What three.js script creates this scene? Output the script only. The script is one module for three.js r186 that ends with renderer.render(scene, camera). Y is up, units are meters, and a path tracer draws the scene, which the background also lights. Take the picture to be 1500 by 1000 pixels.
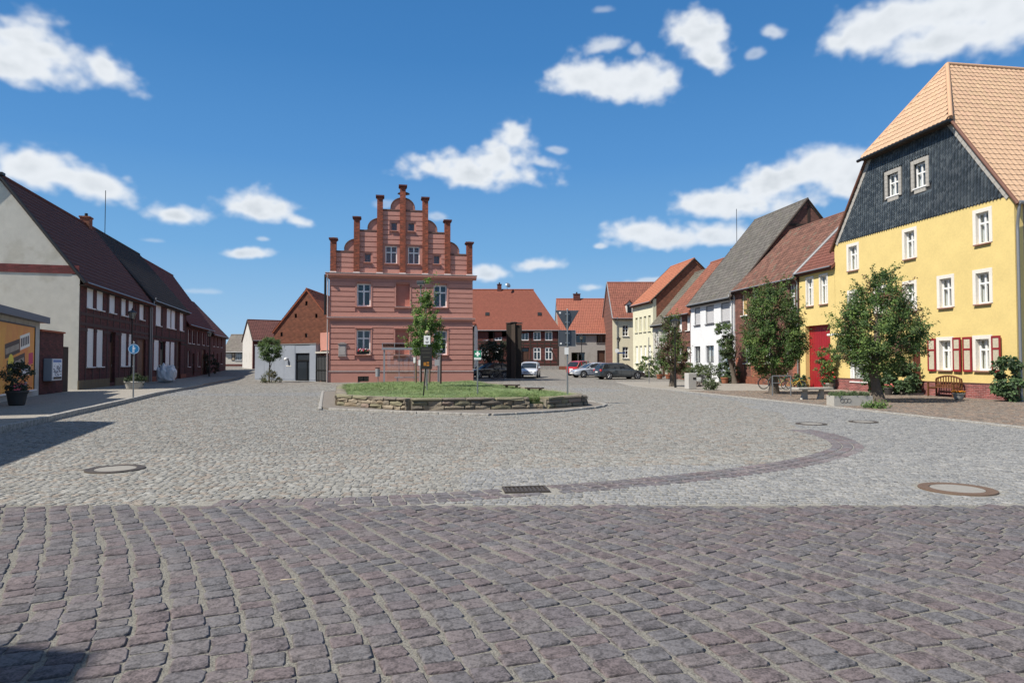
import * as THREE from 'three';
import { mergeGeometries, toCreasedNormals } from 'three/addons/utils/BufferGeometryUtils.js';
import { ImprovedNoise } from 'three/addons/math/ImprovedNoise.js';
import { RoundedBoxGeometry } from 'three/addons/geometries/RoundedBoxGeometry.js';

// ---------------------------------------------------------------- camera, sky, sun, exposure
const scene = new THREE.Scene();
const EYE = 1.6, F = 1000, PITCH = Math.atan(0.030);
const camera = new THREE.PerspectiveCamera(53.13, 1024 / 682, 0.1, 2000);
camera.position.set(0, EYE, 0);
camera.rotation.set(PITCH, 0, 0);
const renderer = new THREE.WebGLRenderer({ antialias: true });
renderer.toneMapping = THREE.LinearToneMapping;
renderer.toneMappingExposure = 1.38;   // exposed a little bright, as in the photograph
renderer.shadowMap.enabled = true;

const SUN_AZ = THREE.MathUtils.degToRad(60), SUN_EL = THREE.MathUtils.degToRad(51);   // azimuth: to the left of straight behind the camera
const sunDir = new THREE.Vector3(-Math.sin(SUN_AZ) * Math.cos(SUN_EL), Math.sin(SUN_EL), Math.cos(SUN_AZ) * Math.cos(SUN_EL));
const sun = new THREE.DirectionalLight(new THREE.Color().setRGB(1.0, 0.93, 0.83), 5.0);
sun.position.copy(sunDir).multiplyScalar(150); sun.position.z -= 40;
sun.target.position.set(0, 0, -40);
sun.castShadow = true; sun.shadow.mapSize.set(4096, 4096); sun.shadow.radius = 1;
Object.assign(sun.shadow.camera, { left: -90, right: 90, top: 90, bottom: -90, near: 1, far: 400 });
scene.add(sun, sun.target);

// ---------------------------------------------------------------- small tools
function rng(seed) { let a = seed >>> 0; return () => { a = (a + 0x6D2B79F5) >>> 0; let t = a; t = Math.imul(t ^ (t >>> 15), t | 1); t ^= t + Math.imul(t ^ (t >>> 7), t | 61); return ((t ^ (t >>> 14)) >>> 0) / 4294967296; }; }
const R = rng(77);
const rr = (a, b, r = R) => a + (b - a) * r();
const perlin = new ImprovedNoise();
const fbm = (x, y, z, o = 4) => { let s = 0, a = 0.5, f = 1; for (let i = 0; i < o; i++) { s += a * perlin.noise(x * f, y * f, z + i * 7.3); a *= 0.5; f *= 2.03; } return s; };
const clamp = (x, a = 0, b = 1) => Math.min(b, Math.max(a, x));
const smooth = (a, b, x) => { const t = clamp((x - a) / (b - a)); return t * t * (3 - 2 * t); };
const lerp = (a, b, t) => a + (b - a) * t;
const V = (x, y, z) => new THREE.Vector3(x, y, z);
// a pixel of the photograph as a direction
const cp = Math.cos(PITCH), sp = Math.sin(PITCH);
const ray = (px, py) => { const u = (px - 750) / F, v = (500 - py) / F; return V(u, v * cp + sp, v * sp - cp); };
const VIEW = V(0, EYE, 0);   // where the photograph was taken
const groundRise = (D) => D < 60 ? 0 : (D - 60) * 0.018;

// ---------------------------------------------------------------- sky: air and fair-weather clouds
{
  const W = 4096, H = 2048, data = new Float32Array(W * H * 4);
  const clouds = [];
  const addCloud = (px, py, rx, ry, tilt = 0, dens = 1) => {
    const c = ray(px, py).normalize();
    const r = V(0, 1, 0).cross(c).multiplyScalar(-1).normalize(), u = r.clone().cross(c).normalize();
    const th = Math.acos(clamp(c.dot(V(0, sp, -cp)), -1, 1)), k = Math.cos(th);
    clouds.push({ c, r, u, rx: rx / F * k * lerp(k, 1, 0.5), ry: ry / F * k, tilt, dens, seed: clouds.length * 3.7 });
  };
  [[70, 80, 95, 46, -0.28], [145, 100, 60, 28, -0.35], [10, 95, 60, 30, 0], [90, 262, 110, 32, -0.12], [45, 246, 45, 26, 0], [150, 275, 55, 18, -0.2], [250, 314, 54, 18, -0.06], [380, 308, 56, 25, -0.12], [440, 326, 28, 11, -0.1],
    [357, 371, 34, 9, 0.03], [695, 255, 106, 26, -0.08], [735, 235, 55, 30, 0.2], [752, 203, 26, 24, 0], [790, 238, 40, 11, -0.15, 0.7], [812, 219, 18, 7, -0.2, 0.5],
    [905, 122, 98, 32, -0.08], [860, 112, 50, 26, 0], [945, 118, 48, 32, 0], [882, 68, 40, 15, 0.12, 0.75], [932, 74, 12, 12, 0, 0.5],
    [1020, 55, 46, 40, -0.4], [1045, 88, 30, 28, -0.3], [1133, 47, 18, 11, -0.3, 0.7], [1107, 79, 13, 9, 0.2, 0.45],
    [1390, 22, 185, 42, 0.02], [1300, 40, 95, 34, 0.25], [1400, 60, 90, 30, -0.05], [1490, 30, 90, 50, 0],
    [1090, 302, 108, 24, -0.02], [1045, 296, 55, 20, 0], [1150, 262, 110, 26, 0.2], [1205, 246, 60, 36, 0.1], [1260, 262, 70, 30, 0],
    [965, 350, 90, 22, -0.04], [940, 338, 48, 20, 0], [1040, 345, 55, 18, -0.06], [878, 361, 12, 6, 0, 0.8], [718, 402, 34, 13, 0], [796, 388, 46, 12, 0.02], [868, 421, 20, 7, 0, 0.8], [955, 412, 34, 7, 0, 0.7], [935, 340, 30, 16, 0], [885, 15, 20, 6, 0, 0.35], [562, 300, 16, 7, 0, 0.3], [640, 318, 18, 8, 0, 0.45],
    [222, 352, 20, 4, 0, 0.3], [290, 427, 26, 4, 0, 0.35], [385, 350, 10, 4, 0, 0.5]].forEach((a) => addCloud(...a));
  // the same kind of clouds all the way round
  const rc = rng(4242);
  for (let i = 0; i < 70; i++) {
    const az = rc() * Math.PI * 2, el = 0.05 + Math.pow(rc(), 1.3) * 1.15;
    let d = Math.atan2(Math.sin(az), Math.cos(az));
    const s = rr(0.6, 1.5, rc), rx = rr(0.04, 0.1, rc) * (1 + 1.2 * el) * s, ry = rx * rr(0.25, 0.45, rc) * (1 + el * 0.8);
    if (Math.abs(d) < 0.78 && el < 0.62) continue;
    const c = V(Math.sin(az) * Math.cos(el), Math.sin(el), -Math.cos(az) * Math.cos(el));
    const r = V(0, 1, 0).cross(c).multiplyScalar(-1).normalize(), u = r.clone().cross(c).normalize();
    clouds.push({ c, r, u, rx, ry, tilt: rr(-0.15, 0.15, rc), dens: 1, seed: i * 5.1 + 300 });
  }
  for (const k of clouds) if (k.u.y < 0) k.u.multiplyScalar(-1);
  const colA = [[0, 0.42, 0.62, 0.81], [4, 0.30, 0.53, 0.79], [9, 0.18, 0.42, 0.74], [16, 0.102, 0.305, 0.65], [24, 0.062, 0.228, 0.54], [34, 0.043, 0.175, 0.45], [60, 0.03, 0.13, 0.36], [90, 0.026, 0.112, 0.32]];
  const air = (e) => { let i = 0; while (i < colA.length - 2 && e > colA[i + 1][0]) i++; const a = colA[i], b = colA[i + 1], t = clamp((e - a[0]) / (b[0] - a[0])); return [lerp(a[1], b[1], t), lerp(a[2], b[2], t), lerp(a[3], b[3], t)]; };
  // density and brightness are accumulated cloud by cloud over its own patch of sky
  const den = new Float32Array(W * H), lit = new Float32Array(W * H);
  for (const k of clouds) {
    const el = Math.asin(k.c.y), az = Math.atan2(k.c.z, k.c.x), R0 = Math.max(k.rx, k.ry) * 1.75;
    const y0 = Math.max(H / 2, Math.floor(((el - R0) / Math.PI + 0.5) * H)), y1 = Math.min(H - 1, Math.ceil(((el + R0) / Math.PI + 0.5) * H));
    const sx = Math.ceil(R0 / Math.max(0.12, Math.cos(Math.min(1.45, el + R0))) / (2 * Math.PI) * W), cx = Math.round((az / (2 * Math.PI) + 0.5) * W);
    for (let y = y0; y <= y1; y++) for (let q = cx - sx; q <= cx + sx; q++) {
      const x = ((q % W) + W) % W, e = ((y + 0.5) / H - 0.5) * Math.PI, a = ((x + 0.5) / W - 0.5) * 2 * Math.PI;
      const dx = Math.cos(e) * Math.cos(a), dy = Math.sin(e), dz = Math.cos(e) * Math.sin(a);
      const dc = dx * k.c.x + dy * k.c.y + dz * k.c.z; if (dc < 0.5) continue;
      let p = (dx * k.r.x + dy * k.r.y + dz * k.r.z) / dc, q2 = (dx * k.u.x + dy * k.u.y + dz * k.u.z) / dc;
      const pt = p * Math.cos(k.tilt) + q2 * Math.sin(k.tilt), qt = -p * Math.sin(k.tilt) + q2 * Math.cos(k.tilt);
      let b = qt / k.ry; b = b < 0 ? b * 1.35 : b; const A = pt / k.rx, rad = Math.sqrt(A * A + b * b);
      if (rad > 1.75) continue;
      const f1 = fbm(p * 15 + k.seed, q2 * 20 + k.seed, 1.3, 4), f2 = fbm(p * 48 + k.seed, q2 * 62, 5.1, 5);
      const d = 1.14 - rad + f1 * 1.0 + f2 * 0.62;
      const a2 = smooth(-0.08, 0.72, d) * (0.84 + 0.16 * smooth(0.3, 0.8, d)) * k.dens;
      if (a2 <= 0) continue;
      const o = y * W + x;
      const L = lerp(0.92, 0.70, smooth(0.4, 1.75, d + f2 * 0.25));   // thick cloud lets less light through than its thin rim
      lit[o] = (lit[o] * den[o] + L * a2) / (den[o] + a2); den[o] = 1 - (1 - den[o]) * (1 - a2);
    }
  }
  for (let y = 0; y < H; y++) {
    const e = ((y + 0.5) / H - 0.5) * 180, c = air(Math.max(0, e)), haze = smooth(14, 2, e) * 0.22;
    for (let x = 0; x < W; x++) {
      const o = y * W + x, d = Math.min(0.97, den[o]) * (1 - haze), L = lit[o];
      const b = 1 - L; // shaded cloud is a little bluer
      const S = 0.72; data[o * 4] = S * lerp(c[0], L * (0.955 - 0.16 * b), d); data[o * 4 + 1] = S * lerp(c[1], L * (0.985 - 0.04 * b), d); data[o * 4 + 2] = S * lerp(c[2], L * (1.02 + 0.06 * b), d); data[o * 4 + 3] = 1;
    }
  }
  const sky = new THREE.DataTexture(data, W, H, THREE.RGBAFormat, THREE.FloatType);
  sky.mapping = THREE.EquirectangularReflectionMapping; sky.magFilter = sky.minFilter = THREE.LinearFilter; sky.wrapS = THREE.RepeatWrapping; sky.needsUpdate = true;
  scene.background = sky; scene.environment = sky;
}

// ---------------------------------------------------------------- geometry tools
const taken = {};
function numbered(n) { const k = taken[n] = (taken[n] ?? -1) + 1; return k ? n + '_' + String(k).padStart(3, '0') : n; }
function metric(g) {          // uv in metres, from whichever axis a face points along most
  if (g.index) g = g.toNonIndexed();
  const p = g.attributes.position, n = p.count, uv = new Float32Array(n * 2);
  for (let i = 0; i < n; i += 3) {
    const ax = p.getX(i), ay = p.getY(i), az = p.getZ(i), bx = p.getX(i + 1) - ax, by = p.getY(i + 1) - ay, bz = p.getZ(i + 1) - az, cx = p.getX(i + 2) - ax, cy = p.getY(i + 2) - ay, cz = p.getZ(i + 2) - az;
    const nx = Math.abs(by * cz - bz * cy), ny = Math.abs(bz * cx - bx * cz), nz = Math.abs(bx * cy - by * cx);
    for (let j = i; j < i + 3; j++) {
      const x = p.getX(j), y = p.getY(j), z = p.getZ(j);
      if (nz >= nx && nz >= ny) { uv[j * 2] = x; uv[j * 2 + 1] = y; } else if (nx >= ny) { uv[j * 2] = z; uv[j * 2 + 1] = y; } else { uv[j * 2] = x; uv[j * 2 + 1] = z; }
    }
  }
  g.setAttribute('uv', new THREE.BufferAttribute(uv, 2));
  return g;
}
function clean(g, color) {    // only position, normal, uv (and colour), not indexed: ready to merge
  if (g.index) g = g.toNonIndexed();
  const out = new THREE.BufferGeometry();
  out.setAttribute('position', g.attributes.position);
  if (!g.attributes.normal) g.computeVertexNormals();
  out.setAttribute('normal', g.attributes.normal);
  out.setAttribute('uv', g.attributes.uv ?? new THREE.BufferAttribute(new Float32Array(g.attributes.position.count * 2), 2));
  if (color) { const c = new Float32Array(g.attributes.position.count * 3); for (let i = 0; i < c.length; i += 3) c.set(color, i); out.setAttribute('color', new THREE.BufferAttribute(c, 3)); } else if (g.attributes.color) out.setAttribute('color', g.attributes.color);
  return out;
}
const merge = (list) => list.length === 1 ? list[0] : mergeGeometries(list.map((g) => clean(g)));
function box(w, h, d, x = 0, y = 0, z = 0, ry = 0, rx = 0, rz = 0) {   // centred at x, y, z
  const g = new THREE.BoxGeometry(w, h, d); if (rx) g.rotateX(rx); if (rz) g.rotateZ(rz); if (ry) g.rotateY(ry); g.translate(x, y, z); return g;
}
const span = (x0, x1, y0, y1, z0, z1) => box(x1 - x0, y1 - y0, z1 - z0, (x0 + x1) / 2, (y0 + y1) / 2, (z0 + z1) / 2);
function bar(a, b, r, seg = 8, r2 = r) {
  const A = a.isVector3 ? a : V(...a), B = b.isVector3 ? b : V(...b), L = A.distanceTo(B), g = new THREE.CylinderGeometry(r2, r, L, seg, 1);
  g.applyQuaternion(new THREE.Quaternion().setFromUnitVectors(V(0, 1, 0), B.clone().sub(A).normalize())); const m = A.clone().add(B).multiplyScalar(0.5); g.translate(m.x, m.y, m.z); return g;
}
const tube = (pts, r, seg = 16, rs = 6, closed = false) => new THREE.TubeGeometry(new THREE.CatmullRomCurve3(pts.map((p) => V(...p)), closed), seg, r, rs, closed);
function mesh(name, geo, mat, parent = null) {
  let g = Array.isArray(geo) ? merge(geo) : geo;
  if (mat.userData.metric && !g.userData.metric) { g = metric(g); g.userData.metric = true; }
  const m = new THREE.Mesh(g, mat); m.castShadow = m.receiveShadow = true; m.name = parent && parent !== scene ? name : numbered(name); (parent ?? scene).add(m); return m;
}
function group(name, parent) { const g = new THREE.Group(); g.name = name; parent.add(g); return g; }
function thing(name, label, category, [X, D, y = null] = [0, 0, 0], turn = 0, grp = null) {
  const o = new THREE.Group(); o.name = numbered(name); scene.add(o); o.position.set(X, y ?? groundRise(D), -D); o.rotation.y = turn; o.userData = { label, category }; if (grp) o.userData.group = grp; return o;
}
function tag(o, label, category, grp) { o.userData.label = label; o.userData.category = category; if (grp) o.userData.group = grp; return o; }
const structure = (o) => { o.userData.kind = 'structure'; return o; };
const stuff = (o, label, category) => { o.userData.kind = 'stuff'; if (label) { o.userData.label = label; o.userData.category = category; } return o; };
function shapeOf(pts, holes = []) { const s = new THREE.Shape(pts.map((p) => new THREE.Vector2(...p))); for (const h of holes) s.holes.push(new THREE.Path(h.map((p) => new THREE.Vector2(...p)))); return s; }
const extrude = (pts, depth, holes = []) => new THREE.ExtrudeGeometry(shapeOf(pts, holes), { depth, bevelEnabled: false, curveSegments: 6 });
const rectHole = (r) => [[r.x0, r.y0], [r.x0, r.y1], [r.x1, r.y1], [r.x1, r.y0]];

// ---------------------------------------------------------------- textures (grain, stains, weave, print)
function tex(size, fn, srgb = true, sizeY = size) {
  const d = new Uint8Array(size * sizeY * 4);
  for (let y = 0; y < sizeY; y++) for (let x = 0; x < size; x++) { const c = fn(x / size, y / sizeY, x, y); const o = (y * size + x) * 4; d[o] = clamp(c[0]) * 255; d[o + 1] = clamp(c[1]) * 255; d[o + 2] = clamp(c[2]) * 255; d[o + 3] = 255; }
  const t = new THREE.DataTexture(d, size, sizeY); t.wrapS = t.wrapT = THREE.RepeatWrapping; t.magFilter = THREE.LinearFilter; t.minFilter = THREE.LinearMipmapLinearFilter; t.generateMipmaps = true;
  if (srgb) t.colorSpace = THREE.SRGBColorSpace; t.needsUpdate = true; return t;
}
const hash = (x, y, s = 0) => { let h = Math.imul(x | 0, 374761393) ^ Math.imul(y | 0, 668265263) ^ Math.imul(s | 0, 2147483647 - 77); h = Math.imul(h ^ (h >>> 13), 1274126177); h ^= h >>> 16; return (h >>> 0) / 4294967296; };
function pn(u, v, per, s) { const x = u * per, y = v * per, xi = Math.floor(x), yi = Math.floor(y), fx = x - xi, fy = y - yi, a = fx * fx * (3 - 2 * fx), b = fy * fy * (3 - 2 * fy), m = (i) => ((i % per) + per) % per; return lerp(lerp(hash(m(xi), m(yi), s), hash(m(xi + 1), m(yi), s), a), lerp(hash(m(xi), m(yi + 1), s), hash(m(xi + 1), m(yi + 1), s), a), b); }
const pf = (u, v, per, s, o = 4) => { let t = 0, a = 0.5, n = 0; for (let i = 0; i < o; i++) { t += a * pn(u, v, per << i, s + i); n += a; a *= 0.55; } return t / n; };
const grey = (g) => [g, g, g];
const T = {};
T.mottle = tex(512, (u, v) => grey(0.90 + 0.20 * (pf(u, v, 4, 1, 6) - 0.45) + 0.10 * (pf(u, v, 64, 9, 2) - 0.5)), false);
T.stain = tex(512, (u, v) => { const a = pf(u, v, 3, 31, 6), s = smooth(0.52, 0.66, a), g = 0.92 + 0.16 * (pf(u, v, 16, 5, 4) - 0.5) - 0.12 * s; return [g, g * (1 - 0.01 * s), g * (1 - 0.04 * s)]; }, false);
T.grain = tex(512, (u, v) => grey(0.88 + 0.30 * (pf(u, v, 32, 3, 4) - 0.5) + 0.18 * (pf(u, v, 6, 8, 3) - 0.5)), false);
T.grainBump = tex(512, (u, v) => grey(pf(u, v, 24, 13, 5)), false);
T.rockBump = tex(512, (u, v) => grey(0.5 * pf(u, v, 8, 23, 5) + 0.5 * (1 - Math.abs(2 * pf(u, v, 12, 27, 4) - 1))), false);
T.stone = tex(512, (u, v) => { const a = pf(u, v, 10, 41, 5), b = pf(u, v, 48, 43, 3), vein = smooth(0.06, 0.0, Math.abs(pf(u, v, 7, 47, 4) - 0.5)); const g = 0.72 + 1.15 * (a - 0.5) + 0.85 * (b - 0.5) + 0.3 * vein; return [g, g * 0.985, g * 0.975]; }, false);
T.sand = tex(512, (u, v) => { const g = 0.82 + 0.95 * (pf(u, v, 110, 51, 3) - 0.5) + 0.24 * (pf(u, v, 9, 53, 4) - 0.5); return [g, g * 0.985, g * 0.95]; }, false);
T.wood = tex(512, (u, v) => { const w = pf(u * 1, v, 4, 61, 3) * 0.3; const g = 0.72 + 0.34 * (pn(u + w * 0.05, v * 0.02, 96, 63) - 0.5) + 0.2 * (pf(u, v * 0.2, 16, 65, 3) - 0.5); return [g + 0.12, (g + 0.12) * 0.96, (g + 0.12) * 0.92]; }, false);
// brickwork seen from far off: 1 m x 1 m, 4 x 13 bricks
function brickTex(c1, c2, mortar, seed, var_ = 0.25) {
  return tex(512, (u, v) => {
    const rows = 13, y = v * rows, r = Math.floor(y), fy = y - r, x = u * 4 + (r % 2 ? 0.5 : 0), i = Math.floor(x), fx = x - i, k = ((i % 4) + 4) % 4;
    const jx = Math.min(fx, 1 - fx) * 0.25, jy = Math.min(fy, 1 - fy) * 0.0769, e = smooth(0.003, 0.008, Math.min(jx, jy));
    const h = hash(k, r, seed), n = 1 + var_ * (hash(k, r, seed + 5) - 0.5) + 0.24 * (pf(u, v, 32, seed + 2, 3) - 0.5), big = 1 + 0.2 * (pf(u, v, 2, seed + 3, 3) - 0.5);
    return [0, 1, 2].map((q) => lerp(mortar[q], lerp(c1[q], c2[q], h) * n, e) * big);
  });
}
T.brickBump = tex(512, (u, v) => { const rows = 13, y = v * rows, r = Math.floor(y), fy = y - r, x = u * 4 + (r % 2 ? 0.5 : 0), i = Math.floor(x), fx = x - i; return grey(smooth(0.002, 0.008, Math.min(Math.min(fx, 1 - fx) * 0.25, Math.min(fy, 1 - fy) * 0.0769)) * (0.7 + 0.3 * hash(((i % 4) + 4) % 4, r, 3))); }, false);
// far paving: setts too small to tell apart, 3 m x 3 m
T.paving = tex(1024, (u, v) => {
  const n = 20, y = v * n, r = Math.floor(y), fy = y - r, x = u * n + hash(r, 0, 91) * 0.9, i = Math.floor(x), fx = x - i, k = ((i % n) + n) % n;
  const e = smooth(0.02, 0.13, Math.min(fx, 1 - fx, fy, 1 - fy)), g = 0.70 + 0.30 * (hash(k, r, 92) - 0.5) + 0.14 * (pf(u, v, 64, 93, 2) - 0.5) + 0.12 * (pf(u, v, 3, 94, 3) - 0.5), warm = hash(k, r, 95) > 0.9 ? 1.08 : 1;
  return [lerp(0.60, g, e) * warm, lerp(0.585, g, e), lerp(0.54, g * 0.985, e)];
});

const lib = {};
function mat(key, opts) { if (lib[key]) return lib[key]; const { metric: me = true, rep, ...o } = opts; if (!/glass|headlight|tail_light/.test(key)) o.color = o.color.clone().multiplyScalar(0.77); const m = (o.transmission !== undefined || o.clearcoat !== undefined || o.sheen !== undefined) ? new THREE.MeshPhysicalMaterial(o) : new THREE.MeshStandardMaterial(o); m.userData.metric = me; m.name = key; return lib[key] = m; }
const lin = (r, g, b) => new THREE.Color().setRGB(r, g, b);
const repeated = {};
function rep(t, size) { const k = t.uuid + size; if (repeated[k]) return repeated[k]; const c = t.clone(); c.repeat.set(1 / size, 1 / size); c.needsUpdate = true; return repeated[k] = c; }
const plaster = (key, c, t = T.mottle, s = 2.6) => lib[key] ?? mat(key, { color: lin(...c), map: rep(t, s), bumpMap: rep(T.grainBump, 0.7), bumpScale: 0.004, roughness: 0.92 });
const paint = (key, c, rough = 0.5) => lib[key] ?? mat(key, { color: lin(...c), roughness: rough, map: rep(T.grain, 1.7), bumpMap: rep(T.grainBump, 0.9), bumpScale: 0.0015 });
const flat = (key, c, rough = 0.6, metalness = 0) => lib[key] ?? mat(key, { color: lin(...c), roughness: rough, metalness });
const brickwork = (key, c1, c2, mortar, seed, v) => lib[key] ?? mat(key, { color: lin(1, 1, 1), map: brickTex(c1, c2, mortar, seed, v), bumpMap: T.brickBump, bumpScale: 0.007, roughness: 0.93 });
const M = {
  sand: mat('joint_sand', { color: lin(0.262, 0.254, 0.228), map: rep(T.sand, 1.0), bumpMap: rep(T.grainBump, 0.25), bumpScale: 0.01, roughness: 1 }),
  settSand: mat('sett_joint_sand', { color: lin(0.36, 0.352, 0.322), map: rep(T.sand, 1.0), bumpMap: rep(T.grainBump, 0.25), bumpScale: 0.006, roughness: 1 }),
  paving: mat('far_setts', { color: lin(0.50, 0.485, 0.455), map: rep(T.paving, 3.1), roughness: 0.95, bumpMap: rep(T.paving, 3.1), bumpScale: 0.012 }),
  pavement: mat('pavement_grit', { color: lin(0.40, 0.375, 0.335), map: rep(T.sand, 2.1), bumpMap: rep(T.rockBump, 0.5), bumpScale: 0.02, roughness: 1 }),
  granite: mat('granite', { color: lin(0.44, 0.43, 0.40), map: rep(T.stone, 0.8), bumpMap: rep(T.rockBump, 0.4), bumpScale: 0.008, roughness: 0.9 }),
  concrete: mat('concrete', { color: lin(0.52, 0.50, 0.45), map: rep(T.stain, 1.1), bumpMap: rep(T.grainBump, 0.3), bumpScale: 0.003, roughness: 0.95 }),
  iron: mat('cast_iron', { color: lin(0.12, 0.10, 0.085), map: rep(T.grain, 0.4), bumpMap: rep(T.rockBump, 0.1), bumpScale: 0.004, roughness: 0.6, metalness: 0.4 }),
  darkMetal: flat('dark_metal', [0.02, 0.021, 0.022], 0.45, 0.3),
  galv: flat('galvanised', [0.40, 0.42, 0.43], 0.42, 0.75),
  zinc: flat('zinc', [0.33, 0.34, 0.35], 0.5, 0.5),
  white: flat('white_frame', [0.98, 0.98, 0.96], 0.45),
  offwhite: plaster('white_surround', [0.97, 0.93, 0.84]),
  glass: mat('window_glass', { color: lin(0.95, 0.97, 0.97), transmission: 1, thickness: 0, roughness: 0.02, ior: 1.5, metric: false }),
  dark: flat('dark_room', [0.02, 0.02, 0.022], 0.95),
  darkGlass: mat('dark_glass', { color: lin(0.022, 0.028, 0.035), roughness: 0.05, metric: false }),
  curtain: mat('curtain', { color: lin(0.95, 0.95, 0.93), roughness: 0.95, transmission: 0.25, thickness: 0, metric: false }),
  timber: mat('old_timber', { color: lin(0.055, 0.038, 0.030), map: rep(T.wood, 0.9), roughness: 0.9 }),
  brownWood: mat('brown_wood', { color: lin(0.20, 0.085, 0.035), map: rep(T.wood, 0.8), roughness: 0.55 }),
  doorBrown: mat('door_brown', { color: lin(0.10, 0.045, 0.025), map: rep(T.wood, 0.7), roughness: 0.6 }),
};
// a facade: left and right end as its viewer sees them, in metres to the side and away
class Facade {
  constructor(ax, aD, bx, bD, base = null) {
    this.a = [ax, aD]; this.W = Math.hypot(bx - ax, bD - aD); this.dir = V((bx - ax) / this.W, 0, -(bD - aD) / this.W);
    this.turn = Math.atan2(-this.dir.z, this.dir.x); this.base = base ?? groundRise((aD + bD) / 2); this.o = V(ax, this.base, -aD); this.n = V(Math.sin(this.turn), 0, Math.cos(this.turn));
  }
  hit(px, py, off = 0) { const d = ray(px, py), o = this.o.clone().addScaledVector(this.n, off), t = o.clone().sub(VIEW).dot(this.n) / d.dot(this.n), p = VIEW.clone().addScaledVector(d, t).sub(this.o); return { x: p.dot(this.dir), y: p.y }; }
  rect(px0, py0, px1, py1) { const l = this.hit(px0, (py0 + py1) / 2).x, r = this.hit(px1, (py0 + py1) / 2).x, m = (px0 + px1) / 2; return { x0: Math.min(l, r), x1: Math.max(l, r), y0: this.hit(m, py1).y, y1: this.hit(m, py0).y }; }
  world(x, y, z = 0) { return this.o.clone().addScaledVector(this.dir, x).addScaledVector(this.n, z).add(V(0, y, 0)); }
}
// ================================================================ THE GROUND
const leftKerb = [[-5.4, -8], [-7.2, 0], [-9.6, 9], [-11.4, 15.2], [-12.75, 19.5], [-14.1, 23.9], [-15.6, 28.6], [-17.1, 33.3], [-20.3, 45], [-25.0, 62], [-31.5, 85]];
const rightKerb = [[14.6, -6], [13.2, 8], [12.45, 15], [12.1, 17.4], [11.6, 21.3], [10.9, 26], [10.2, 30.8], [8.6, 40.4], [7.9, 46], [8.2, 54]];
const islandKerb = [[-9.85, 35.8], [-6.55, 23.6], [-6.1, 22.75], [-0.83, 20.35], [1.36, 21.75], [2.75, 23.4], [3.25, 24.6], [3.2, 26.2], [-1.2, 44.4], [-2.6, 45.0]];
const gutter = [[-3.4, 7.66], [-2.1, 7.78], [-1.2, 7.97], [-0.04, 8.38], [1.06, 8.8], [2.35, 9.41], [3.5, 10.1], [4.7, 11.0], [5.7, 12.0], [6.3, 12.85], [6.65, 13.8], [6.85, 14.9], [6.8, 16.2]];
const manholes = [[-5.9, 10.2, 0.40], [5.58, 8.6, 0.43], [9.35, 18.2, 0.36], [7.7, 17.6, 0.38]];
const drainAt = [0.17, 8.56];
function inside(poly, x, y) { let c = false; for (let i = 0, j = poly.length - 1; i < poly.length; j = i++) { const [a, b] = poly[i], [d, e] = poly[j]; if ((b > y) !== (e > y) && x < (d - a) * (y - b) / (e - b) + a) c = !c; } return c; }
function nearPath(path, x, y) { let m = 1e9; for (let i = 0; i + 1 < path.length; i++) { const [a, b] = path[i], [c, d] = path[i + 1], ux = c - a, uy = d - b, t = clamp(((x - a) * ux + (y - b) * uy) / (ux * ux + uy * uy)); m = Math.min(m, Math.hypot(x - a - t * ux, y - b - t * uy)); } return m; }
const atD = (path, D) => { let i = 0; while (i < path.length - 2 && D > path[i + 1][1]) i++; const [a, b] = path[i], [c, d] = path[i + 1]; return lerp(a, c, (D - b) / (d - b)); };
function sheet(name, x0, x1, Ds, y, m) {   // follows the gentle rise at the far side of the square
  const pos = [], idx = [], xs = 40;
  for (const D of Ds) for (let i = 0; i <= xs; i++) pos.push(lerp(x0, x1, i / xs), y + groundRise(D), -D);
  for (let j = 0; j + 1 < Ds.length; j++) for (let i = 0; i < xs; i++) { const a = j * (xs + 1) + i, b = a + xs + 1; idx.push(a, a + 1, b, a + 1, b + 1, b); }
  const g = new THREE.BufferGeometry(); g.setAttribute('position', new THREE.Float32BufferAttribute(pos, 3)); g.setIndex(idx); g.computeVertexNormals();
  return structure(mesh(name, g, m));
}
sheet('ground', -260, 260, [-120, 0, 30, 60, 70, 80, 100, 140, 200, 320], -0.03, M.pavement);
const road = sheet('cobbled_road', -40, 40, [-14, 0, 7.64], 0.003, M.sand);
const square = sheet('market_square', -34, 26, [7.64, 20, 34, 47], 0.002, M.settSand);
sheet('street_paving', -70, 60, [47, 60, 70, 80, 100, 150, 200], 0.004, M.paving);

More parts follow.
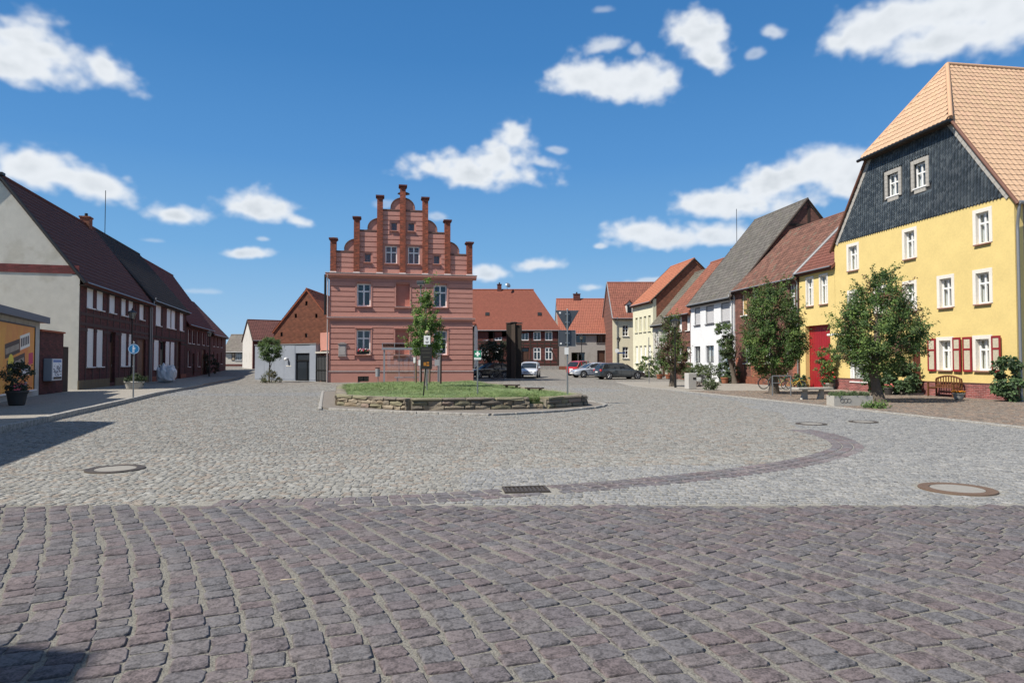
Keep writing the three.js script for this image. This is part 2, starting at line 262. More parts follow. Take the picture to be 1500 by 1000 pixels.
// one rough paving stone, 1 x 1 in plan: 40 triangles
function stoneShape(seed, crown = 1, round = 0.10) {
  const r = rng(seed), N = 8, ring = [];
  const base = [[-0.5, -0.5 + round], [-0.5, 0.5 - round], [-0.5 + round, 0.5], [0.5 - round, 0.5], [0.5, 0.5 - round], [0.5, -0.5 + round], [0.5 - round, -0.5], [-0.5 + round, -0.5]];
  for (const [x, z] of base) ring.push([x + rr(-0.035, 0.035, r), z + rr(-0.035, 0.035, r)]);
  const pos = [], idx = [];
  const lay = (k, y, jy) => ring.forEach(([x, z]) => pos.push(x * k, y + rr(-jy, jy, r), z * k));
  lay(1, -0.035, 0); lay(0.985, 0.005 * crown, 0.002); lay(0.88, 0.0115 * crown, 0.002); pos.push(rr(-0.15, 0.15, r), 0.0125 * crown + rr(-0.003, 0.003, r), rr(-0.15, 0.15, r));
  for (let k = 0; k < 2; k++) for (let i = 0; i < N; i++) { const a = k * N + i, b = k * N + (i + 1) % N; idx.push(a, a + N, b, b, a + N, b + N); }
  for (let i = 0; i < N; i++) idx.push(2 * N + i, 3 * N, 2 * N + (i + 1) % N);
  const g = new THREE.BufferGeometry(); g.setAttribute('position', new THREE.Float32BufferAttribute(pos, 3)); for (let i = 0; i < idx.length; i += 3) { const q = idx[i + 1]; idx[i + 1] = idx[i + 2]; idx[i + 2] = q; }
  g.setIndex(idx); g.computeVertexNormals(); if (g.attributes.normal.getY(3 * N) < 0) { for (let i = 0; i < idx.length; i += 3) { const q = idx[i + 1]; idx[i + 1] = idx[i + 2]; idx[i + 2] = q; } g.setIndex(idx); g.computeVertexNormals(); }
  const uv = [], ou = r(), ov = r(); for (let i = 0; i < pos.length; i += 3) uv.push(ou + pos[i] * 0.2 + pos[i + 1], ov + pos[i + 2] * 0.2); g.setAttribute('uv', new THREE.Float32BufferAttribute(uv, 2));
  g.userData.metric = true; return g;
}
const stones = []; for (let i = 0; i < 12; i++) stones.push(stoneShape(500 + i));
const setts = []; for (let i = 0; i < 8; i++) setts.push(stoneShape(700 + i, 0.75, 0.11));
const purpleTones = [[0.184, 0.162, 0.170], [0.170, 0.153, 0.163], [0.192, 0.168, 0.172], [0.162, 0.152, 0.161], [0.194, 0.160, 0.164], [0.178, 0.170, 0.177], [0.202, 0.180, 0.182], [0.178, 0.148, 0.153], [0.186, 0.172, 0.176], [0.170, 0.166, 0.176]];
const stoneMat = (key, c) => mat(key, { color: lin(...c), map: rep(T.stone, 0.45), bumpMap: rep(T.rockBump, 0.32), bumpScale: 0.006, roughness: 0.82 });
const purpleMats = purpleTones.map((c, i) => stoneMat('purple_cobble_' + i, c));
const tintMat = (key) => mat(key, { color: lin(1, 1, 1), vertexColors: true, map: rep(T.stone, 0.45), bumpMap: rep(T.rockBump, 0.32), bumpScale: 0.006, roughness: 0.82 });
// lays stones: the 300 nearest one by one, the rest as one mass
function lay(parent, list, shapes, mats, tones, name, massName, ownMost = 300) {
  list.sort((p, q) => Math.hypot(p.x, p.D) - Math.hypot(q.x, q.D));
  const seen = list.filter((s) => s.D > 3.0 && Math.abs(s.x) < s.D * 0.77).slice(0, ownMost), own = new Set(seen), e = new THREE.Euler(), q = new THREE.Quaternion(), mass = [];
  for (const s of list) {
    const g = shapes[Math.floor(s.k * shapes.length)], t = Math.floor(s.c * tones.length);
    if (own.has(s)) {
      const m = new THREE.Mesh(g, mats[t]); m.name = name; m.castShadow = m.receiveShadow = true; m.position.set(s.x, s.y, -s.D); m.rotation.set(s.tx, s.turn, s.tz); m.scale.set(s.w, 1, s.l); parent.add(m);
    } else {
      const m4 = new THREE.Matrix4().compose(V(s.x, s.y, -s.D), q.setFromEuler(e.set(s.tx, s.turn, s.tz)), V(s.w, 1, s.l)), c = tones[t];
      mass.push(clean(g.clone().applyMatrix4(m4), c.map((v) => v * s.b)));
    }
  }
  const big = mergeGeometries(mass); big.userData.metric = true; stuff(mesh(massName, big, tintMat('tinted_cobbles'), parent));
}
{ // purple cobbles: courses that run away from the viewer and bend to the left
  const r = rng(91), list = [], slope = (D) => lerp(-0.20, -0.72, smooth(2.6, 6.0, D)), dx = 0.232;
  const g = []; let acc = 0; for (let D = 0; D <= 8.4; D += 0.02) { g.push(acc); acc += slope(D) * 0.02; }
  const gAt = (D) => g[clamp(Math.floor(D / 0.02), 0, g.length - 1)];
  for (let k = -70; k < 100; k++) {
    let D = 0.45 + r() * 0.15;
    while (D < 7.62) {
      const bend = 0.07 * Math.sin(D * 1.1 + k * 0.09) + 0.02 * Math.sin(D * 2.7 + k * 0.31), tan = slope(D) + 0.077 * Math.cos(D * 1.1 + k * 0.09), c = 1 / Math.sqrt(1 + tan * tan), len = rr(0.125, 0.215, r), dD = len * c, Dc = D + dD / 2;
      const x = k * dx + gAt(Dc) + bend + rr(-0.014, 0.014, r), wide = dx * c;
      D += dD;
      if (Math.abs(x) > 0.8 * Dc + 2.2 || Dc > 7.60) continue;
      list.push({ x, D: Dc, y: rr(-0.003, 0.004, r), w: wide - rr(0.000, 0.042, r), l: len - rr(0.003, 0.014, r), turn: -Math.atan(tan) * 1 + Math.PI * (r() < 0.5 ? 1 : 0) + rr(-0.09, 0.09, r), tx: rr(-0.03, 0.03, r), tz: rr(-0.03, 0.03, r), k: r(), c: r(), b: rr(0.9, 1.1, r) });
    }
  }
  lay(road, list, stones, purpleMats, purpleTones, 'cobblestone', 'cobblestones');
}
const inManhole = (x, D, e = 0.07) => manholes.some(([a, b, q]) => Math.hypot(x - a, D - b) < q + e) || (Math.abs(x - drainAt[0]) < 0.33 && Math.abs(D - drainAt[1]) < 0.25);
{ // grey setts of the square, warmer inside the sweep of the gutter
  const r = rng(17), near = [], far = [];
  const warmPoly = [...gutter, [9.2, 24], [8.5, 47], [-30, 47], [-30, 7.6], [-3.4, 7.6]];
  const cool = [[0.365, 0.374, 0.370], [0.335, 0.345, 0.345], [0.395, 0.400, 0.388], [0.312, 0.322, 0.325], [0.415, 0.418, 0.405]], warm = [[0.360, 0.358, 0.328], [0.400, 0.396, 0.364], [0.325, 0.324, 0.300], [0.378, 0.335, 0.285], [0.425, 0.425, 0.395]];
  const tones = [...cool, ...warm], mats = tones.map((c, i) => stoneMat('grey_sett_' + i, c));
  for (let k = 0; k < 376; k++) {
    const Dr = 7.50 + k * 0.105, half = 0.80 * Dr + 2; let x = -half + r() * 0.1;
    while (x < half) {
      const w = rr(0.09, 0.14, r), xc = x + w / 2; x += w;
      const D = Dr + 0.22 * Math.sin(xc * 0.35 + k * 0.02) + 0.012 * Math.sin(xc * 3.1 + k) + rr(-0.008, 0.008, r), turn = -Math.atan(0.077 * Math.cos(xc * 0.35 + k * 0.02));
      if (D < 7.69 || D > 47 || inside(islandKerb, xc, D) || xc < atD(leftKerb, D) + 0.08 || xc > atD(rightKerb, D) - 0.08 || inManhole(xc, D) || nearPath(gutter, xc, D) < 0.29) continue;
      const isWarm = inside(warmPoly, xc, D) && pn(xc * 0.013 + 3, D * 0.013 + 3, 16, 71) > 0.22;
      const s = { x: xc, D, y: rr(-0.003, 0.004, r), w: w - rr(0.008, 0.016, r), l: 0.105 - rr(0.008, 0.016, r), turn: -turn + rr(-0.08, 0.08, r), tx: rr(-0.03, 0.03, r), tz: rr(-0.03, 0.03, r), k: r(), c: (isWarm ? 0.5 : 0) + r() * 0.4999, b: rr(0.90, 1.09, r) };
      (D < 12 ? near : far).push(s);
    }
  }
  lay(square, near, setts, mats, tones, 'sett', 'setts');
  const im = new THREE.InstancedMesh(setts[0], mat('far_grey_setts', { color: lin(1, 1, 1), map: rep(T.stone, 0.45), roughness: 0.85, metric: false }), far.length), q = new THREE.Quaternion(), e = new THREE.Euler(), m4 = new THREE.Matrix4();
  far.forEach((s, i) => { m4.compose(V(s.x, s.y, -s.D), q.setFromEuler(e.set(s.tx, s.turn + (s.k < 0.5 ? Math.PI : 0), s.tz)), V(s.w, 1, s.l)); im.setMatrixAt(i, m4); const c = tones[Math.floor(s.c * tones.length)]; im.setColorAt(i, lin(c[0] * s.b, c[1] * s.b, c[2] * s.b)); });
  im.name = 'distant_setts'; im.castShadow = im.receiveShadow = true; stuff(im); square.add(im);
  // the purple double row that marks the gutter
  const row = structure(group('gutter_strip', scene)), gl = [];
  const curve = new THREE.CatmullRomCurve3(gutter.map(([x, D]) => V(x, 0, -D))), L = curve.getLength();
  for (const off of [-0.19, 0, 0.19]) for (let s = 0.05; s < L - 0.2;) {
    const len = rr(0.15, 0.24, r), t = (s + len / 2) / L, p = curve.getPointAt(t), d = curve.getTangentAt(t); s += len;
    const x = p.x - d.z * off, D = -(p.z + d.x * off); if (D < 7.66 || inManhole(x, D)) continue;
    gl.push({ x, D, y: 0, w: len - 0.014, l: 0.172, turn: Math.atan2(-d.z, d.x) + rr(-0.03, 0.03, r), tx: 0, tz: 0, k: r(), c: r(), b: rr(0.95, 1.25, r) });
  }
  lay(row, gl, stones, purpleTones.map((c, i) => stoneMat('gutter_sett_' + i, c.map((v) => v * 1.15))), purpleTones.map((c) => c.map((v) => v * 1.15)), 'gutter_sett', 'gutter_setts', 90);
}
// manhole covers and the drain
const manLabels = ['round manhole cover with dark iron ring and pale centre near the shadow', 'large round manhole cover with rusty iron ring in the paler setts outside the gutter sweep', 'small concrete manhole cover close to the kerb before the yellow house', 'small concrete manhole cover just beyond the upper end of the purple gutter sweep'];
manholes.forEach(([x, D, q], i) => {
  const o = thing('manhole_cover', manLabels[i], 'manhole cover', [x, D, 0], 0, 'manhole covers in the square');
  const ringMat = i === 1 ? mat('rusty_iron', { color: lin(0.17, 0.11, 0.075), map: rep(T.grain, 0.35), bumpMap: rep(T.rockBump, 0.1), bumpScale: 0.004, roughness: 0.8 }) : M.iron;
  const ring = new THREE.LatheGeometry([[q * 0.70, -0.03], [q * 0.70, 0.018], [q * 0.72, 0.021], [q * 0.80, 0.021], [q * 0.81, 0.017], [q * 0.87, 0.017], [q * 0.88, 0.021], [q * 0.985, 0.021], [q, 0.016], [q, -0.03]].map((p) => new THREE.Vector2(...p)), 48);
  mesh('ring', ring, ringMat, o);
  mesh('cover_plate', new THREE.CylinderGeometry(q * 0.69, q * 0.69, 0.05, 40).translate(0, -0.008, 0), mat('cover_concrete', { color: lin(0.34, 0.325, 0.295), map: rep(T.stain, 0.6), bumpMap: rep(T.grainBump, 0.2), bumpScale: 0.004, roughness: 0.95 }), o);
});
{
  const o = thing('storm_drain', 'rectangular black slotted storm drain grate beside the purple gutter strip', 'drain', [...drainAt, 0], 0.12);
  mesh('frame', [box(0.56, 0.05, 0.035, 0, 0, 0.17), box(0.56, 0.05, 0.035, 0, 0, -0.17), box(0.035, 0.05, 0.31, -0.262, 0, 0), box(0.035, 0.05, 0.31, 0.262, 0, 0)], M.iron, o);
  for (let i = 0; i < 9; i++) mesh('grate_bar', box(0.028, 0.035, 0.305, -0.215 + i * 0.054, 0.0, 0), M.iron, o);
  mesh('cross_bar', box(0.489, 0.03, 0.03, 0, -0.004, 0), M.iron, o); mesh('pit', box(0.49, 0.004, 0.30, 0, 0.003, 0), M.dark, o);
}
// raised pavements with kerbs
function slab(name, pts, y0, y1, m) { const g = extrude(pts.map(([x, D]) => [x, D]), y1 - y0).rotateX(-Math.PI / 2); g.translate(0, y0, 0); return structure(mesh(name, g, m)); }
function kerbStones(parent, path, h, wide, long, m, side = 1, seed = 5) {
  const r = rng(seed), c = new THREE.CatmullRomCurve3(path.map(([x, D]) => V(x, 0, -D)), false, 'catmullrom', 0.2), L = c.getLength();
  for (let s = 0; s < L - 0.2;) {
    const len = Math.min(L - s, long * rr(0.85, 1.15, r)), p = c.getPointAt((s + len / 2) / L), d = c.getTangentAt((s + len / 2) / L); s += len;
    const g = new RoundedBoxGeometry(len - 0.012, h + 0.06, wide, 1, 0.02); const k = mesh('kerb_stone', g, m, parent);
    k.position.set(p.x - d.z * wide / 2 * side, h / 2 - 0.03 + rr(-0.006, 0.006, r) + groundRise(-p.z), p.z + d.x * wide / 2 * side); k.rotation.y = Math.atan2(-d.z, d.x) + rr(-0.012, 0.012, r);
  }
}
const houseLineL = (D) => -22.9 - 0.2725 * (D - 36);
{
  const p = slab('footpath', [...leftKerb.map(([x, D]) => [x - 0.2, D]), [-37, 85], [-30, 62], [-22.6, 33], [-22, 28], [-17, 15], [-11, -8]], -0.02, 0.13, M.pavement);
  kerbStones(p, leftKerb.slice(1, 9), 0.16, 0.2, 1.0, M.granite, -1, 8);
  p.userData.side = 'shaded houses';
  const q = slab('footpath', [...rightKerb.map(([x, D]) => [x + 0.16, D]), [22, 54], [24, 30], [24, -6]], -0.02, 0.035, M.pavement);
  kerbStones(q, rightKerb.slice(1), 0.045, 0.16, 0.8, M.granite, 1, 9);
  // brownish small stones of the footpath before the yellow house
  const r = rng(33), list = []; const tones = [[0.30, 0.235, 0.185], [0.26, 0.215, 0.175], [0.34, 0.29, 0.235], [0.23, 0.20, 0.175], [0.36, 0.26, 0.195]];
  for (let k = 0; k < 190; k++) { const D = 13.5 + k * 0.125; for (let x = atD(rightKerb, D) + 0.28; x < 20.9 - 0.148 * (D - 27.4);) { const w = rr(0.09, 0.17, r); list.push([x + w / 2, D + rr(-0.015, 0.015, r), w]); x += w; } }
  const im = new THREE.InstancedMesh(setts[1], mat('footpath_setts', { color: lin(1, 1, 1), map: rep(T.stone, 0.45), roughness: 0.9, metric: false }), list.length), m4 = new THREE.Matrix4(), qn = new THREE.Quaternion(), e = new THREE.Euler();
  list.forEach(([x, D, w], i) => { m4.compose(V(x, 0.033 + rr(-0.004, 0.004, r), -D), qn.setFromEuler(e.set(rr(-0.05, 0.05, r), rr(-0.15, 0.15, r), rr(-0.05, 0.05, r))), V(w - 0.015, 1, 0.108)); im.setMatrixAt(i, m4); const c = tones[Math.floor(r() * 5)], b = rr(0.8, 1.15, r); im.setColorAt(i, lin(c[0] * b, c[1] * b, c[2] * b)); });
  im.name = 'footpath_setts'; im.castShadow = im.receiveShadow = true; stuff(im); q.add(im);
}
// ================================================================ THE GREEN ISLAND
const wallPath = [[-9.0, 36.0], [-6.1, 24.4], [-3.25, 21.95], [0.55, 22.65], [1.05, 22.75], [2.5, 24.3], [2.35, 26.2], [-2.5, 43.2]];
{
  const isl = slab('island_kerb', islandKerb, -0.02, 0.055, mat('apron_grit', { color: lin(0.27, 0.245, 0.22), map: rep(T.sand, 1.1), bumpMap: rep(T.rockBump, 0.3), bumpScale: 0.02, roughness: 1 }));
  kerbStones(isl, [...islandKerb, islandKerb[0]], 0.075, 0.12, 0.9, M.granite, 1, 12);
  const wall = thing('planter_wall', 'low rough sandstone wall round the grass island', 'wall', [0, 0, 0]);
  const r = rng(55), blocks = [];
  for (let i = 0; i < 8; i++) { const g = new THREE.BoxGeometry(1, 1, 1, 2, 2, 2), p = g.attributes.position, q = rng(60 + i), off = new Map(); for (let k = 0; k < p.count; k++) { const key = [p.getX(k), p.getY(k), p.getZ(k)].join(); if (!off.has(key)) off.set(key, [rr(-0.035, 0.035, q), rr(-0.05, 0.05, q), rr(-0.07, 0.07, q)]); const o = off.get(key), edge = [p.getX(k), p.getY(k), p.getZ(k)].filter((v) => Math.abs(v) > 0.4).length, s = edge === 3 ? 0.93 : edge === 2 ? 0.975 : 1.02; p.setXYZ(k, p.getX(k) * s + o[0], p.getY(k) * s + o[1], p.getZ(k) * s + o[2]); } const h = metric(g); h.computeVertexNormals(); h.userData.metric = true; blocks.push(h); }
  const sm = [[0.40, 0.32, 0.22], [0.33, 0.285, 0.22], [0.46, 0.39, 0.29], [0.27, 0.235, 0.19], [0.42, 0.32, 0.26], [0.33, 0.305, 0.20]].map((c, i) => mat('wall_stone_' + i, { color: lin(...c), map: rep(T.stain, 0.9), bumpMap: rep(T.rockBump, 0.6), bumpScale: 0.03, roughness: 0.95 }));
  const run = (a, b, rows, gap = null) => {
    const L = Math.hypot(b[0] - a[0], b[1] - a[1]), ux = (b[0] - a[0]) / L, uy = (b[1] - a[1]) / L;
    rows.forEach(([y0, y1, deep, mn, mx, cap], ri) => { for (let s = rr(0, 0.02, r); s < L - 0.08;) { const len = Math.min(L - s, rr(mn, mx, r)); const m = mesh(cap ? 'coping_stone' : 'stone', blocks[Math.floor(r() * 8)], sm[cap ? [1, 3, 5, 3][Math.floor(r() * 4)] : Math.floor(r() * 6)], wall); const t = s + len / 2; m.position.set(a[0] + ux * t, (y0 + y1) / 2, -(a[1] + uy * t)); m.rotation.y = Math.atan2(uy, ux) + rr(-0.03, 0.03, r); m.scale.set(len - 0.012, y1 - y0 - 0.008, deep * rr(0.93, 1.07, r)); s += len; } });
  };
  const rows = [[0.06, 0.20, 0.40, 0.28, 0.75, 0], [0.20, 0.34, 0.38, 0.3, 0.8, 0], [0.34, 0.44, 0.43, 0.5, 1.15, 1]], low = [[0.06, 0.27, 0.38, 0.5, 1.1, 0], [0.27, 0.41, 0.42, 0.7, 1.3, 1]];
  for (let i = 0; i + 1 < wallPath.length; i++) { if (i === 3) { run(wallPath[i], wallPath[i + 1], [[0.06, 0.22, 0.3, 0.2, 0.3, 0]]); continue; } run(wallPath[i], wallPath[i + 1], i >= 1 && i <= 4 ? rows : low); }
  run(wallPath[7], wallPath[0], low);
  // mortar core so that no daylight shows through the joints
  const core = []; const all = [...wallPath, wallPath[0]]; for (let i = 0; i + 1 < all.length; i++) { const [a, b] = all[i], [c, d] = all[i + 1], L = Math.hypot(c - a, d - b); core.push(box(L, i === 3 ? 0.12 : 0.30, 0.24, (a + c) / 2, i === 3 ? 0.12 : 0.22, -(b + d) / 2, Math.atan2(d - b, c - a))); }
  mesh('mortar_core', core, mat('wall_mortar', { color: lin(0.30, 0.27, 0.21), map: rep(T.stain, 0.8), roughness: 1 }), wall);
  slab('lawn', wallPath, 0.05, 0.27, mat('lawn_soil', { color: lin(0.055, 0.085, 0.025), map: rep(T.grain, 0.6), bumpMap: rep(T.rockBump, 0.4), bumpScale: 0.03, roughness: 1 }));
  // grass
  const blades = []; const q = rng(88); for (let i = 0; i < 11; i++) { const a = q() * 6.28, h = rr(0.5, 1, q), lean = rr(0.05, 0.5, q), x = rr(-0.05, 0.05, q), z = rr(-0.05, 0.05, q), w = 0.006; const dx = Math.cos(a), dz = Math.sin(a), g = new THREE.BufferGeometry(); const P = [x - dz * w, 0, z + dx * w, x + dz * w, 0, z - dx * w, x + dx * lean * 0.3 + dz * w * 0.8, h * 0.6, z + dz * lean * 0.3 - dx * w * 0.8, x + dx * lean * 0.3 - dz * w * 0.8, h * 0.6, z + dz * lean * 0.3 + dx * w * 0.8, x + dx * lean, h, z + dz * lean]; const I = [0, 1, 2, 0, 2, 3, 3, 2, 4]; g.setAttribute('position', new THREE.Float32BufferAttribute(P, 3)); g.setIndex(I); g.computeVertexNormals(); blades.push(clean(g)); }
  const tuft = mergeGeometries(blades); const spots = []; const minX = -9.4, maxX = 2.6, minD = 21.8, maxD = 43.4;
  while (spots.length < 24000) { const x = rr(minX, maxX, q), D = rr(minD, maxD, q); if (inside(wallPath, x, D) && nearPath([...wallPath, wallPath[0]], x, D) > 0.16) spots.push([x, D]); }
  const im = new THREE.InstancedMesh(tuft, mat('grass_blade', { color: lin(1, 1, 1), roughness: 0.8, transmission: 0.25, thickness: 0, metric: false }), spots.length), m4 = new THREE.Matrix4(), qn = new THREE.Quaternion();
  spots.forEach(([x, D], i) => { const n = pn(x * 0.02 + 2, D * 0.02 + 2, 16, 5), h = rr(0.12, 0.22, q) * (0.6 + 0.9 * n); m4.compose(V(x, 0.262, -D), qn.setFromAxisAngle(V(0, 1, 0), q() * 6.28), V(rr(0.8, 1.4, q), h, rr(0.8, 1.4, q))); im.setMatrixAt(i, m4); const t = pn(x * 0.05, D * 0.05, 16, 9), dry = q() < 0.10 ? 1 : 0; im.setColorAt(i, lin(lerp(0.17, 0.25, t) + dry * 0.14, lerp(0.27, 0.36, t) + dry * 0.04, lerp(0.07, 0.11, t) + dry * 0.07)); });
  im.name = 'grass'; im.castShadow = im.receiveShadow = true; scene.add(im); stuff(im, 'short green grass growing inside the stone walled island', 'grass');
}
// ================================================================ HOUSES: shared builders
const tileTint = (key, rough = 0.85) => mat(key, { color: lin(1, 1, 1), vertexColors: true, map: rep(T.grain, 1.3), bumpMap: rep(T.grainBump, 0.3), bumpScale: 0.003, roughness: rough });
// a field of roof tiles on a plane: o = lower corner, u along the eave, v up the slope; range(b) gives the width left at height b
function tiles(parent, o, u, v, U, Vv, c, opt = {}) {
  const { tw = 0.25, gauge = 0.33, amp = 0.03, range = () => [0, U], own = 0, eye = null, seed = 1, vary = 0.16, lichen = 0, name = 'roof_tiles', K = amp > 0 ? 4 : 1 } = opt;
  const r = rng(seed), n = u.clone().cross(v), pos = [], col = [], uv = [], cells = [];
  const P = (a, b, h) => [o.x + u.x * a + v.x * b + n.x * h, o.y + u.y * a + v.y * b + n.y * h, o.z + u.z * a + v.z * b + n.z * h];
  const prof = (s) => amp * 0.5 * (1 - Math.cos(2 * Math.PI * s));
  for (let j = 0; j * gauge < Vv - 0.05; j++) {
    const b0 = j * gauge, b1 = Math.min(b0 + gauge * 1.04, Vv), [r0, r1] = range((b0 + b1) / 2), shift = amp > 0 ? 0 : (j % 2) * tw / 2;
    for (let a = -shift + Math.floor(r0 / tw) * tw; a < r1; a += tw) { const a0 = Math.max(a, r0), a1 = Math.min(a + tw, r1); if (a1 - a0 < 0.02) continue; cells.push([a0, a1, b0, b1, a]); }
  }
  let mine = new Set();
  if (own && eye) mine = new Set(cells.filter((q) => q[1] - q[0] > tw - 1e-6 && q[3] - q[2] > gauge).map((q) => [q, V(...P(q[0], q[2], 0)).distanceTo(eye)]).sort((p, q) => p[1] - q[1]).slice(0, own).map((q) => q[0]));
  const shape = (a0, a1, b0, b1, a, out, cc) => {
    const lift = gauge * 0.0 + 0.03;
    for (let k = 0; k < K; k++) {
      const s0 = a0 + (a1 - a0) * k / K, s1 = a0 + (a1 - a0) * (k + 1) / K, h0 = prof((s0 - a) / tw), h1 = prof((s1 - a) / tw), gap = K === 1 ? 0.004 : 0;
      const A = P(s0 + gap, b0, h0 + lift), B = P(s1 - gap, b0, h1 + lift), C = P(s1 - gap, b1, h1 + 0.006), D = P(s0 + gap, b1, h0 + 0.006), E = P(s0 + gap, b0, h0 * 0.4), G = P(s1 - gap, b0, h1 * 0.4);
      for (const q of [A, B, C, A, C, D, E, G, B, E, B, A]) out.pos.push(...q);
      for (const [x, y] of [[s0, b0], [s1, b0], [s1, b1], [s0, b0], [s1, b1], [s0, b1], [s0, b0], [s1, b0], [s1, b0], [s0, b0], [s1, b0], [s0, b0]]) out.uv.push(x, y);
      if (cc) for (let i = 0; i < 12; i++) out.col.push(...cc);
    }
  };
  const mats = own ? [0, 1, 2, 3, 4].map((i) => mat((opt.key ?? name) + '_own_' + i, { color: lin(...c.map((x) => x * (1 + vary * (i - 2) / 2.2))), map: rep(T.grain, 1.3), roughness: 0.8 })) : null;
  let proto = null;
  for (const q of cells) {
    const b = 1 + vary * (r() - 0.5) * 2, l = lichen && r() < lichen ? 1 : 0, cc = [c[0] * b, c[1] * b * (1 + 0.06 * (r() - 0.5)), c[2] * b].map((x, i) => lerp(x, [0.16, 0.15, 0.11][i], l * 0.6));
    if (mine.has(q)) {
      if (!proto) { const t = { pos: [], uv: [], col: [] }; shape(...q, t); const g = new THREE.BufferGeometry(); g.setAttribute('position', new THREE.Float32BufferAttribute(t.pos, 3)); g.setAttribute('uv', new THREE.Float32BufferAttribute(t.uv, 2)); const c0 = P(q[0], q[2], 0); g.translate(-c0[0], -c0[1], -c0[2]); g.computeVertexNormals(); g.userData.metric = true; proto = g; }
      const m = mesh('roof_tile', proto, mats[Math.floor(r() * 5)], parent); m.position.set(...P(q[0], q[2], 0));
    } else shape(...q, { pos, uv, col }, cc);
  }
  const g = new THREE.BufferGeometry(); g.setAttribute('position', new THREE.Float32BufferAttribute(pos, 3)); g.setAttribute('uv', new THREE.Float32BufferAttribute(uv, 2)); g.setAttribute('color', new THREE.Float32BufferAttribute(col, 3)); g.computeVertexNormals(); g.userData.metric = true;
  return stuff(mesh(name, g, tileTint('tinted_tiles'), parent));
}
// a window in a facade: r = opening, s = style
function win(parent, r, s = {}) {
  const w = r.x1 - r.x0, h = r.y1 - r.y0, rec = s.recess ?? 0.14, ft = s.ft ?? 0.07, fm = s.frame ?? M.white, g = group('window', parent), zf = -rec;
  g.position.set(r.x0, r.y0, 0);
  const cols = s.cols ?? 2, rowsAt = s.rows ?? [0.66], xs = [0], ys = [0]; for (let i = 1; i < cols; i++) xs.push(i / cols); xs.push(1); ys.push(...rowsAt, 1);
  const fr = [span(0, ft, 0, h, zf - 0.05, zf + 0.02), span(w - ft, w, 0, h, zf - 0.05, zf + 0.02), span(ft, w - ft, 0, ft, zf - 0.05, zf + 0.02), span(ft, w - ft, h - ft, h, zf - 0.05, zf + 0.02)];
  for (let i = 1; i < xs.length - 1; i++) fr.push(span(xs[i] * w - ft * 0.55, xs[i] * w + ft * 0.55, ft, h - ft, zf - 0.047, zf + 0.023));
  for (let i = 1; i < ys.length - 1; i++) fr.push(span(ft, w - ft, ys[i] * h - ft * 0.5, ys[i] * h + ft * 0.5, zf - 0.044, zf + 0.026));
  if (s.blind) { mesh('frame', fr.slice(0, 4), fm, g); const n = Math.max(6, Math.round(h / 0.055)); const sl = []; for (let i = 0; i < n; i++) sl.push(box(w - 2 * ft, (h - 2 * ft) / n * 0.9, 0.02, w / 2, ft + (i + 0.5) * (h - 2 * ft) / n, zf - 0.005, 0, -0.12)); mesh('roller_blind', sl, s.blindMat ?? M.white, g); } else {
    mesh('frame', fr, fm, g);
    for (let i = 0; i + 1 < xs.length; i++) for (let j = 0; j + 1 < ys.length; j++) mesh('pane', box((xs[i + 1] - xs[i]) * w - ft, (ys[j + 1] - ys[j]) * h - ft * 0.9, 0.008, (xs[i] + xs[i + 1]) / 2 * w, (ys[j] + ys[j + 1]) / 2 * h, zf - 0.015), M.glass, g);
    if (s.curtain) {
      const cg = []; for (const side of [0, 1]) { const cw = w * (s.curtainW ?? 0.34), x0 = side ? w - 0.04 - cw : 0.04, p = new THREE.PlaneGeometry(cw, h - 0.1, 16, 1); const q = p.attributes.position; for (let i = 0; i < q.count; i++) q.setZ(i, 0.03 * Math.sin(q.getX(i) * 60)); p.translate(x0 + cw / 2, h / 2, zf - 0.13); cg.push(p); }
      mesh('curtain', cg, M.curtain, g);
    }
  }
  if (s.sill !== false) { const sm = s.sillMat ?? fm; const sb = new RoundedBoxGeometry(w + 0.16, 0.06, (s.sillOut ?? 0.1) + rec, 1, 0.012); sb.translate(w / 2, -0.031, ((s.sillOut ?? 0.1) - rec) / 2 + 0.002); mesh('sill', sb, sm, g); }
  if (s.surround) { const t = s.surround, z1 = 0.025, tm = s.surroundMat ?? M.offwhite; mesh('surround', [span(-t, 0.014, 0.002, h + t, -rec - 0.06, z1), span(w - 0.014, w + t, 0.002, h + t, -rec - 0.06, z1), span(0.014, w - 0.014, h - 0.014, h + t, -rec - 0.06, z1)], tm, g); }
  return g;
}
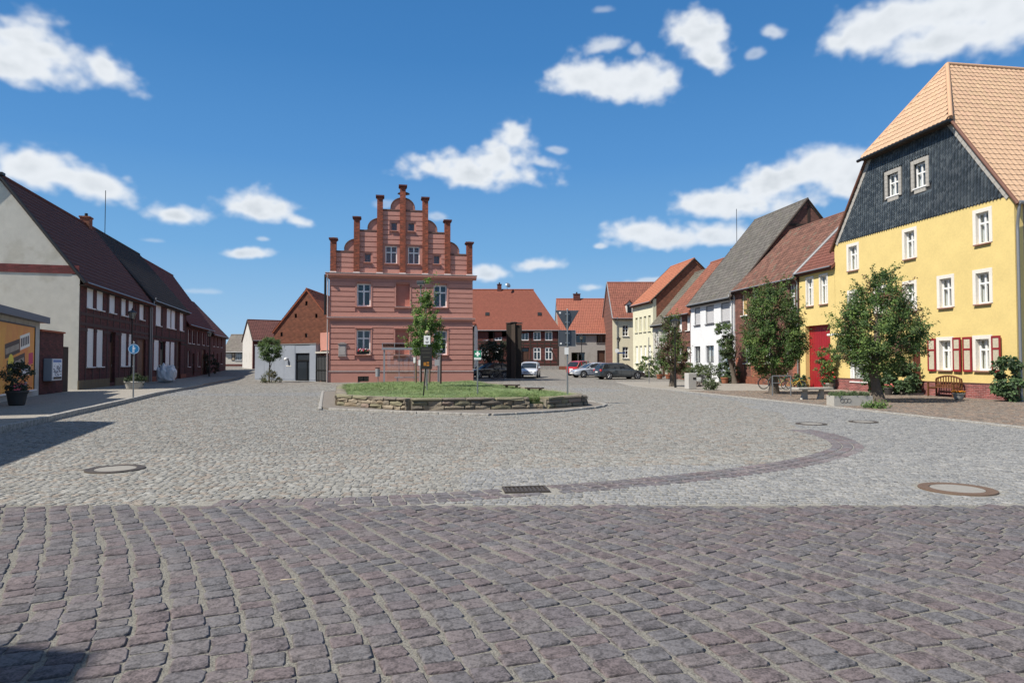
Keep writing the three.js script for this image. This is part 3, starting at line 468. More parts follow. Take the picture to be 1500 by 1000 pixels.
// a boarded or panelled door
function door(parent, r, m, s = {}) {
  const w = r.x1 - r.x0, h = r.y1 - r.y0, g = group('door', parent), rec = s.recess ?? 0.18; g.position.set(r.x0, r.y0, 0);
  const fl = s.light ? h * 0.82 : h, n = s.leaves ?? 1, lw = (w - 0.14) / n;
  mesh('frame', [span(0, 0.07, 0, h, -rec - 0.06, -rec + 0.03), span(w - 0.07, w, 0, h, -rec - 0.06, -rec + 0.03), span(0.07, w - 0.07, h - 0.07, h, -rec - 0.06, -rec + 0.03)], s.frameMat ?? m, g);
  for (let i = 0; i < n; i++) {
    const x0 = 0.07 + i * lw, lf = mesh('leaf', span(x0 + 0.005, x0 + lw - 0.005, 0.02, fl - 0.075, -rec - 0.05, -rec), m, g);
    if (s.planks) { const k = Math.max(2, Math.round(lw / 0.22)), pw = (lw - 0.02) / k; for (let q = 0; q < k; q++) mesh('plank', new RoundedBoxGeometry(pw - 0.012, fl - 0.12, 0.02, 1, 0.006).translate(x0 + 0.01 + (q + 0.5) * pw, fl / 2 - 0.03, -rec + 0.008), m, lf); } else for (const [a, b] of [[0.08, 0.42], [0.47, 0.90]]) mesh('panel', new RoundedBoxGeometry(lw * 0.68, fl * (b - a), 0.03, 1, 0.01).translate(x0 + lw / 2, fl * (a + b) / 2, -rec + 0.006), m, lf);
  }
  if (s.light) mesh('fanlight', span(0.09, w - 0.09, fl - 0.02, h - 0.09, -rec - 0.03, -rec - 0.01), M.darkGlass, g);
  mesh('handle', [box(0.03, 0.16, 0.012, w * (n > 1 ? 0.53 : 0.85), 1.03, -rec + 0.03), box(0.11, 0.02, 0.02, w * (n > 1 ? 0.53 : 0.85) - 0.04, 1.06, -rec + 0.055)], M.galv, g);
  return g;
}
function downpipe(parent, x, y0, y1, z = 0.09, m = M.zinc) { return mesh('downpipe', [tube([[x, y1, z + 0.25], [x, y1 - 0.22, z + 0.2], [x, y1 - 0.5, z], [x, y1 - 0.9, z]], 0.05, 14, 8), bar([x, y1 - 0.88, z], [x, y0, z], 0.05), ...[0.25, 0.6].map((t) => new THREE.CylinderGeometry(0.062, 0.062, 0.05, 10).translate(x, lerp(y0, y1, t), z))], m, parent); }
function chimney(parent, x, y, z, w, h, d, m, n = 1) { const c = mesh('chimney', [box(w, h, d, x, y + h / 2, z), box(w + 0.1, 0.1, d + 0.1, x, y + h + 0.05, z)], m, parent); for (let i = 0; i < n; i++) mesh('pot', new THREE.CylinderGeometry(0.1, 0.12, 0.25, 10).translate(x + (i - (n - 1) / 2) * 0.3, y + h + 0.225, z), M.dark, c); return c; }
// an ordinary house; ridge along the front ('par') or gable to the front ('perp'). Openings are in metres on the front.
function house(o) {
  const f = o.f, W = f.W, dep = o.depth, ov = o.over ?? 0.3, sideOv = o.sideOver ?? 0.08, th = 0.14, ev = o.eave, rd = o.ridgeAt ?? dep / 2, rg = o.ridge;
  const g = thing(o.name, o.label, o.category ?? 'house', [f.a[0], f.a[1], f.base], f.turn, o.group);
  g.userData.facade = undefined; delete g.userData.facade;
  const holes = (o.openings ?? []).map((q) => rectHole(q.r)), wt = 0.35;
  const ground = -0.25;
  const front = o.dir === 'perp' ? [[0, ground], [W, ground], [W, ev], [W / 2, rg - 0.1], [0, ev]] : [[0, ground], [W, ground], [W, ev], [0, ev]];
  const wall = mesh('wall', extrude(front, wt, holes).translate(0, 0, -wt), o.wallMat, g);
  if (o.dir !== 'perp') {
    const side = [[wt, ground], [dep, ground], [dep, ev - 0.1], [rd, rg - 0.1], [wt, lerp(ev, rg, wt / rd) - 0.1]];
    for (const [x, m] of [[0, o.gableMatL ?? o.gableMat ?? o.wallMat], [W - 0.3, o.gableMatR ?? o.gableMat ?? o.wallMat]]) mesh('side_wall', extrude(x && o.hipR ? [[wt, ground], [dep, ground], [dep, ev - 0.1], [wt, ev - 0.1]] : side, 0.3).rotateY(Math.PI / 2).translate(x, 0, 0), m, g);
  } else for (const x of [0, W - 0.3]) mesh('side_wall', span(x, x + 0.3, ground, ev - 0.1, -dep, -wt), o.gableMat ?? o.wallMat, g);
  if (o.dir === 'perp') mesh('back_wall', extrude([[0.3, ground], [W - 0.3, ground], [W - 0.3, ev], [W / 2, rg - 0.2], [0.3, ev]], 0.3).translate(0, 0, -dep), o.wallMat, g); else mesh('back_wall', span(0.3, W - 0.3, ground, ev - 0.12, -dep, -dep + 0.3), o.wallMat, g);
  // roof
  const under = flat('roof_' + o.name + Math.round(f.a[0] * 10) + Math.round(f.a[1] * 10), o.tile.c, 0.9);
  let roof;
  if (o.dir === 'perp') {
    const sl = (rg - ev) / (W / 2), p = [[-ov, ev - ov * sl], [W / 2, rg], [W + ov, ev - ov * sl], [W + ov, ev - ov * sl - th], [W / 2, rg - th * 1.3], [-ov, ev - ov * sl - th]];
    roof = mesh('roof', extrude(p, dep + (o.frontOver ?? 0.15) - 0.1).translate(0, 0, -dep), under, g);
    const L = Math.hypot(W / 2 + ov, (rg - ev) + ov * sl), zf = (o.frontOver ?? 0.15) - 0.1, dl = V(W / 2 + ov, rg - ev + ov * sl, 0).normalize(), dr = V(-(W / 2 + ov), rg - ev + ov * sl, 0).normalize();
    tiles(roof, V(W + ov, ev - ov * sl + 0.005, zf), V(0, 0, -1), dr, dep + zf, L, o.tile.c, { ...o.tile });
    tiles(roof, V(-ov, ev - ov * sl + 0.005, -dep), V(0, 0, 1), dl, dep + zf, L, o.tile.c, { ...o.tile, seed: 9 });
    mesh('ridge_tiles', bar([W / 2, rg + 0.02, zf], [W / 2, rg + 0.02, -dep], 0.1, 8), under, roof);
  } else {
    const s1 = (rg - ev) / rd, s2 = (rg - ev) / (dep - rd), p = [[-ov, ev - ov * s1], [rd, rg], [dep + ov, ev - ov * s2], [dep + ov, ev - ov * s2 - th], [rd, rg - th * 1.4], [-ov, ev - ov * s1 - th]];
    const hipR = o.hipR ?? 0;
    if (!hipR) {
      roof = mesh('roof', extrude(p, W + 2 * sideOv).rotateY(Math.PI / 2).translate(-sideOv, 0, 0), under, g);
    } else {   // the ridge stops short of the right end: a hipped end
      const e0 = ev - ov * s1, pos = [[-sideOv, e0, ov], [W + ov, e0, ov], [W - hipR, rg, -rd], [-sideOv, rg, -rd], [W + ov, e0, -dep - ov], [-sideOv, e0, -dep - ov]], id = [0, 1, 2, 0, 2, 3, 1, 4, 2, 4, 5, 3, 4, 3, 2, 5, 0, 3, 0, 5, 4, 0, 4, 1];
      const q = new THREE.BufferGeometry(); q.setAttribute('position', new THREE.Float32BufferAttribute(pos.flat(), 3)); q.setIndex(id); const q2 = q.toNonIndexed(); q2.computeVertexNormals(); roof = mesh('roof', q2, under, g);
    }
    const L = Math.hypot(rd + ov, rg - ev + ov * s1), v = V(0, rg - ev + ov * s1, -(rd + ov)).normalize(), U = W + 2 * sideOv + (hipR ? ov - sideOv : 0);
    tiles(roof, V(-sideOv, ev - ov * s1 + 0.005, ov), V(1, 0, 0), v, U, L, o.tile.c, { ...o.tile, range: hipR ? (b) => [0, lerp(U, W - hipR + sideOv, b / L)] : undefined });
    mesh('ridge_tiles', bar([-sideOv, rg + 0.02, -rd], [W + sideOv - (hipR || 0), rg + 0.02, -rd], 0.1, 8), under, roof);
    if (o.gutter !== false) { const gy = ev - ov * s1 - 0.02; mesh('gutter', new THREE.CylinderGeometry(0.075, 0.075, U - 0.04, 10, 1, true, 0, Math.PI).rotateZ(Math.PI / 2).rotateX(0).translate(W / 2 + (hipR ? (ov - sideOv) / 2 : 0), gy, ov + 0.07), o.gutterMat ?? M.zinc, g); mesh('eave_board', span(-sideOv + 0.01, W + sideOv - 0.01, gy - 0.13, gy - 0.09, 0.01, ov), M.timber, g); }
    if (o.verge) for (const x of [-sideOv, W + sideOv]) { mesh('verge_board', bar([x, ev - ov * s1 - 0.02, ov], [x, rg - 0.02, -rd], 0.09, 4), o.verge, g); mesh('verge_board', bar([x, rg - 0.02, -rd], [x, ev - ov * s2, -dep - ov], 0.09, 4), o.verge, g); }
  }
  if (o.plinth) { const hs = (o.openings ?? []).filter((q) => q.r.y0 < o.plinth.h).map((q) => [q.r.x0 - 0.02, q.r.x1 + 0.02]).sort((a, b) => a[0] - b[0]); let x = -0.02; const pl = []; for (const [a, b] of [...hs, [W + 0.02, W + 0.02]]) { if (a > x + 0.05) pl.push(span(x, a, ground, o.plinth.h, 0.0, 0.045)); x = b; } mesh('plinth', pl, o.plinth.m, g); }
  for (const q of o.openings ?? []) { if (q.door) door(g, q.r, q.door, q.s); else win(g, q.r, q.s); }
  if (o.frame) timberFrame(g, W, ev, o.frame);
  return g;
}
function timberFrame(g, W, ev, { posts, rails, t = 0.16, m = M.timber, braces = [], holes = [] }) {
  const list = [], z0 = -0.02, z1 = 0.022;
  const cut = (a0, a1, hs) => { const out = []; let x = a0; for (const [p, q] of hs.sort((p, q) => p[0] - q[0])) { if (p > x) out.push([x, Math.min(p, a1)]); x = Math.max(x, q); } if (x < a1) out.push([x, a1]); return out.filter((q) => q[1] - q[0] > 0.05); };
  for (const x of posts) for (const [a, b] of cut(0.35, ev - 0.05, holes.filter((r) => r.x0 < x + t / 2 && r.x1 > x - t / 2).map((r) => [r.y0 - 0.02, r.y1 + 0.02]))) list.push(span(x - t / 2, x + t / 2, a, b, z0, z1));
  for (const y of rails) for (const [a, b] of cut(0, W, holes.filter((r) => r.y0 < y + t / 2 && r.y1 > y - t / 2).map((r) => [r.x0 - 0.02, r.x1 + 0.02]))) list.push(span(a, b, y - t / 2, y + t / 2, z0, z1 + 0.003));
  for (const [x0, y0, x1, y1] of braces) { const L = Math.hypot(x1 - x0, y1 - y0); list.push(box(L, t, z1 - z0 - 0.004, (x0 + x1) / 2, (y0 + y1) / 2, 0, 0, 0, Math.atan2(y1 - y0, x1 - x0))); }
  mesh('timber_frame', list, m, g);
}
function antenna(name, label, X, y, D, h, bars = true) {
  const o = thing(name, label, 'antenna', [X, D, y]); mesh('mast', bar([0, 0, 0], [0, h, 0], 0.025, 6), M.darkMetal, o);
  if (bars) { mesh('boom', [bar([-0.9, h * 0.3, 0], [0.15, h * 0.3, 0], 0.015, 5), bar([-0.45, h * 0.95, 0.1], [0.5, h * 0.95, -0.1], 0.012, 5)], M.darkMetal, o); const el = []; for (let i = 0; i < 7; i++) el.push(bar([-0.85 + i * 0.14, h * 0.3 - 0.18, 0], [-0.85 + i * 0.14, h * 0.3 + 0.18, 0], 0.007, 4)); for (let i = 0; i < 5; i++) el.push(bar([-0.4 + i * 0.2, h * 0.95, -0.28], [-0.4 + i * 0.2, h * 0.95, 0.28], 0.007, 4)); mesh('element', el, M.darkMetal, o); }
  return o;
}
// ================================================================ THE BUILDINGS
const inset = (r, t) => ({ x0: r.x0 + t, x1: r.x1 - t, y0: r.y0, y1: r.y1 - t });
const BK = {
  red: brickwork('brick_red', [0.56, 0.32, 0.25], [0.47, 0.26, 0.21], [0.58, 0.50, 0.44], 11),
  dark: brickwork('brick_dark', [0.45, 0.235, 0.21], [0.38, 0.20, 0.185], [0.36, 0.27, 0.25], 12),
  orange: brickwork('brick_orange', [0.58, 0.34, 0.25], [0.48, 0.28, 0.21], [0.52, 0.42, 0.35], 13),
  pilaster: brickwork('brick_pilaster', [0.66, 0.33, 0.22], [0.52, 0.26, 0.19], [0.56, 0.42, 0.36], 14, 0.4),
  plinth: brickwork('brick_plinth', [0.60, 0.34, 0.32], [0.50, 0.27, 0.26], [0.78, 0.70, 0.68], 15),
  base: brickwork('brick_base', [0.66, 0.40, 0.31], [0.56, 0.34, 0.27], [0.60, 0.50, 0.43], 19),
  brown: brickwork('brick_brown', [0.52, 0.34, 0.29], [0.44, 0.29, 0.25], [0.50, 0.42, 0.38], 16),
};
// ---------------------------------------------------------------- town hall
{
  const f = new Facade(-14.3, 53.3, -3.2, 55.3, 0), W = f.W, xc = W / 2;
  const pink = plaster('pink_plaster', [0.66, 0.32, 0.255], T.mottle, 3.2), pinkBand = plaster('pink_band', [0.70, 0.34, 0.272], T.mottle, 2.3), pinkRed = plaster('niche_plaster', [0.62, 0.245, 0.185], T.mottle, 2), stoneCap = plaster('cornice_cap', [0.85, 0.72, 0.68]);
  const g = thing('town_hall', 'pink plastered town hall with stepped brick gable', 'town hall', [f.a[0], f.a[1], 0], f.turn);
  const yP = f.hit(590, 544).y, yS = f.hit(590, 466).y, yC = f.hit(590, 402.5).y;
  const low = [f.rect(522, 483, 542.5, 519), f.rect(578.5, 483, 599, 520), f.rect(636, 484, 654, 520)], up = [f.rect(522.5, 414.5, 543, 449), f.rect(580, 416, 600, 450), f.rect(635.5, 417, 654, 450)];
  const cellar = f.rect(524, 551, 540, 558.5);
  const even = (rs) => { const y0 = Math.min(...rs.map((r) => r.y0)), y1 = Math.max(...rs.map((r) => r.y1)); rs.forEach((r) => { r.y0 = y0 + 0.03; r.y1 = y1 - 0.03; const m = (r.x0 + r.x1) / 2; r.x0 = m - 0.54; r.x1 = m + 0.54; }); }; even(low); even(up);
  mesh('wall', extrude([[0, -0.2], [W, -0.2], [W, yC], [0, yC]], 0.4, [...low, ...up, cellar].map(rectHole)).translate(0, 0, -0.4), pink, g);
  const back = 9;
  mesh('side_wall', span(0, 0.4, -0.2, yC, -back, -0.4), pink, g); mesh('side_wall', span(W - 0.4, W, -0.2, yC, -back, -0.4), pink, g); mesh('back_wall', extrude([[0.4, -0.2], [W - 0.4, -0.2], [W - 0.4, yC], [xc, yC + 5.8], [0.4, yC]], 0.4).translate(0, 0, -back), pink, g);
  const bands = (x0, x1, y0, y1, hs, n) => { const bh = (y1 - y0) / n; for (let i = 0; i < n; i++) { const a = y0 + i * bh + 0.036, b = y0 + (i + 1) * bh - 0.036; let x = x0; const cut = hs.filter((r) => r.y0 - 0.12 < b && r.y1 + 0.1 > a).map((r) => [r.x0 - 0.13, r.x1 + 0.13]).sort((p, q) => p[0] - q[0]); for (const [p, q] of [...cut, [x1, x1]]) { if (Math.min(p, x1) - x > 0.1) mesh('plaster_band', span(x, Math.min(p, x1), a, b, 0.0, 0.075), pinkBand, g); x = Math.max(x, q); } } };
  bands(0.01, W - 0.01, yP + 0.07, yS - 0.40, low, 9); bands(0.01, W - 0.01, yS + 0.06, yC - 0.62, up, 7);
  mesh('plinth', (() => { const out = []; let x = -0.06; for (const [a, b] of [[cellar.x0, cellar.x1], [W + 0.06, W + 0.06]]) { out.push(span(x, a, -0.2, yP, 0, 0.07)); x = b; } out.push(span(cellar.x0, cellar.x1, cellar.y1, yP, 0, 0.07)); return out; })(), pink, g);
  mesh('plinth_cap', span(-0.08, W + 0.08, yP, yP + 0.06, 0, 0.11), stoneCap, g);
  const moulding = (name, y, out, h, m) => { const p = new THREE.Shape(); p.moveTo(0, 0); p.lineTo(0.03, 0); p.quadraticCurveTo(out * 0.5, h * 0.15, out * 0.75, h * 0.55); p.lineTo(out, h * 0.6); p.lineTo(out, h); p.lineTo(0, h + 0.03); p.closePath(); return mesh(name, new THREE.ExtrudeGeometry(p, { depth: W + 2 * out - 0.1, bevelEnabled: false, curveSegments: 5 }).rotateY(-Math.PI / 2).rotateZ(0).translate(W + out - 0.05, y, 0), m, g); };
  moulding('string_course', yS - 0.22, 0.22, 0.22, pink); mesh('string_cap', span(-0.2, W + 0.2, yS + 0.012, yS + 0.045, 0, 0.235), stoneCap, g);
  moulding('cornice', yC - 0.34, 0.34, 0.32, pink); mesh('cornice_cap', span(-0.34, W + 0.34, yC + 0.012, yC + 0.05, -0.5, 0.36), stoneCap, g);
  for (const r of [low[0], low[2], up[0], up[2]]) { const w = win(g, r, { cols: 2, rows: [0.66], recess: 0.2, ft: 0.11, sillMat: pink, sillOut: 0.2, surround: 0 }); mesh('architrave', [span(-0.12, 0, -0.02, r.y1 - r.y0 + 0.12, 0, 0.10), span(r.x1 - r.x0, r.x1 - r.x0 + 0.12, -0.02, r.y1 - r.y0 + 0.12, 0, 0.10), span(-0.12, r.x1 - r.x0 + 0.12, r.y1 - r.y0 + 0.12, r.y1 - r.y0 + 0.18, 0, 0.13)], pink, w); }
  for (const r of [low[1], up[1]]) { const w = group('blind_window', g); w.position.set(r.x0, r.y0, 0); const ww = r.x1 - r.x0, hh = r.y1 - r.y0; mesh('panel', span(0, ww, 0, hh, -0.32, -0.16), pinkRed, w); mesh('sill', span(-0.12, ww + 0.12, -0.09, 0.0, -0.16, 0.2), pink, w); mesh('sill_cap', span(-0.13, ww + 0.13, 0.002, 0.02, -0.155, 0.21), stoneCap, w); mesh('architrave', [span(-0.12, 0, 0.02, hh + 0.12, 0, 0.10), span(ww, ww + 0.12, 0.02, hh + 0.12, 0, 0.10), span(-0.12, ww + 0.12, hh + 0.12, hh + 0.18, 0, 0.13)], pink, w); }
  win(g, cellar, { cols: 2, rows: [], recess: 0.12, sill: false, frame: M.darkMetal, ft: 0.05 });
  // the gable
  const pitch = 1.79, pw = 0.45, h = [f.hit(575, 306.5).y, f.hit(541, 336.5).y, f.hit(506, 367).y], top = [f.hit(591, 271).y, f.hit(557.5, 286).y, f.hit(523.5, 317).y, f.hit(489.5, 348).y];
  const outline = [[xc - 3 * pitch - pw / 2 + 0.02, yC], [xc + 3 * pitch + pw / 2 - 0.02, yC]], half = [];
  for (let b = 2; b >= 0; b--) { const xo = (b + 1) * pitch, xi = b * pitch, q = 0.92; half.push([xo, h[b]], [xi + q + 0.1, h[b]], [xi + q, h[b] + 0.12]); for (let k = 1; k <= 8; k++) { const a = k / 8 * Math.PI / 2; half.push([xi + q * Math.cos(a), h[b] + 0.12 + q * 0.85 * Math.sin(a)]); } half.push([xi, h[b] + 0.12 + q]); }
  half[0][0] = 3 * pitch + pw / 2 - 0.02;
  const right = half.map(([x, y]) => [xc + x, y]), left = half.map(([x, y]) => [xc - x, y]).reverse();
  const gw = [f.rect(565, 360, 582, 386), f.rect(598, 360, 614.5, 387)], gs = [f.rect(574.5, 326, 583.2, 338), f.rect(597.2, 327, 605.5, 339)], gl = [f.rect(532.6, 371, 541, 384), f.rect(635, 375, 643, 387)];
  gw.forEach((r, i) => { const m = xc + (i ? 1 : -1) * pitch * 0.5; r.x0 = m - 0.46; r.x1 = m + 0.46; r.y0 = gw[0].y0; r.y1 = r.y0 + 1.42; }); gs.forEach((r, i) => { const m = xc + (i ? 1 : -1) * pitch * 0.38; r.x0 = m - 0.23; r.x1 = m + 0.23; r.y0 = gs[0].y0; r.y1 = r.y0 + 0.66; }); gl.forEach((r, i) => { const m = xc + (i ? 1 : -1) * pitch * 1.52; r.x0 = m - 0.23; r.x1 = m + 0.23; r.y0 = gl[0].y0; r.y1 = r.y0 + 0.68; });
  const gh = [...gw, ...gs, ...gl];
  mesh('gable_wall', extrude([...outline, ...right, ...left], 0.4, gh.map(rectHole)).translate(0, 0, -0.4), pink, g);
  for (const s of [-1, 1]) for (let b = 0; b < 3; b++) { const a = xc + s * (b * pitch + pw / 2), c = xc + s * ((b + 1) * pitch - pw / 2); bands(Math.min(a, c), Math.max(a, c), yC + 0.08, h[b] - 0.14, gh, Math.round((h[b] - yC - 0.2) / 0.40));
    mesh('step_coping', span(Math.min(a, c) - 0.02, Math.max(a, c) + 0.02, h[b] - 0.12, h[b] - 0.01, -0.42, 0.1), plaster('gable_coping', [0.22, 0.12, 0.10]), g);
    const arc = []; for (let k = 0; k <= 10; k++) { const t = k / 10 * Math.PI / 2; arc.push([xc + s * (b * pitch + 0.94 * Math.cos(t)), h[b] + 0.14 + 0.94 * 0.86 * Math.sin(t), -0.17]); } const cp2 = []; for (let k = 0; k < 10; k++) { const p = arc[k], q = arc[k + 1], L = Math.hypot(q[0] - p[0], q[1] - p[1]); cp2.push(box(L + 0.02, 0.06, 0.52, (p[0] + q[0]) / 2, (p[1] + q[1]) / 2, -0.17, 0, 0, Math.atan2(q[1] - p[1], q[0] - p[0]))); } mesh('volute_coping', cp2, plaster('gable_coping'), g); }
  for (let k = -3; k <= 3; k++) { const x = xc + k * pitch, t = top[Math.abs(k)]; const p = mesh('pilaster', span(x - pw / 2, x + pw / 2, yC + 0.06, t - 0.22, -0.45, 0.22), BK.pilaster, g); mesh('cap', [span(x - pw / 2 - 0.05, x + pw / 2 + 0.05, t - 0.218, t - 0.15, -0.5, 0.27), span(x - pw / 2 - 0.11, x + pw / 2 + 0.11, t - 0.148, t - 0.04, -0.55, 0.33)], BK.dark, p); mesh('cap_cover', new THREE.ConeGeometry(0.40, 0.12, 4).rotateY(Math.PI / 4).translate(x, t + 0.022, -0.14), M.zinc, p); mesh('foot', span(x - pw / 2 - 0.03, x + pw / 2 + 0.03, yC + 0.052, yC + 0.14, 0.0, 0.26), stoneCap, p); }
  gw.forEach((r) => win(g, r, { cols: 2, rows: [0.64], recess: 0.16, ft: 0.08, sillMat: pink, sillOut: 0.19 })); [...gs, ...gl].forEach((r) => win(g, r, { cols: 1, rows: [], recess: 0.16, ft: 0.05, frame: flat('grey_frame', [0.3, 0.25, 0.24]), sillMat: pink, sillOut: 0.18 }));
  // roof behind the gable
  const rh = h[0] - 0.4, roof = mesh('roof', extrude([[-0.3, yC - 0.1], [0, yC + 0.12], [xc, rh], [W, yC + 0.12], [W + 0.3, yC - 0.1], [W, yC - 0.12], [0, yC - 0.12]], back - 0.35).translate(0, 0, -back - 0.05), flat('town_hall_roof', [0.30, 0.10, 0.06], 0.9), g);
  const L = Math.hypot(xc, rh - yC); for (const s of [1, -1]) tiles(roof, s > 0 ? V(W + 0.1, yC + 0.1, -0.45) : V(-0.1, yC + 0.1, -back), V(0, 0, -s), V(-s * xc, rh - yC, 0).normalize(), back - 0.5, L, [0.30, 0.10, 0.06], { amp: 0 });
  downpipe(g, -0.12, 0, yC - 0.1, 0.12, flat('pipe_pale', [0.5, 0.42, 0.40]));
  mesh('dark_pipe', [bar([-0.32, yS + 0.2, 0.0], [-0.32, yC - 0.1, 0.0], 0.09)], M.darkMetal, g);
  // siren behind the peak, plaque, cellar fittings
  const s = thing('siren', 'round dark siren hood behind the gable peak of the town hall', 'siren', [0, 0, 0]); const sp2 = f.world(xc + 0.08, 0, -0.75); s.position.set(sp2.x, top[0] - 0.95, sp2.z);
  mesh('mast', bar([0, -0.9, 0], [0, 0.5, 0], 0.04), M.darkMetal, s); mesh('hood', new THREE.LatheGeometry([[0, 0.62], [0.18, 0.58], [0.45, 0.47], [0.50, 0.42], [0.45, 0.40], [0.2, 0.36], [0, 0.34]].map((p) => new THREE.Vector2(...p)), 24), M.darkMetal, s);
  const pl = thing('memorial_plaque', 'pale stone memorial plaque with small pediment on the pink wall', 'plaque', [0, 0, 0]); const pr = f.rect(495.5, 504, 507, 521), pw2 = f.world((pr.x0 + pr.x1) / 2, pr.y0, 0.036); pl.position.copy(pw2); pl.rotation.y = f.turn;
  const cs = plaster('plaque_stone', [0.46, 0.40, 0.38], T.stain, 0.7), ww = pr.x1 - pr.x0, hh = pr.y1 - pr.y0; mesh('slab', new RoundedBoxGeometry(ww, hh, 0.08, 1, 0.02).translate(0, hh / 2, 0.04), cs, pl); mesh('inset', box(ww * 0.74, hh * 0.78, 0.012, 0, hh * 0.48, 0.084), plaster('plaque_face', [0.55, 0.50, 0.47], T.stain, 0.5), pl); mesh('cornice', [box(ww * 1.16, 0.07, 0.14, 0, hh + 0.037, 0.07), box(ww * 0.6, 0.08, 0.11, 0, hh + 0.112, 0.06)], cs, pl); mesh('foot', box(ww * 1.1, 0.06, 0.12, 0, -0.031, 0.06), cs, pl);
}
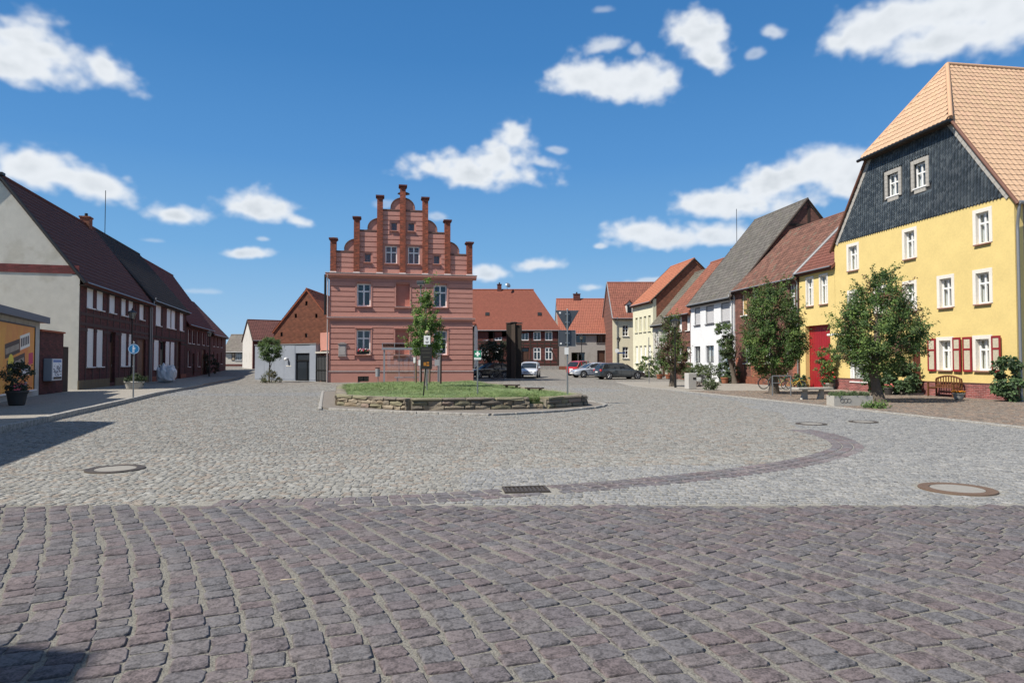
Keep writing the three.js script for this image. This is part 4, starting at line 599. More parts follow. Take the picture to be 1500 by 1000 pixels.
// ---------------------------------------------------------------- yellow house with the slate gable
const posR = (t) => [20.3 - 0.148 * t, 27.4 + t];
const facR = (t1, t0, push = 0) => { const [a, b] = posR(t1), [c, d] = posR(t0); return new Facade(a - push, b, c - push, d); };
{
  const f = facR(11.7, 0), W = f.W, E = 8.35, hipY = 12.55, RG = 16.4, xc = W / 2, s = (RG - E) / xc, inx = (hipY - E) / s, dep = 12;
  const yel = plaster('yellow_plaster', [0.92, 0.715, 0.285], T.mottle, 3.4);
  const g = thing('yellow_house', 'tall yellow house with dark slate half hipped gable and red shutters', 'house', [f.a[0], f.a[1], 0], f.turn);
  const t = 0.15, w2 = [[1241, 1259, 355, 395.5], [1322.5, 1344, 334, 378], [1426, 1454.5, 305.5, 358]], w1 = [[1242, 1259, 424, 461], [1280, 1299, 417, 459], [1323, 1344, 411.5, 455.5], [1373.5, 1399, 403, 453], [1426, 1455, 394, 447]], w0 = [[1373, 1398, 494, 541], [1426, 1455, 490, 543.5]];
  const rowOf = (ws) => { const rs = ws.map(([a, b, c, d]) => f.rect(a, c, b, d)), y0 = rs.reduce((p, r) => p + r.y0, 0) / rs.length, y1 = rs.reduce((p, r) => p + r.y1, 0) / rs.length; return rs.map((r) => inset({ x0: r.x0, x1: r.x1, y0, y1 }, t)); };
  const R2 = rowOf(w2), R1 = rowOf(w1), R0 = rowOf(w0), S = [[1297.5, 1321.5, 248, 292], [1336, 1362, 232, 280]].map(([a, b, c, d]) => f.rect(a, c, b, d)).map((r) => inset({ ...r, y0: r.y0 + 0.2 }, 0.2));
  const dr = f.rect(1331, 500, 1349, 570); dr.y0 = 0.25; const shop = f.rect(1248, 506, 1280, 559);
  const ops = [...R2, ...R1, ...R0, dr, shop];
  mesh('wall', extrude([[0, -0.2], [W, -0.2], [W, E], [0, E]], 0.4, ops.map(rectHole)).translate(0, 0, -0.4), yel, g);
  mesh('gable_wall', extrude([[0.05, E], [W - 0.05, E], [W - inx, hipY - 0.06], [inx, hipY - 0.06]], 0.4, S.map(rectHole)).translate(0, 0, -0.4), flat('slate_backing', [0.04, 0.045, 0.05], 0.9), g);
  for (const x of [0, W - 0.4]) mesh('side_wall', span(x, x + 0.4, -0.2, E - 0.1, -dep, -0.4), plaster('side_plaster', [0.30, 0.29, 0.27]), g);
  mesh('back_wall', span(0.4, W - 0.4, -0.2, E, -dep, -dep + 0.4), yel, g);
  // slate shingles, pointed, in staggered courses
  { const r = rng(321), sw = 0.175, sh = 0.125, shp = (x, y, z) => [[-sw / 2, sh * 1.0], [-sw / 2, 0.01], [0, -sh * 0.95], [sw / 2, 0.01], [sw / 2, sh * 1.0]].map(([a, b]) => [x + a * 0.985, y + b, z + (b < 0 ? 0.050 : b > 0.05 ? 0.004 : 0.034)]);
    const tri = [[0, 1, 4], [1, 3, 4], [1, 2, 3]], all = [], tones = [[0.062, 0.076, 0.086], [0.050, 0.062, 0.071], [0.082, 0.098, 0.108], [0.042, 0.052, 0.060], [0.105, 0.122, 0.132]], sm = tones.map((c, i) => mat('slate_' + i, { color: lin(...c), map: rep(T.grain, 0.6), roughness: 0.42, metric: false }));
    for (let j = 0; j < 40; j++) { const y = E + 0.10 + j * sh; if (y > hipY - 0.1) break; const e = (y - E) / s + 0.46; for (let x = e + (j % 2) * sw / 2; x < W - e; x += sw) { if (S.some((q) => x > q.x0 - 0.28 && x < q.x1 + 0.28 && y > q.y0 - 0.26 && y < q.y1 + 0.26)) continue; all.push([x, y, Math.floor(r() * 5), r()]); } }
    all.sort((p, q) => (W - p[0]) + (p[1] - E) * 0.8 - ((W - q[0]) + (q[1] - E) * 0.8));
    const geo = (x, y, z, tilt) => { const P = shp(x, y, z), pos = []; for (const q of tri) for (const k of q) pos.push(P[k][0], P[k][1], P[k][2] + tilt * (P[k][0] - x)); const lip = [[1, 2], [2, 3]]; for (const [a, b] of lip) { const A = P[a], B = P[b]; pos.push(...A, B[0], B[1], z, ...B, ...A, A[0], A[1], z, B[0], B[1], z); } const b = new THREE.BufferGeometry(); b.setAttribute('position', new THREE.Float32BufferAttribute(pos, 3)); b.computeVertexNormals(); return b; };
    const protos = [-0.03, 0, 0.03].map((q) => { const b = clean(geo(0, 0, 0, q)); b.userData.metric = true; return b; }), mass = [], pan = group('slate_cladding', g);
    all.forEach(([x, y, c, k], i) => { if (i < 300) { const m = mesh('shingle', protos[Math.floor(k * 3)], sm[c], pan); m.position.set(x, y, 0.004); } else mass.push(clean(geo(x, y, 0.004, (k - 0.5) * 0.07), tones[c])); });
    const big = mergeGeometries(mass); big.userData.metric = true; stuff(mesh('shingles', big, mat('slate_mass', { color: lin(1, 1, 1), vertexColors: true, roughness: 0.42, metric: false }), pan));
    // pale slates along the rakes and round the two small windows
    const pale = plaster('pale_slate', [0.50, 0.48, 0.44], T.stain, 0.6), n = 26; for (const sd of [0, 1]) { const edge = []; for (let i = 0; i < n; i++) { const y = E + (hipY - E) * (i + 0.5) / n, e = (y - E) / s + 0.20, L = (hipY - E) / Math.sin(Math.atan(s)) / n; edge.push(box(L - 0.012, 0.30, 0.03, sd ? W - e : e, y - 0.03, 0.028 + (i % 2) * 0.008, 0, 0, (sd ? -1 : 1) * Math.atan(s) + 0)); } stuff(mesh('pale_rake_slates', edge, pale, pan)); }
    for (const q of S) { const sg = []; const ring = 0.2; for (let i = 0; i < 7; i++) { const y = lerp(q.y0 - 0.1, q.y1 + ring, (i + 0.5) / 7), hh = (q.y1 - q.y0 + 0.1 + ring) / 7 - 0.01; sg.push(box(ring, hh, 0.05, q.x0 - ring / 2 - 0.005, y, 0.026), box(ring, hh, 0.05, q.x1 + ring / 2 + 0.005, y, 0.026)); } for (let i = 0; i < 4; i++) { const x = lerp(q.x0, q.x1, (i + 0.5) / 4), ww = (q.x1 - q.x0) / 4 - 0.01; sg.push(box(ww, ring, 0.052, x, q.y1 + ring / 2 + 0.004, 0.027), box(ww, ring, 0.052, x, q.y0 - ring / 2 - 0.06, 0.027)); } mesh('pale_window_slates', sg, pale, pan); win(g, q, { cols: 2, rows: [0.6], recess: 0.12, ft: 0.07, sillOut: 0.08, curtain: true, curtainW: 0.2 }); } }
  for (const r of [...R2, ...R1]) win(g, r, { cols: 2, rows: [0.66], recess: 0.16, ft: 0.075, surround: t, sillMat: plaster('sill_pink', [0.45, 0.25, 0.2]), curtain: true, curtainW: 0.3 });
  for (const r of R0) win(g, r, { cols: 2, rows: [0.66], recess: 0.2, ft: 0.085, surround: t, sillMat: plaster('sill_pink'), curtain: true, curtainW: 0.42 });
  const redP = paint('red_shutter', [0.36, 0.028, 0.035], 0.45), cream = paint('cream_panel', [0.72, 0.66, 0.50], 0.6);
  const shutter = (x, y0, y1, w, turn) => { const q = group('shutter', g), h = y1 - y0; q.position.set(x, y0, 0.05); q.rotation.y = turn; mesh('frame', [span(0, 0.075, 0, h, 0, 0.045), span(w - 0.075, w, 0, h, 0, 0.045), span(0.075, w - 0.075, 0, 0.09, 0, 0.045), span(0.075, w - 0.075, h - 0.09, h, 0, 0.045), span(0.075, w - 0.075, h * 0.62, h * 0.62 + 0.08, 0, 0.045)], redP, q); mesh('panel', span(0.075, w - 0.075, 0.09, h * 0.62, 0.01, 0.032), cream, q); mesh('panel', span(0.075, w - 0.075, h * 0.62 + 0.08, h - 0.09, 0.01, 0.032), cream, q); mesh('hinge', [box(0.06, 0.05, 0.03, 0.0, h * 0.2, 0.0), box(0.06, 0.05, 0.03, 0.0, h * 0.82, 0.0)], M.darkMetal, q); };
  R0.forEach((r) => { const sw = 0.46; shutter(r.x0 - t - sw - 0.02, r.y0 - 0.06, r.y1 + 0.1, sw, 0.05); shutter(r.x1 + t + 0.02, r.y0 - 0.06, r.y1 + 0.1, sw, -0.05); });
  door(g, dr, paint('brown_red_door', [0.13, 0.04, 0.025], 0.5), { light: true, recess: 0.28 });
  mesh('step', [span(dr.x0 - 0.25, dr.x1 + 0.25, -0.05, 0.13, 0.05, 0.75), span(dr.x0 - 0.1, dr.x1 + 0.1, 0.132, 0.25, 0.05, 0.42)], M.concrete, g);
  win(g, shop, { cols: 2, rows: [], recess: 0.1, ft: 0.07, curtain: true, curtainW: 0.46, surround: 0.09, surroundMat: M.white });
  const hs = [[dr.x0 - 0.02, dr.x1 + 0.02]]; mesh('plinth', [span(-0.02, dr.x0 - 0.1, -0.2, 0.66, 0, 0.05), span(dr.x1 + 0.1, W + 0.04, -0.2, 0.66, 0, 0.05)], BK.plinth, g);
  mesh('plinth_cap', [span(-0.02, dr.x0 - 0.1, 0.662, 0.70, 0, 0.07), span(dr.x1 + 0.1, W + 0.04, 0.662, 0.70, 0, 0.07)], flat('plinth_cap_dark', [0.14, 0.07, 0.06], 0.8), g);
  const aw = f.hit(1236, 490); mesh('canopy', new RoundedBoxGeometry(0.95, 0.12, 0.7, 1, 0.02).translate(aw.x, aw.y, 0.36), M.white, g);
  mesh('meter_box', box(0.12, 0.16, 0.09, W - 0.82, 0.54, 0.096), M.offwhite, g);
  // roof: two steep slopes and a half hip over the slate
  const ov = 0.28, zf = 0.10, hz = 0.36, rz = -2.3, e0 = E - ov * s, c = [0.68, 0.45, 0.285];
  const roof = mesh('roof', (() => { const p = [[W + ov, e0, zf], [W - inx, hipY, zf], [xc, RG, rz], [xc, RG, -dep - 0.3], [W + ov, e0, -dep - 0.3], [-ov, e0, zf], [inx, hipY, zf], [-ov, e0, -dep - 0.3], [inx - 0.25, hipY - 0.12, hz], [W - inx + 0.25, hipY - 0.12, hz]], id = [0, 4, 1, 4, 3, 1, 1, 3, 2, 5, 6, 7, 6, 2, 7, 7, 2, 3, 8, 9, 2, 3, 4, 7, 6, 8, 2, 9, 1, 2]; const b = new THREE.BufferGeometry(); b.setAttribute('position', new THREE.Float32BufferAttribute(p.flat(), 3)); b.setIndex(id); const q = b.toNonIndexed(); q.computeVertexNormals(); return q; })(), flat('yellow_house_roof', c, 0.85), g);
  const up = V(-(xc + ov), RG - e0, 0).normalize(), L = Math.hypot(xc + ov, RG - e0), U = dep + 0.3 + zf;
  tiles(roof, V(W + ov, e0 + 0.01, zf), V(0, 0, -1), up, U, L, c, { range: (b) => [Math.max(0, (e0 + b * up.y - hipY) / (RG - hipY)) * (zf - rz), U], own: 230, eye: V(W * 0.5, -2, 40).clone().set(W + 14, -6, 14), key: 'orange_tile', tw: 0.27, gauge: 0.35, amp: 0.032, vary: 0.05, seed: 4 });
  const hv = V(0, RG - hipY + 0.12, rz - hz), HL = hv.length(); hv.normalize(); const HU = W - 2 * inx + 0.5;
  tiles(roof, V(inx - 0.25, hipY - 0.11, hz + 0.01), V(1, 0, 0), hv, HU, HL, c, { range: (b) => [HU / 2 * b / HL, HU - HU / 2 * b / HL], tw: 0.27, gauge: 0.35, amp: 0.032, vary: 0.05, own: 60, eye: V(W, 0, 30), key: 'hip_tile', seed: 6 });
  const ridgeM = flat('ridge_tile', [0.62, 0.38, 0.23], 0.85); mesh('ridge_tiles', [bar([xc, RG + 0.03, rz], [xc, RG + 0.03, -dep - 0.3], 0.11, 8), bar([xc, RG + 0.02, rz], [W - inx + 0.2, hipY + 0.0, hz - 0.12], 0.10, 8), bar([xc, RG + 0.02, rz], [inx - 0.2, hipY + 0.0, hz - 0.12], 0.10, 8)], ridgeM, roof);
  const vb = flat('verge_brown', [0.17, 0.075, 0.05], 0.7); mesh('verge_board', bar([W + ov, e0 - 0.05, zf], [W - inx + 0.02, hipY - 0.05, zf], 0.09, 4), vb, g); mesh('verge_board', bar([-ov, e0 - 0.05, zf], [inx - 0.02, hipY - 0.05, zf], 0.09, 4), vb, g);
  mesh('hip_gutter', bar([inx - 0.35, hipY - 0.19, hz + 0.05], [W - inx + 0.35, hipY - 0.19, hz + 0.05], 0.085, 8), M.darkMetal, g); mesh('hip_soffit', span(inx - 0.1, W - inx + 0.1, hipY - 0.24, hipY - 0.2, 0.0, hz), M.timber, g);
  mesh('gutter', bar([W + ov + 0.08, e0, zf], [W + ov + 0.08, e0, -dep], 0.08, 8), M.zinc, g); mesh('downpipe', [tube([[W + ov, e0 - 0.05, 0.02], [W + 0.2, e0 - 0.4, 0.0], [W + 0.09, e0 - 0.9, -0.05], [W + 0.09, e0 - 1.3, -0.05]], 0.055, 12, 8), bar([W + 0.09, e0 - 1.28, -0.05], [W + 0.09, 0, -0.05], 0.055)], M.zinc, g);
  // annex with the red gate
  const fa = facR(15.3, 11.72), ra = [fa.rect(1181, 405, 1192.5, 448), fa.rect(1200.6, 399, 1213.5, 445)].map((r) => inset(r, 0.09)), gate = fa.rect(1180.5, 476, 1217, 568); gate.y0 = 0.03; ra[1].y0 = ra[0].y0; ra[1].y1 = ra[0].y1;
  const redG = paint('red_gate', [0.42, 0.022, 0.032], 0.42);
  const an = house({ name: 'gate_house', label: 'narrow yellow house with tall red gate beside the slate gabled house', f: fa, depth: 9, eave: 7.3, ridge: 11.6, dir: 'par', wallMat: yel, tile: { c: [0.21, 0.075, 0.052], amp: 0.03, seed: 21 }, over: 0.22, openings: [...ra.map((r) => ({ r, s: { surround: 0.09, curtain: true, recess: 0.14, sillMat: plaster('sill_pink') } })), { r: gate, door: redG, s: { leaves: 2, planks: true, recess: 0.3 } }], plinth: { h: 0.6, m: plaster('grey_plinth', [0.34, 0.30, 0.27]) }, gutterMat: M.zinc });
  downpipe(an, -0.1, 0.05, 7.1, 0.1, M.zinc); mesh('flashing', bar([-0.1, 7.05, 0.3], [-0.1, 11.75, -4.55], 0.13, 4), M.zinc, an);
  const p = fa.world(2.2, 9.3, -3.5); antenna('antenna', 'tall television antenna with two booms against the clouds behind the yellow house', p.x, 9.4, -p.z, 3.6);
}
// ---------------------------------------------------------------- the row beyond the yellow house
{
  const blindGrey = flat('grey_blind', [0.62, 0.62, 0.63], 0.6);
  const f1 = facR(23.8, 15.34), q1 = [f1.rect(1086.5, 429, 1094.5, 462), f1.rect(1102, 425, 1110, 456), f1.rect(1120, 420, 1128, 455), f1.rect(1138, 418, 1146, 452), f1.rect(1156.5, 415, 1165, 450)], b1 = [f1.rect(1090.5, 501, 1099, 532), f1.rect(1120, 500, 1129, 534), f1.rect(1150, 500, 1160, 536)]; q1.forEach((r) => { r.y0 = q1[0].y0; r.y1 = q1[0].y1; }); b1.forEach((r) => { r.y0 = b1[0].y0; r.y1 = b1[0].y1; });
  const h1 = house({ name: 'brick_house', label: 'red brick house with brown tiled roof beside the yellow gate house', f: f1, depth: 9, eave: 7.15, ridge: 11.55, ridgeAt: 4.5, dir: 'par', wallMat: BK.brown, tile: { c: [0.195, 0.092, 0.066], amp: 0.055, vary: 0.32, lichen: 0.08, seed: 31, tw: 0.26, gauge: 0.32 }, openings: [...q1.map((r, i) => ({ r, s: i ? { recess: 0.15, rows: [0.5, 0.75] } : { blind: true, blindMat: flat('board_yellow', [0.55, 0.38, 0.16], 0.7) } })), ...b1.map((r) => ({ r, s: { recess: 0.16, sillOut: 0.12 } }))], plinth: { h: 0.55, m: BK.orange } });
  chimney(h1, 8.1, 11.1, -4.6, 0.6, 0.9, 0.5, BK.orange); mesh('cornice', [span(0, f1.W, 6.55, 6.68, 0, 0.06), span(0, f1.W, 6.70, 6.80, 0, 0.10)], BK.brown, h1); mesh('brick_band', span(0, f1.W, 3.75, 3.9, 0, 0.04), BK.brown, h1);
  mesh('brick_base', b1.length ? [[0.02, b1[0].x0 - 0.1], [b1[0].x1 + 0.1, b1[1].x0 - 0.1], [b1[1].x1 + 0.1, b1[2].x0 - 0.1], [b1[2].x1 + 0.1, f1.W - 0.02]].map(([a, b]) => span(a, b, 0.56, 1.9, 0, 0.012)) : [], BK.base, h1);
  const f2 = facR(31.7, 23.8, 0.12), q2 = [f2.rect(1017.5, 452, 1026, 476), f2.rect(1034, 447, 1046, 474), f2.rect(1056, 440, 1069.5, 469)], b2 = [f2.rect(1017.5, 507, 1026, 531), f2.rect(1034, 506, 1046, 531)]; q2.forEach((r) => { r.y0 = q2[1].y0; r.y1 = q2[1].y1; }); b2.forEach((r) => { r.y0 = b2[1].y0; r.y1 = b2[1].y1; });
  const d2 = f2.rect(1059.5, 514, 1068, 556); d2.y0 = 0.08;
  const wht = plaster('white_plaster', [0.96, 0.98, 1.0], T.mottle, 3);
  const h2 = house({ name: 'white_house', label: 'white rendered house with grey tiled roof and pale blue door', f: f2, depth: 12.2, eave: 6.8, ridge: 14.1, dir: 'par', wallMat: wht, gableMat: BK.brown, tile: { c: [0.145, 0.135, 0.122], amp: 0.055, vary: 0.24, lichen: 0.05, seed: 41, tw: 0.26, gauge: 0.36 }, openings: [...q2.map((r) => ({ r, s: { blind: true, blindMat: blindGrey, recess: 0.1, frame: flat('dark_frame', [0.10, 0.10, 0.11]) } })), ...b2.map((r) => ({ r, s: { cols: 2, rows: [], curtain: true, curtainW: 0.46, recess: 0.16, frame: flat('dark_frame', [0.10, 0.10, 0.11]), sill: false } })), { r: d2, door: paint('blue_door', [0.30, 0.45, 0.58], 0.5), s: { recess: 0.3 } }], verge: M.timber });
  mesh('door_cladding', [span(d2.x0 - 0.75, d2.x0 - 0.02, -0.1, 3.0, 0, 0.02)], plaster('grey_clad', [0.22, 0.24, 0.27]), h2); mesh('gable_timber', [span(f2.W, f2.W + 0.03, 9.9, 10.1, -9.5, -2.8), span(f2.W, f2.W + 0.03, 12.0, 12.18, -8.0, -4.6), span(f2.W, f2.W + 0.032, 9.9, 13.6, -6.3, -6.1), span(f2.W, f2.W + 0.031, 9.9, 12.2, -8.0, -7.85)], M.timber, h2); downpipe(h2, f2.W - 0.1, 0, 6.7, 0.1, flat('pipe_white', [0.6, 0.6, 0.6]));
  const f3 = facR(37.4, 31.7), q3 = [f3.rect(980, 465, 983.5, 487), f3.rect(994.5, 462.5, 998.5, 485), f3.rect(1006, 462, 1010, 484)], b3 = [f3.rect(980, 508, 984, 530), f3.rect(994.5, 508, 998.5, 530), f3.rect(1006, 507.5, 1010, 530)];
  for (const s of [q3, b3]) s.forEach((r) => { r.y0 = s[2].y0; r.y1 = s[2].y1; const m = (r.x0 + r.x1) / 2; r.x0 = m - 0.4; r.x1 = m + 0.4; });
  const h3 = house({ name: 'small_brick_house', label: 'two storey brick house with orange red roof beside the white house', f: f3, depth: 9, eave: 6.1, ridge: 11.1, ridgeAt: 4.5, dir: 'par', wallMat: BK.brown, tile: { c: [0.30, 0.11, 0.068], amp: 0.035, vary: 0.22, seed: 51 }, openings: [...q3, ...b3].map((r) => ({ r, s: { recess: 0.14, cols: 2, blind: true } })) });
  chimney(h3, f3.W - 0.9, 10.9, -4.5, 0.6, 0.7, 0.5, BK.dark); const sw = V(0, 0, 0); mesh('skylight', box(0.5, 0.06, 0.7, 4.1, 8.0, -1.55, 0, 0.84), M.darkGlass, h3); mesh('brick_band', span(0, f3.W, 3.35, 3.5, 0, 0.05), BK.brown, h3);
  antenna('antenna', 'thin bare antenna mast on the orange roof beside the white house', f3.world(5.2, 0, -4.5).x, 11.0, -f3.world(5.2, 0, -4.5).z, 4.2, false);
  const f4 = facR(41.2, 37.4); house({ name: 'cottage', label: 'narrow plastered house with mossy grey roof between brick and cream houses', f: f4, depth: 9, eave: 5.4, ridge: 10.5, dir: 'par', wallMat: plaster('pale_plaster', [0.62, 0.60, 0.55]), tile: { c: [0.165, 0.150, 0.120], amp: 0.035, vary: 0.25, lichen: 0.15, seed: 61 }, openings: [[0.6, 3.0], [2.2, 3.0], [0.6, 0.95]].map(([x, y]) => ({ r: { x0: x, x1: x + 0.95, y0: y, y1: y + 1.45 }, s: {} })).concat([{ r: { x0: 2.2, x1: 3.2, y0: 0.05, y1: 2.2 }, door: M.doorBrown, s: {} }]) });
  const f5 = facR(47.4, 41.2), cr = plaster('cream_plaster', [0.92, 0.89, 0.66]), xs5 = [0.75, 2.1, 3.45, 4.8];
  house({ name: 'cream_house', label: 'pale cream house with bright orange roof and brick side gable', f: f5, depth: 8.8, eave: 7.75, ridge: 11.9, dir: 'par', wallMat: cr, gableMat: BK.orange, tile: { c: [0.48, 0.175, 0.095], amp: 0.03, vary: 0.08, seed: 71 }, openings: [...xs5.map((x) => ({ r: { x0: x, x1: x + 0.8, y0: 4.55, y1: 6.15 }, s: { blind: true, blindMat: flat('cream_blind', [0.66, 0.64, 0.5], 0.6), frame: flat('cream_blind') } })), ...xs5.map((x) => ({ r: { x0: x, x1: x + 0.8, y0: 1.3, y1: 3.1 }, s: { blind: true } }))], verge: M.timber });
  // far side of the square
  const f6 = new Facade(12.6, 85, 21, 85), w6 = f6.rect(912, 476, 920.5, 492), v6 = f6.rect(912, 508, 920.5, 524.5);
  const h6 = house({ name: 'far_cream_house', label: 'cream house with tiled red roof and small dormer facing down the square', f: f6, depth: 9.5, eave: 6.85, ridge: 11.6, dir: 'par', wallMat: plaster('warm_cream', [0.95, 0.86, 0.62]), gableMatL: BK.brown, tile: { c: [0.30, 0.105, 0.068], amp: 0.03, seed: 81 }, openings: [{ r: w6, s: { rows: [0.33, 0.66] } }, { r: v6, s: { rows: [0.33, 0.66] } }], verge: M.zinc });
  { const d = f6.rect(918.5, 435, 927.5, 459), dg = group('dormer', h6), x0 = d.x0, x1 = d.x1, y0 = 6.9, y1 = 8.35; mesh('cheeks', extrude([[x0, y0], [x1, y0], [x1, y1], [(x0 + x1) / 2, y1 + 0.5], [x0, y1]], 1.9).translate(0, 0, -2.3), M.offwhite, dg); mesh('pane', span(x0 + 0.12, x1 - 0.12, y0 + 0.3, y1 - 0.05, -0.4, -0.385), M.darkGlass, dg); mesh('roof', [box(0.72, 0.08, 2.4, x0 + 0.14, y1 + 0.30, -1.4, 0, 0, 0.82), box(0.72, 0.08, 2.4, x1 - 0.14, y1 + 0.30, -1.4, 0, 0, -0.82)], flat('dormer_roof', [0.26, 0.08, 0.05], 0.9), dg); }
  downpipe(h6, 0.5, 0, 6.7, 0.1, M.zinc);
  const f7 = new Facade(6.35, 92, 13.45, 92), w7 = [f7.rect(844, 490, 858, 502), f7.rect(874, 490, 888, 502), f7.rect(837, 516, 857, 529.5)], d7 = f7.rect(875, 513, 886.5, 535.5); d7.y0 = 0.05;
  const h7 = house({ name: 'grey_house', label: 'grey rendered house with bright orange roof and brown door', f: f7, depth: 9.5, eave: 5.1, ridge: 9.95, dir: 'par', wallMat: plaster('grey_render', [0.46, 0.44, 0.41], T.stain, 3), tile: { c: [0.40, 0.135, 0.085], amp: 0.03, vary: 0.08, seed: 91 }, openings: [...w7.map((r) => ({ r, s: { frame: flat('grey_frame2', [0.20, 0.19, 0.18]), rows: [], cols: 2, recess: 0.12 } })), { r: d7, door: M.doorBrown, s: {} }], plinth: { h: 0.45, m: BK.orange } });
  chimney(h7, 2.85, 9.6, -4.75, 0.95, 1.0, 0.6, BK.dark); mesh('skylight', box(0.6, 0.06, 0.8, 4.6, 6.6, -1.6, 0, 0.79), M.darkGlass, h7);
  const f8 = new Facade(-7.4, 92, 6.32, 92), wx = [[704, 716], [724, 736], [743.5, 754], [764, 774], [781.5, 792], [798.5, 809]], w8 = wx.map(([a, b]) => f8.rect(a, 480, b, 498.5)), b8 = wx.filter((_, i) => i !== 3).map(([a, b]) => f8.rect(a, 509, b, 527)), d8 = f8.rect(764, 509, 775, 538); d8.y0 = 0.3; for (const s of [w8, b8]) s.forEach((r) => { r.y0 = s[0].y0; r.y1 = s[0].y1; const m = (r.x0 + r.x1) / 2; r.x0 = m - 0.5; r.x1 = m + 0.5; });
  const h8 = house({ name: 'timber_house', label: 'long half timbered brick house with orange hipped roof and white windows', f: f8, depth: 10, eave: 5.6, ridge: 11.3, dir: 'par', hipR: 3.3, wallMat: BK.dark, tile: { c: [0.31, 0.095, 0.06], amp: 0, tw: 0.18, gauge: 0.17, vary: 0.10, seed: 101 }, openings: [...w8.map((r) => ({ r, s: { recess: 0.05, ft: 0.11, rows: [0.66], sill: false } })), ...b8.map((r) => ({ r, s: { recess: 0.05, ft: 0.11, rows: [0.66], sill: false } })), { r: d8, door: M.doorBrown, s: { light: true } }], plinth: { h: 0.5, m: M.granite }, frame: { posts: [0.1, 1.3, 2.6, 3.7, 4.9, 6.1, 7.1, 8.05, 8.9, 9.9, 10.8, 11.8, 12.6, 13.6], rails: [0.75, 1.25, 3.0, 3.3, 3.75, 5.35], holes: [...w8, ...b8, d8], braces: [[0.1, 0.8, 1.3, 2.9], [13.6, 0.8, 12.6, 2.9]] } });
  chimney(h8, 5.6, 10.9, -5, 0.6, 1.1, 0.5, BK.dark); { const dish = mesh('satellite_dish', new THREE.SphereGeometry(0.5, 16, 8, 0, Math.PI * 2, 0, 0.9).rotateX(1.1).rotateY(0.6).translate(6.7, 11.75, -4.6), M.galv, h8); mesh('bracket', bar([6.7, 11.2, -5], [6.7, 11.9, -4.8], 0.03), M.darkMetal, dish); } for (const x of [4.0, 11.2]) mesh('roof_hatch', box(0.55, 0.12, 0.6, x, 7.6, -1.7, 0, 0.83), M.darkMetal, h8);
  const f9 = new Facade(-10.5, 74, -4.08, 74); house({ name: 'rear_timber_house', label: 'white plastered half timbered corner just peeping out behind the town hall', f: f9, depth: 7, eave: 5.25, ridge: 5.7, sideOver: 0, over: 0.1, dir: 'par', wallMat: plaster('bright_white', [0.8, 0.79, 0.76]), tile: { c: [0.3, 0.09, 0.05], amp: 0.03 }, frame: { posts: [0.1, 2, 4, 6.3], rails: [0.5, 1.4, 2.3, 3.2, 4.1, 5.0] } });
}
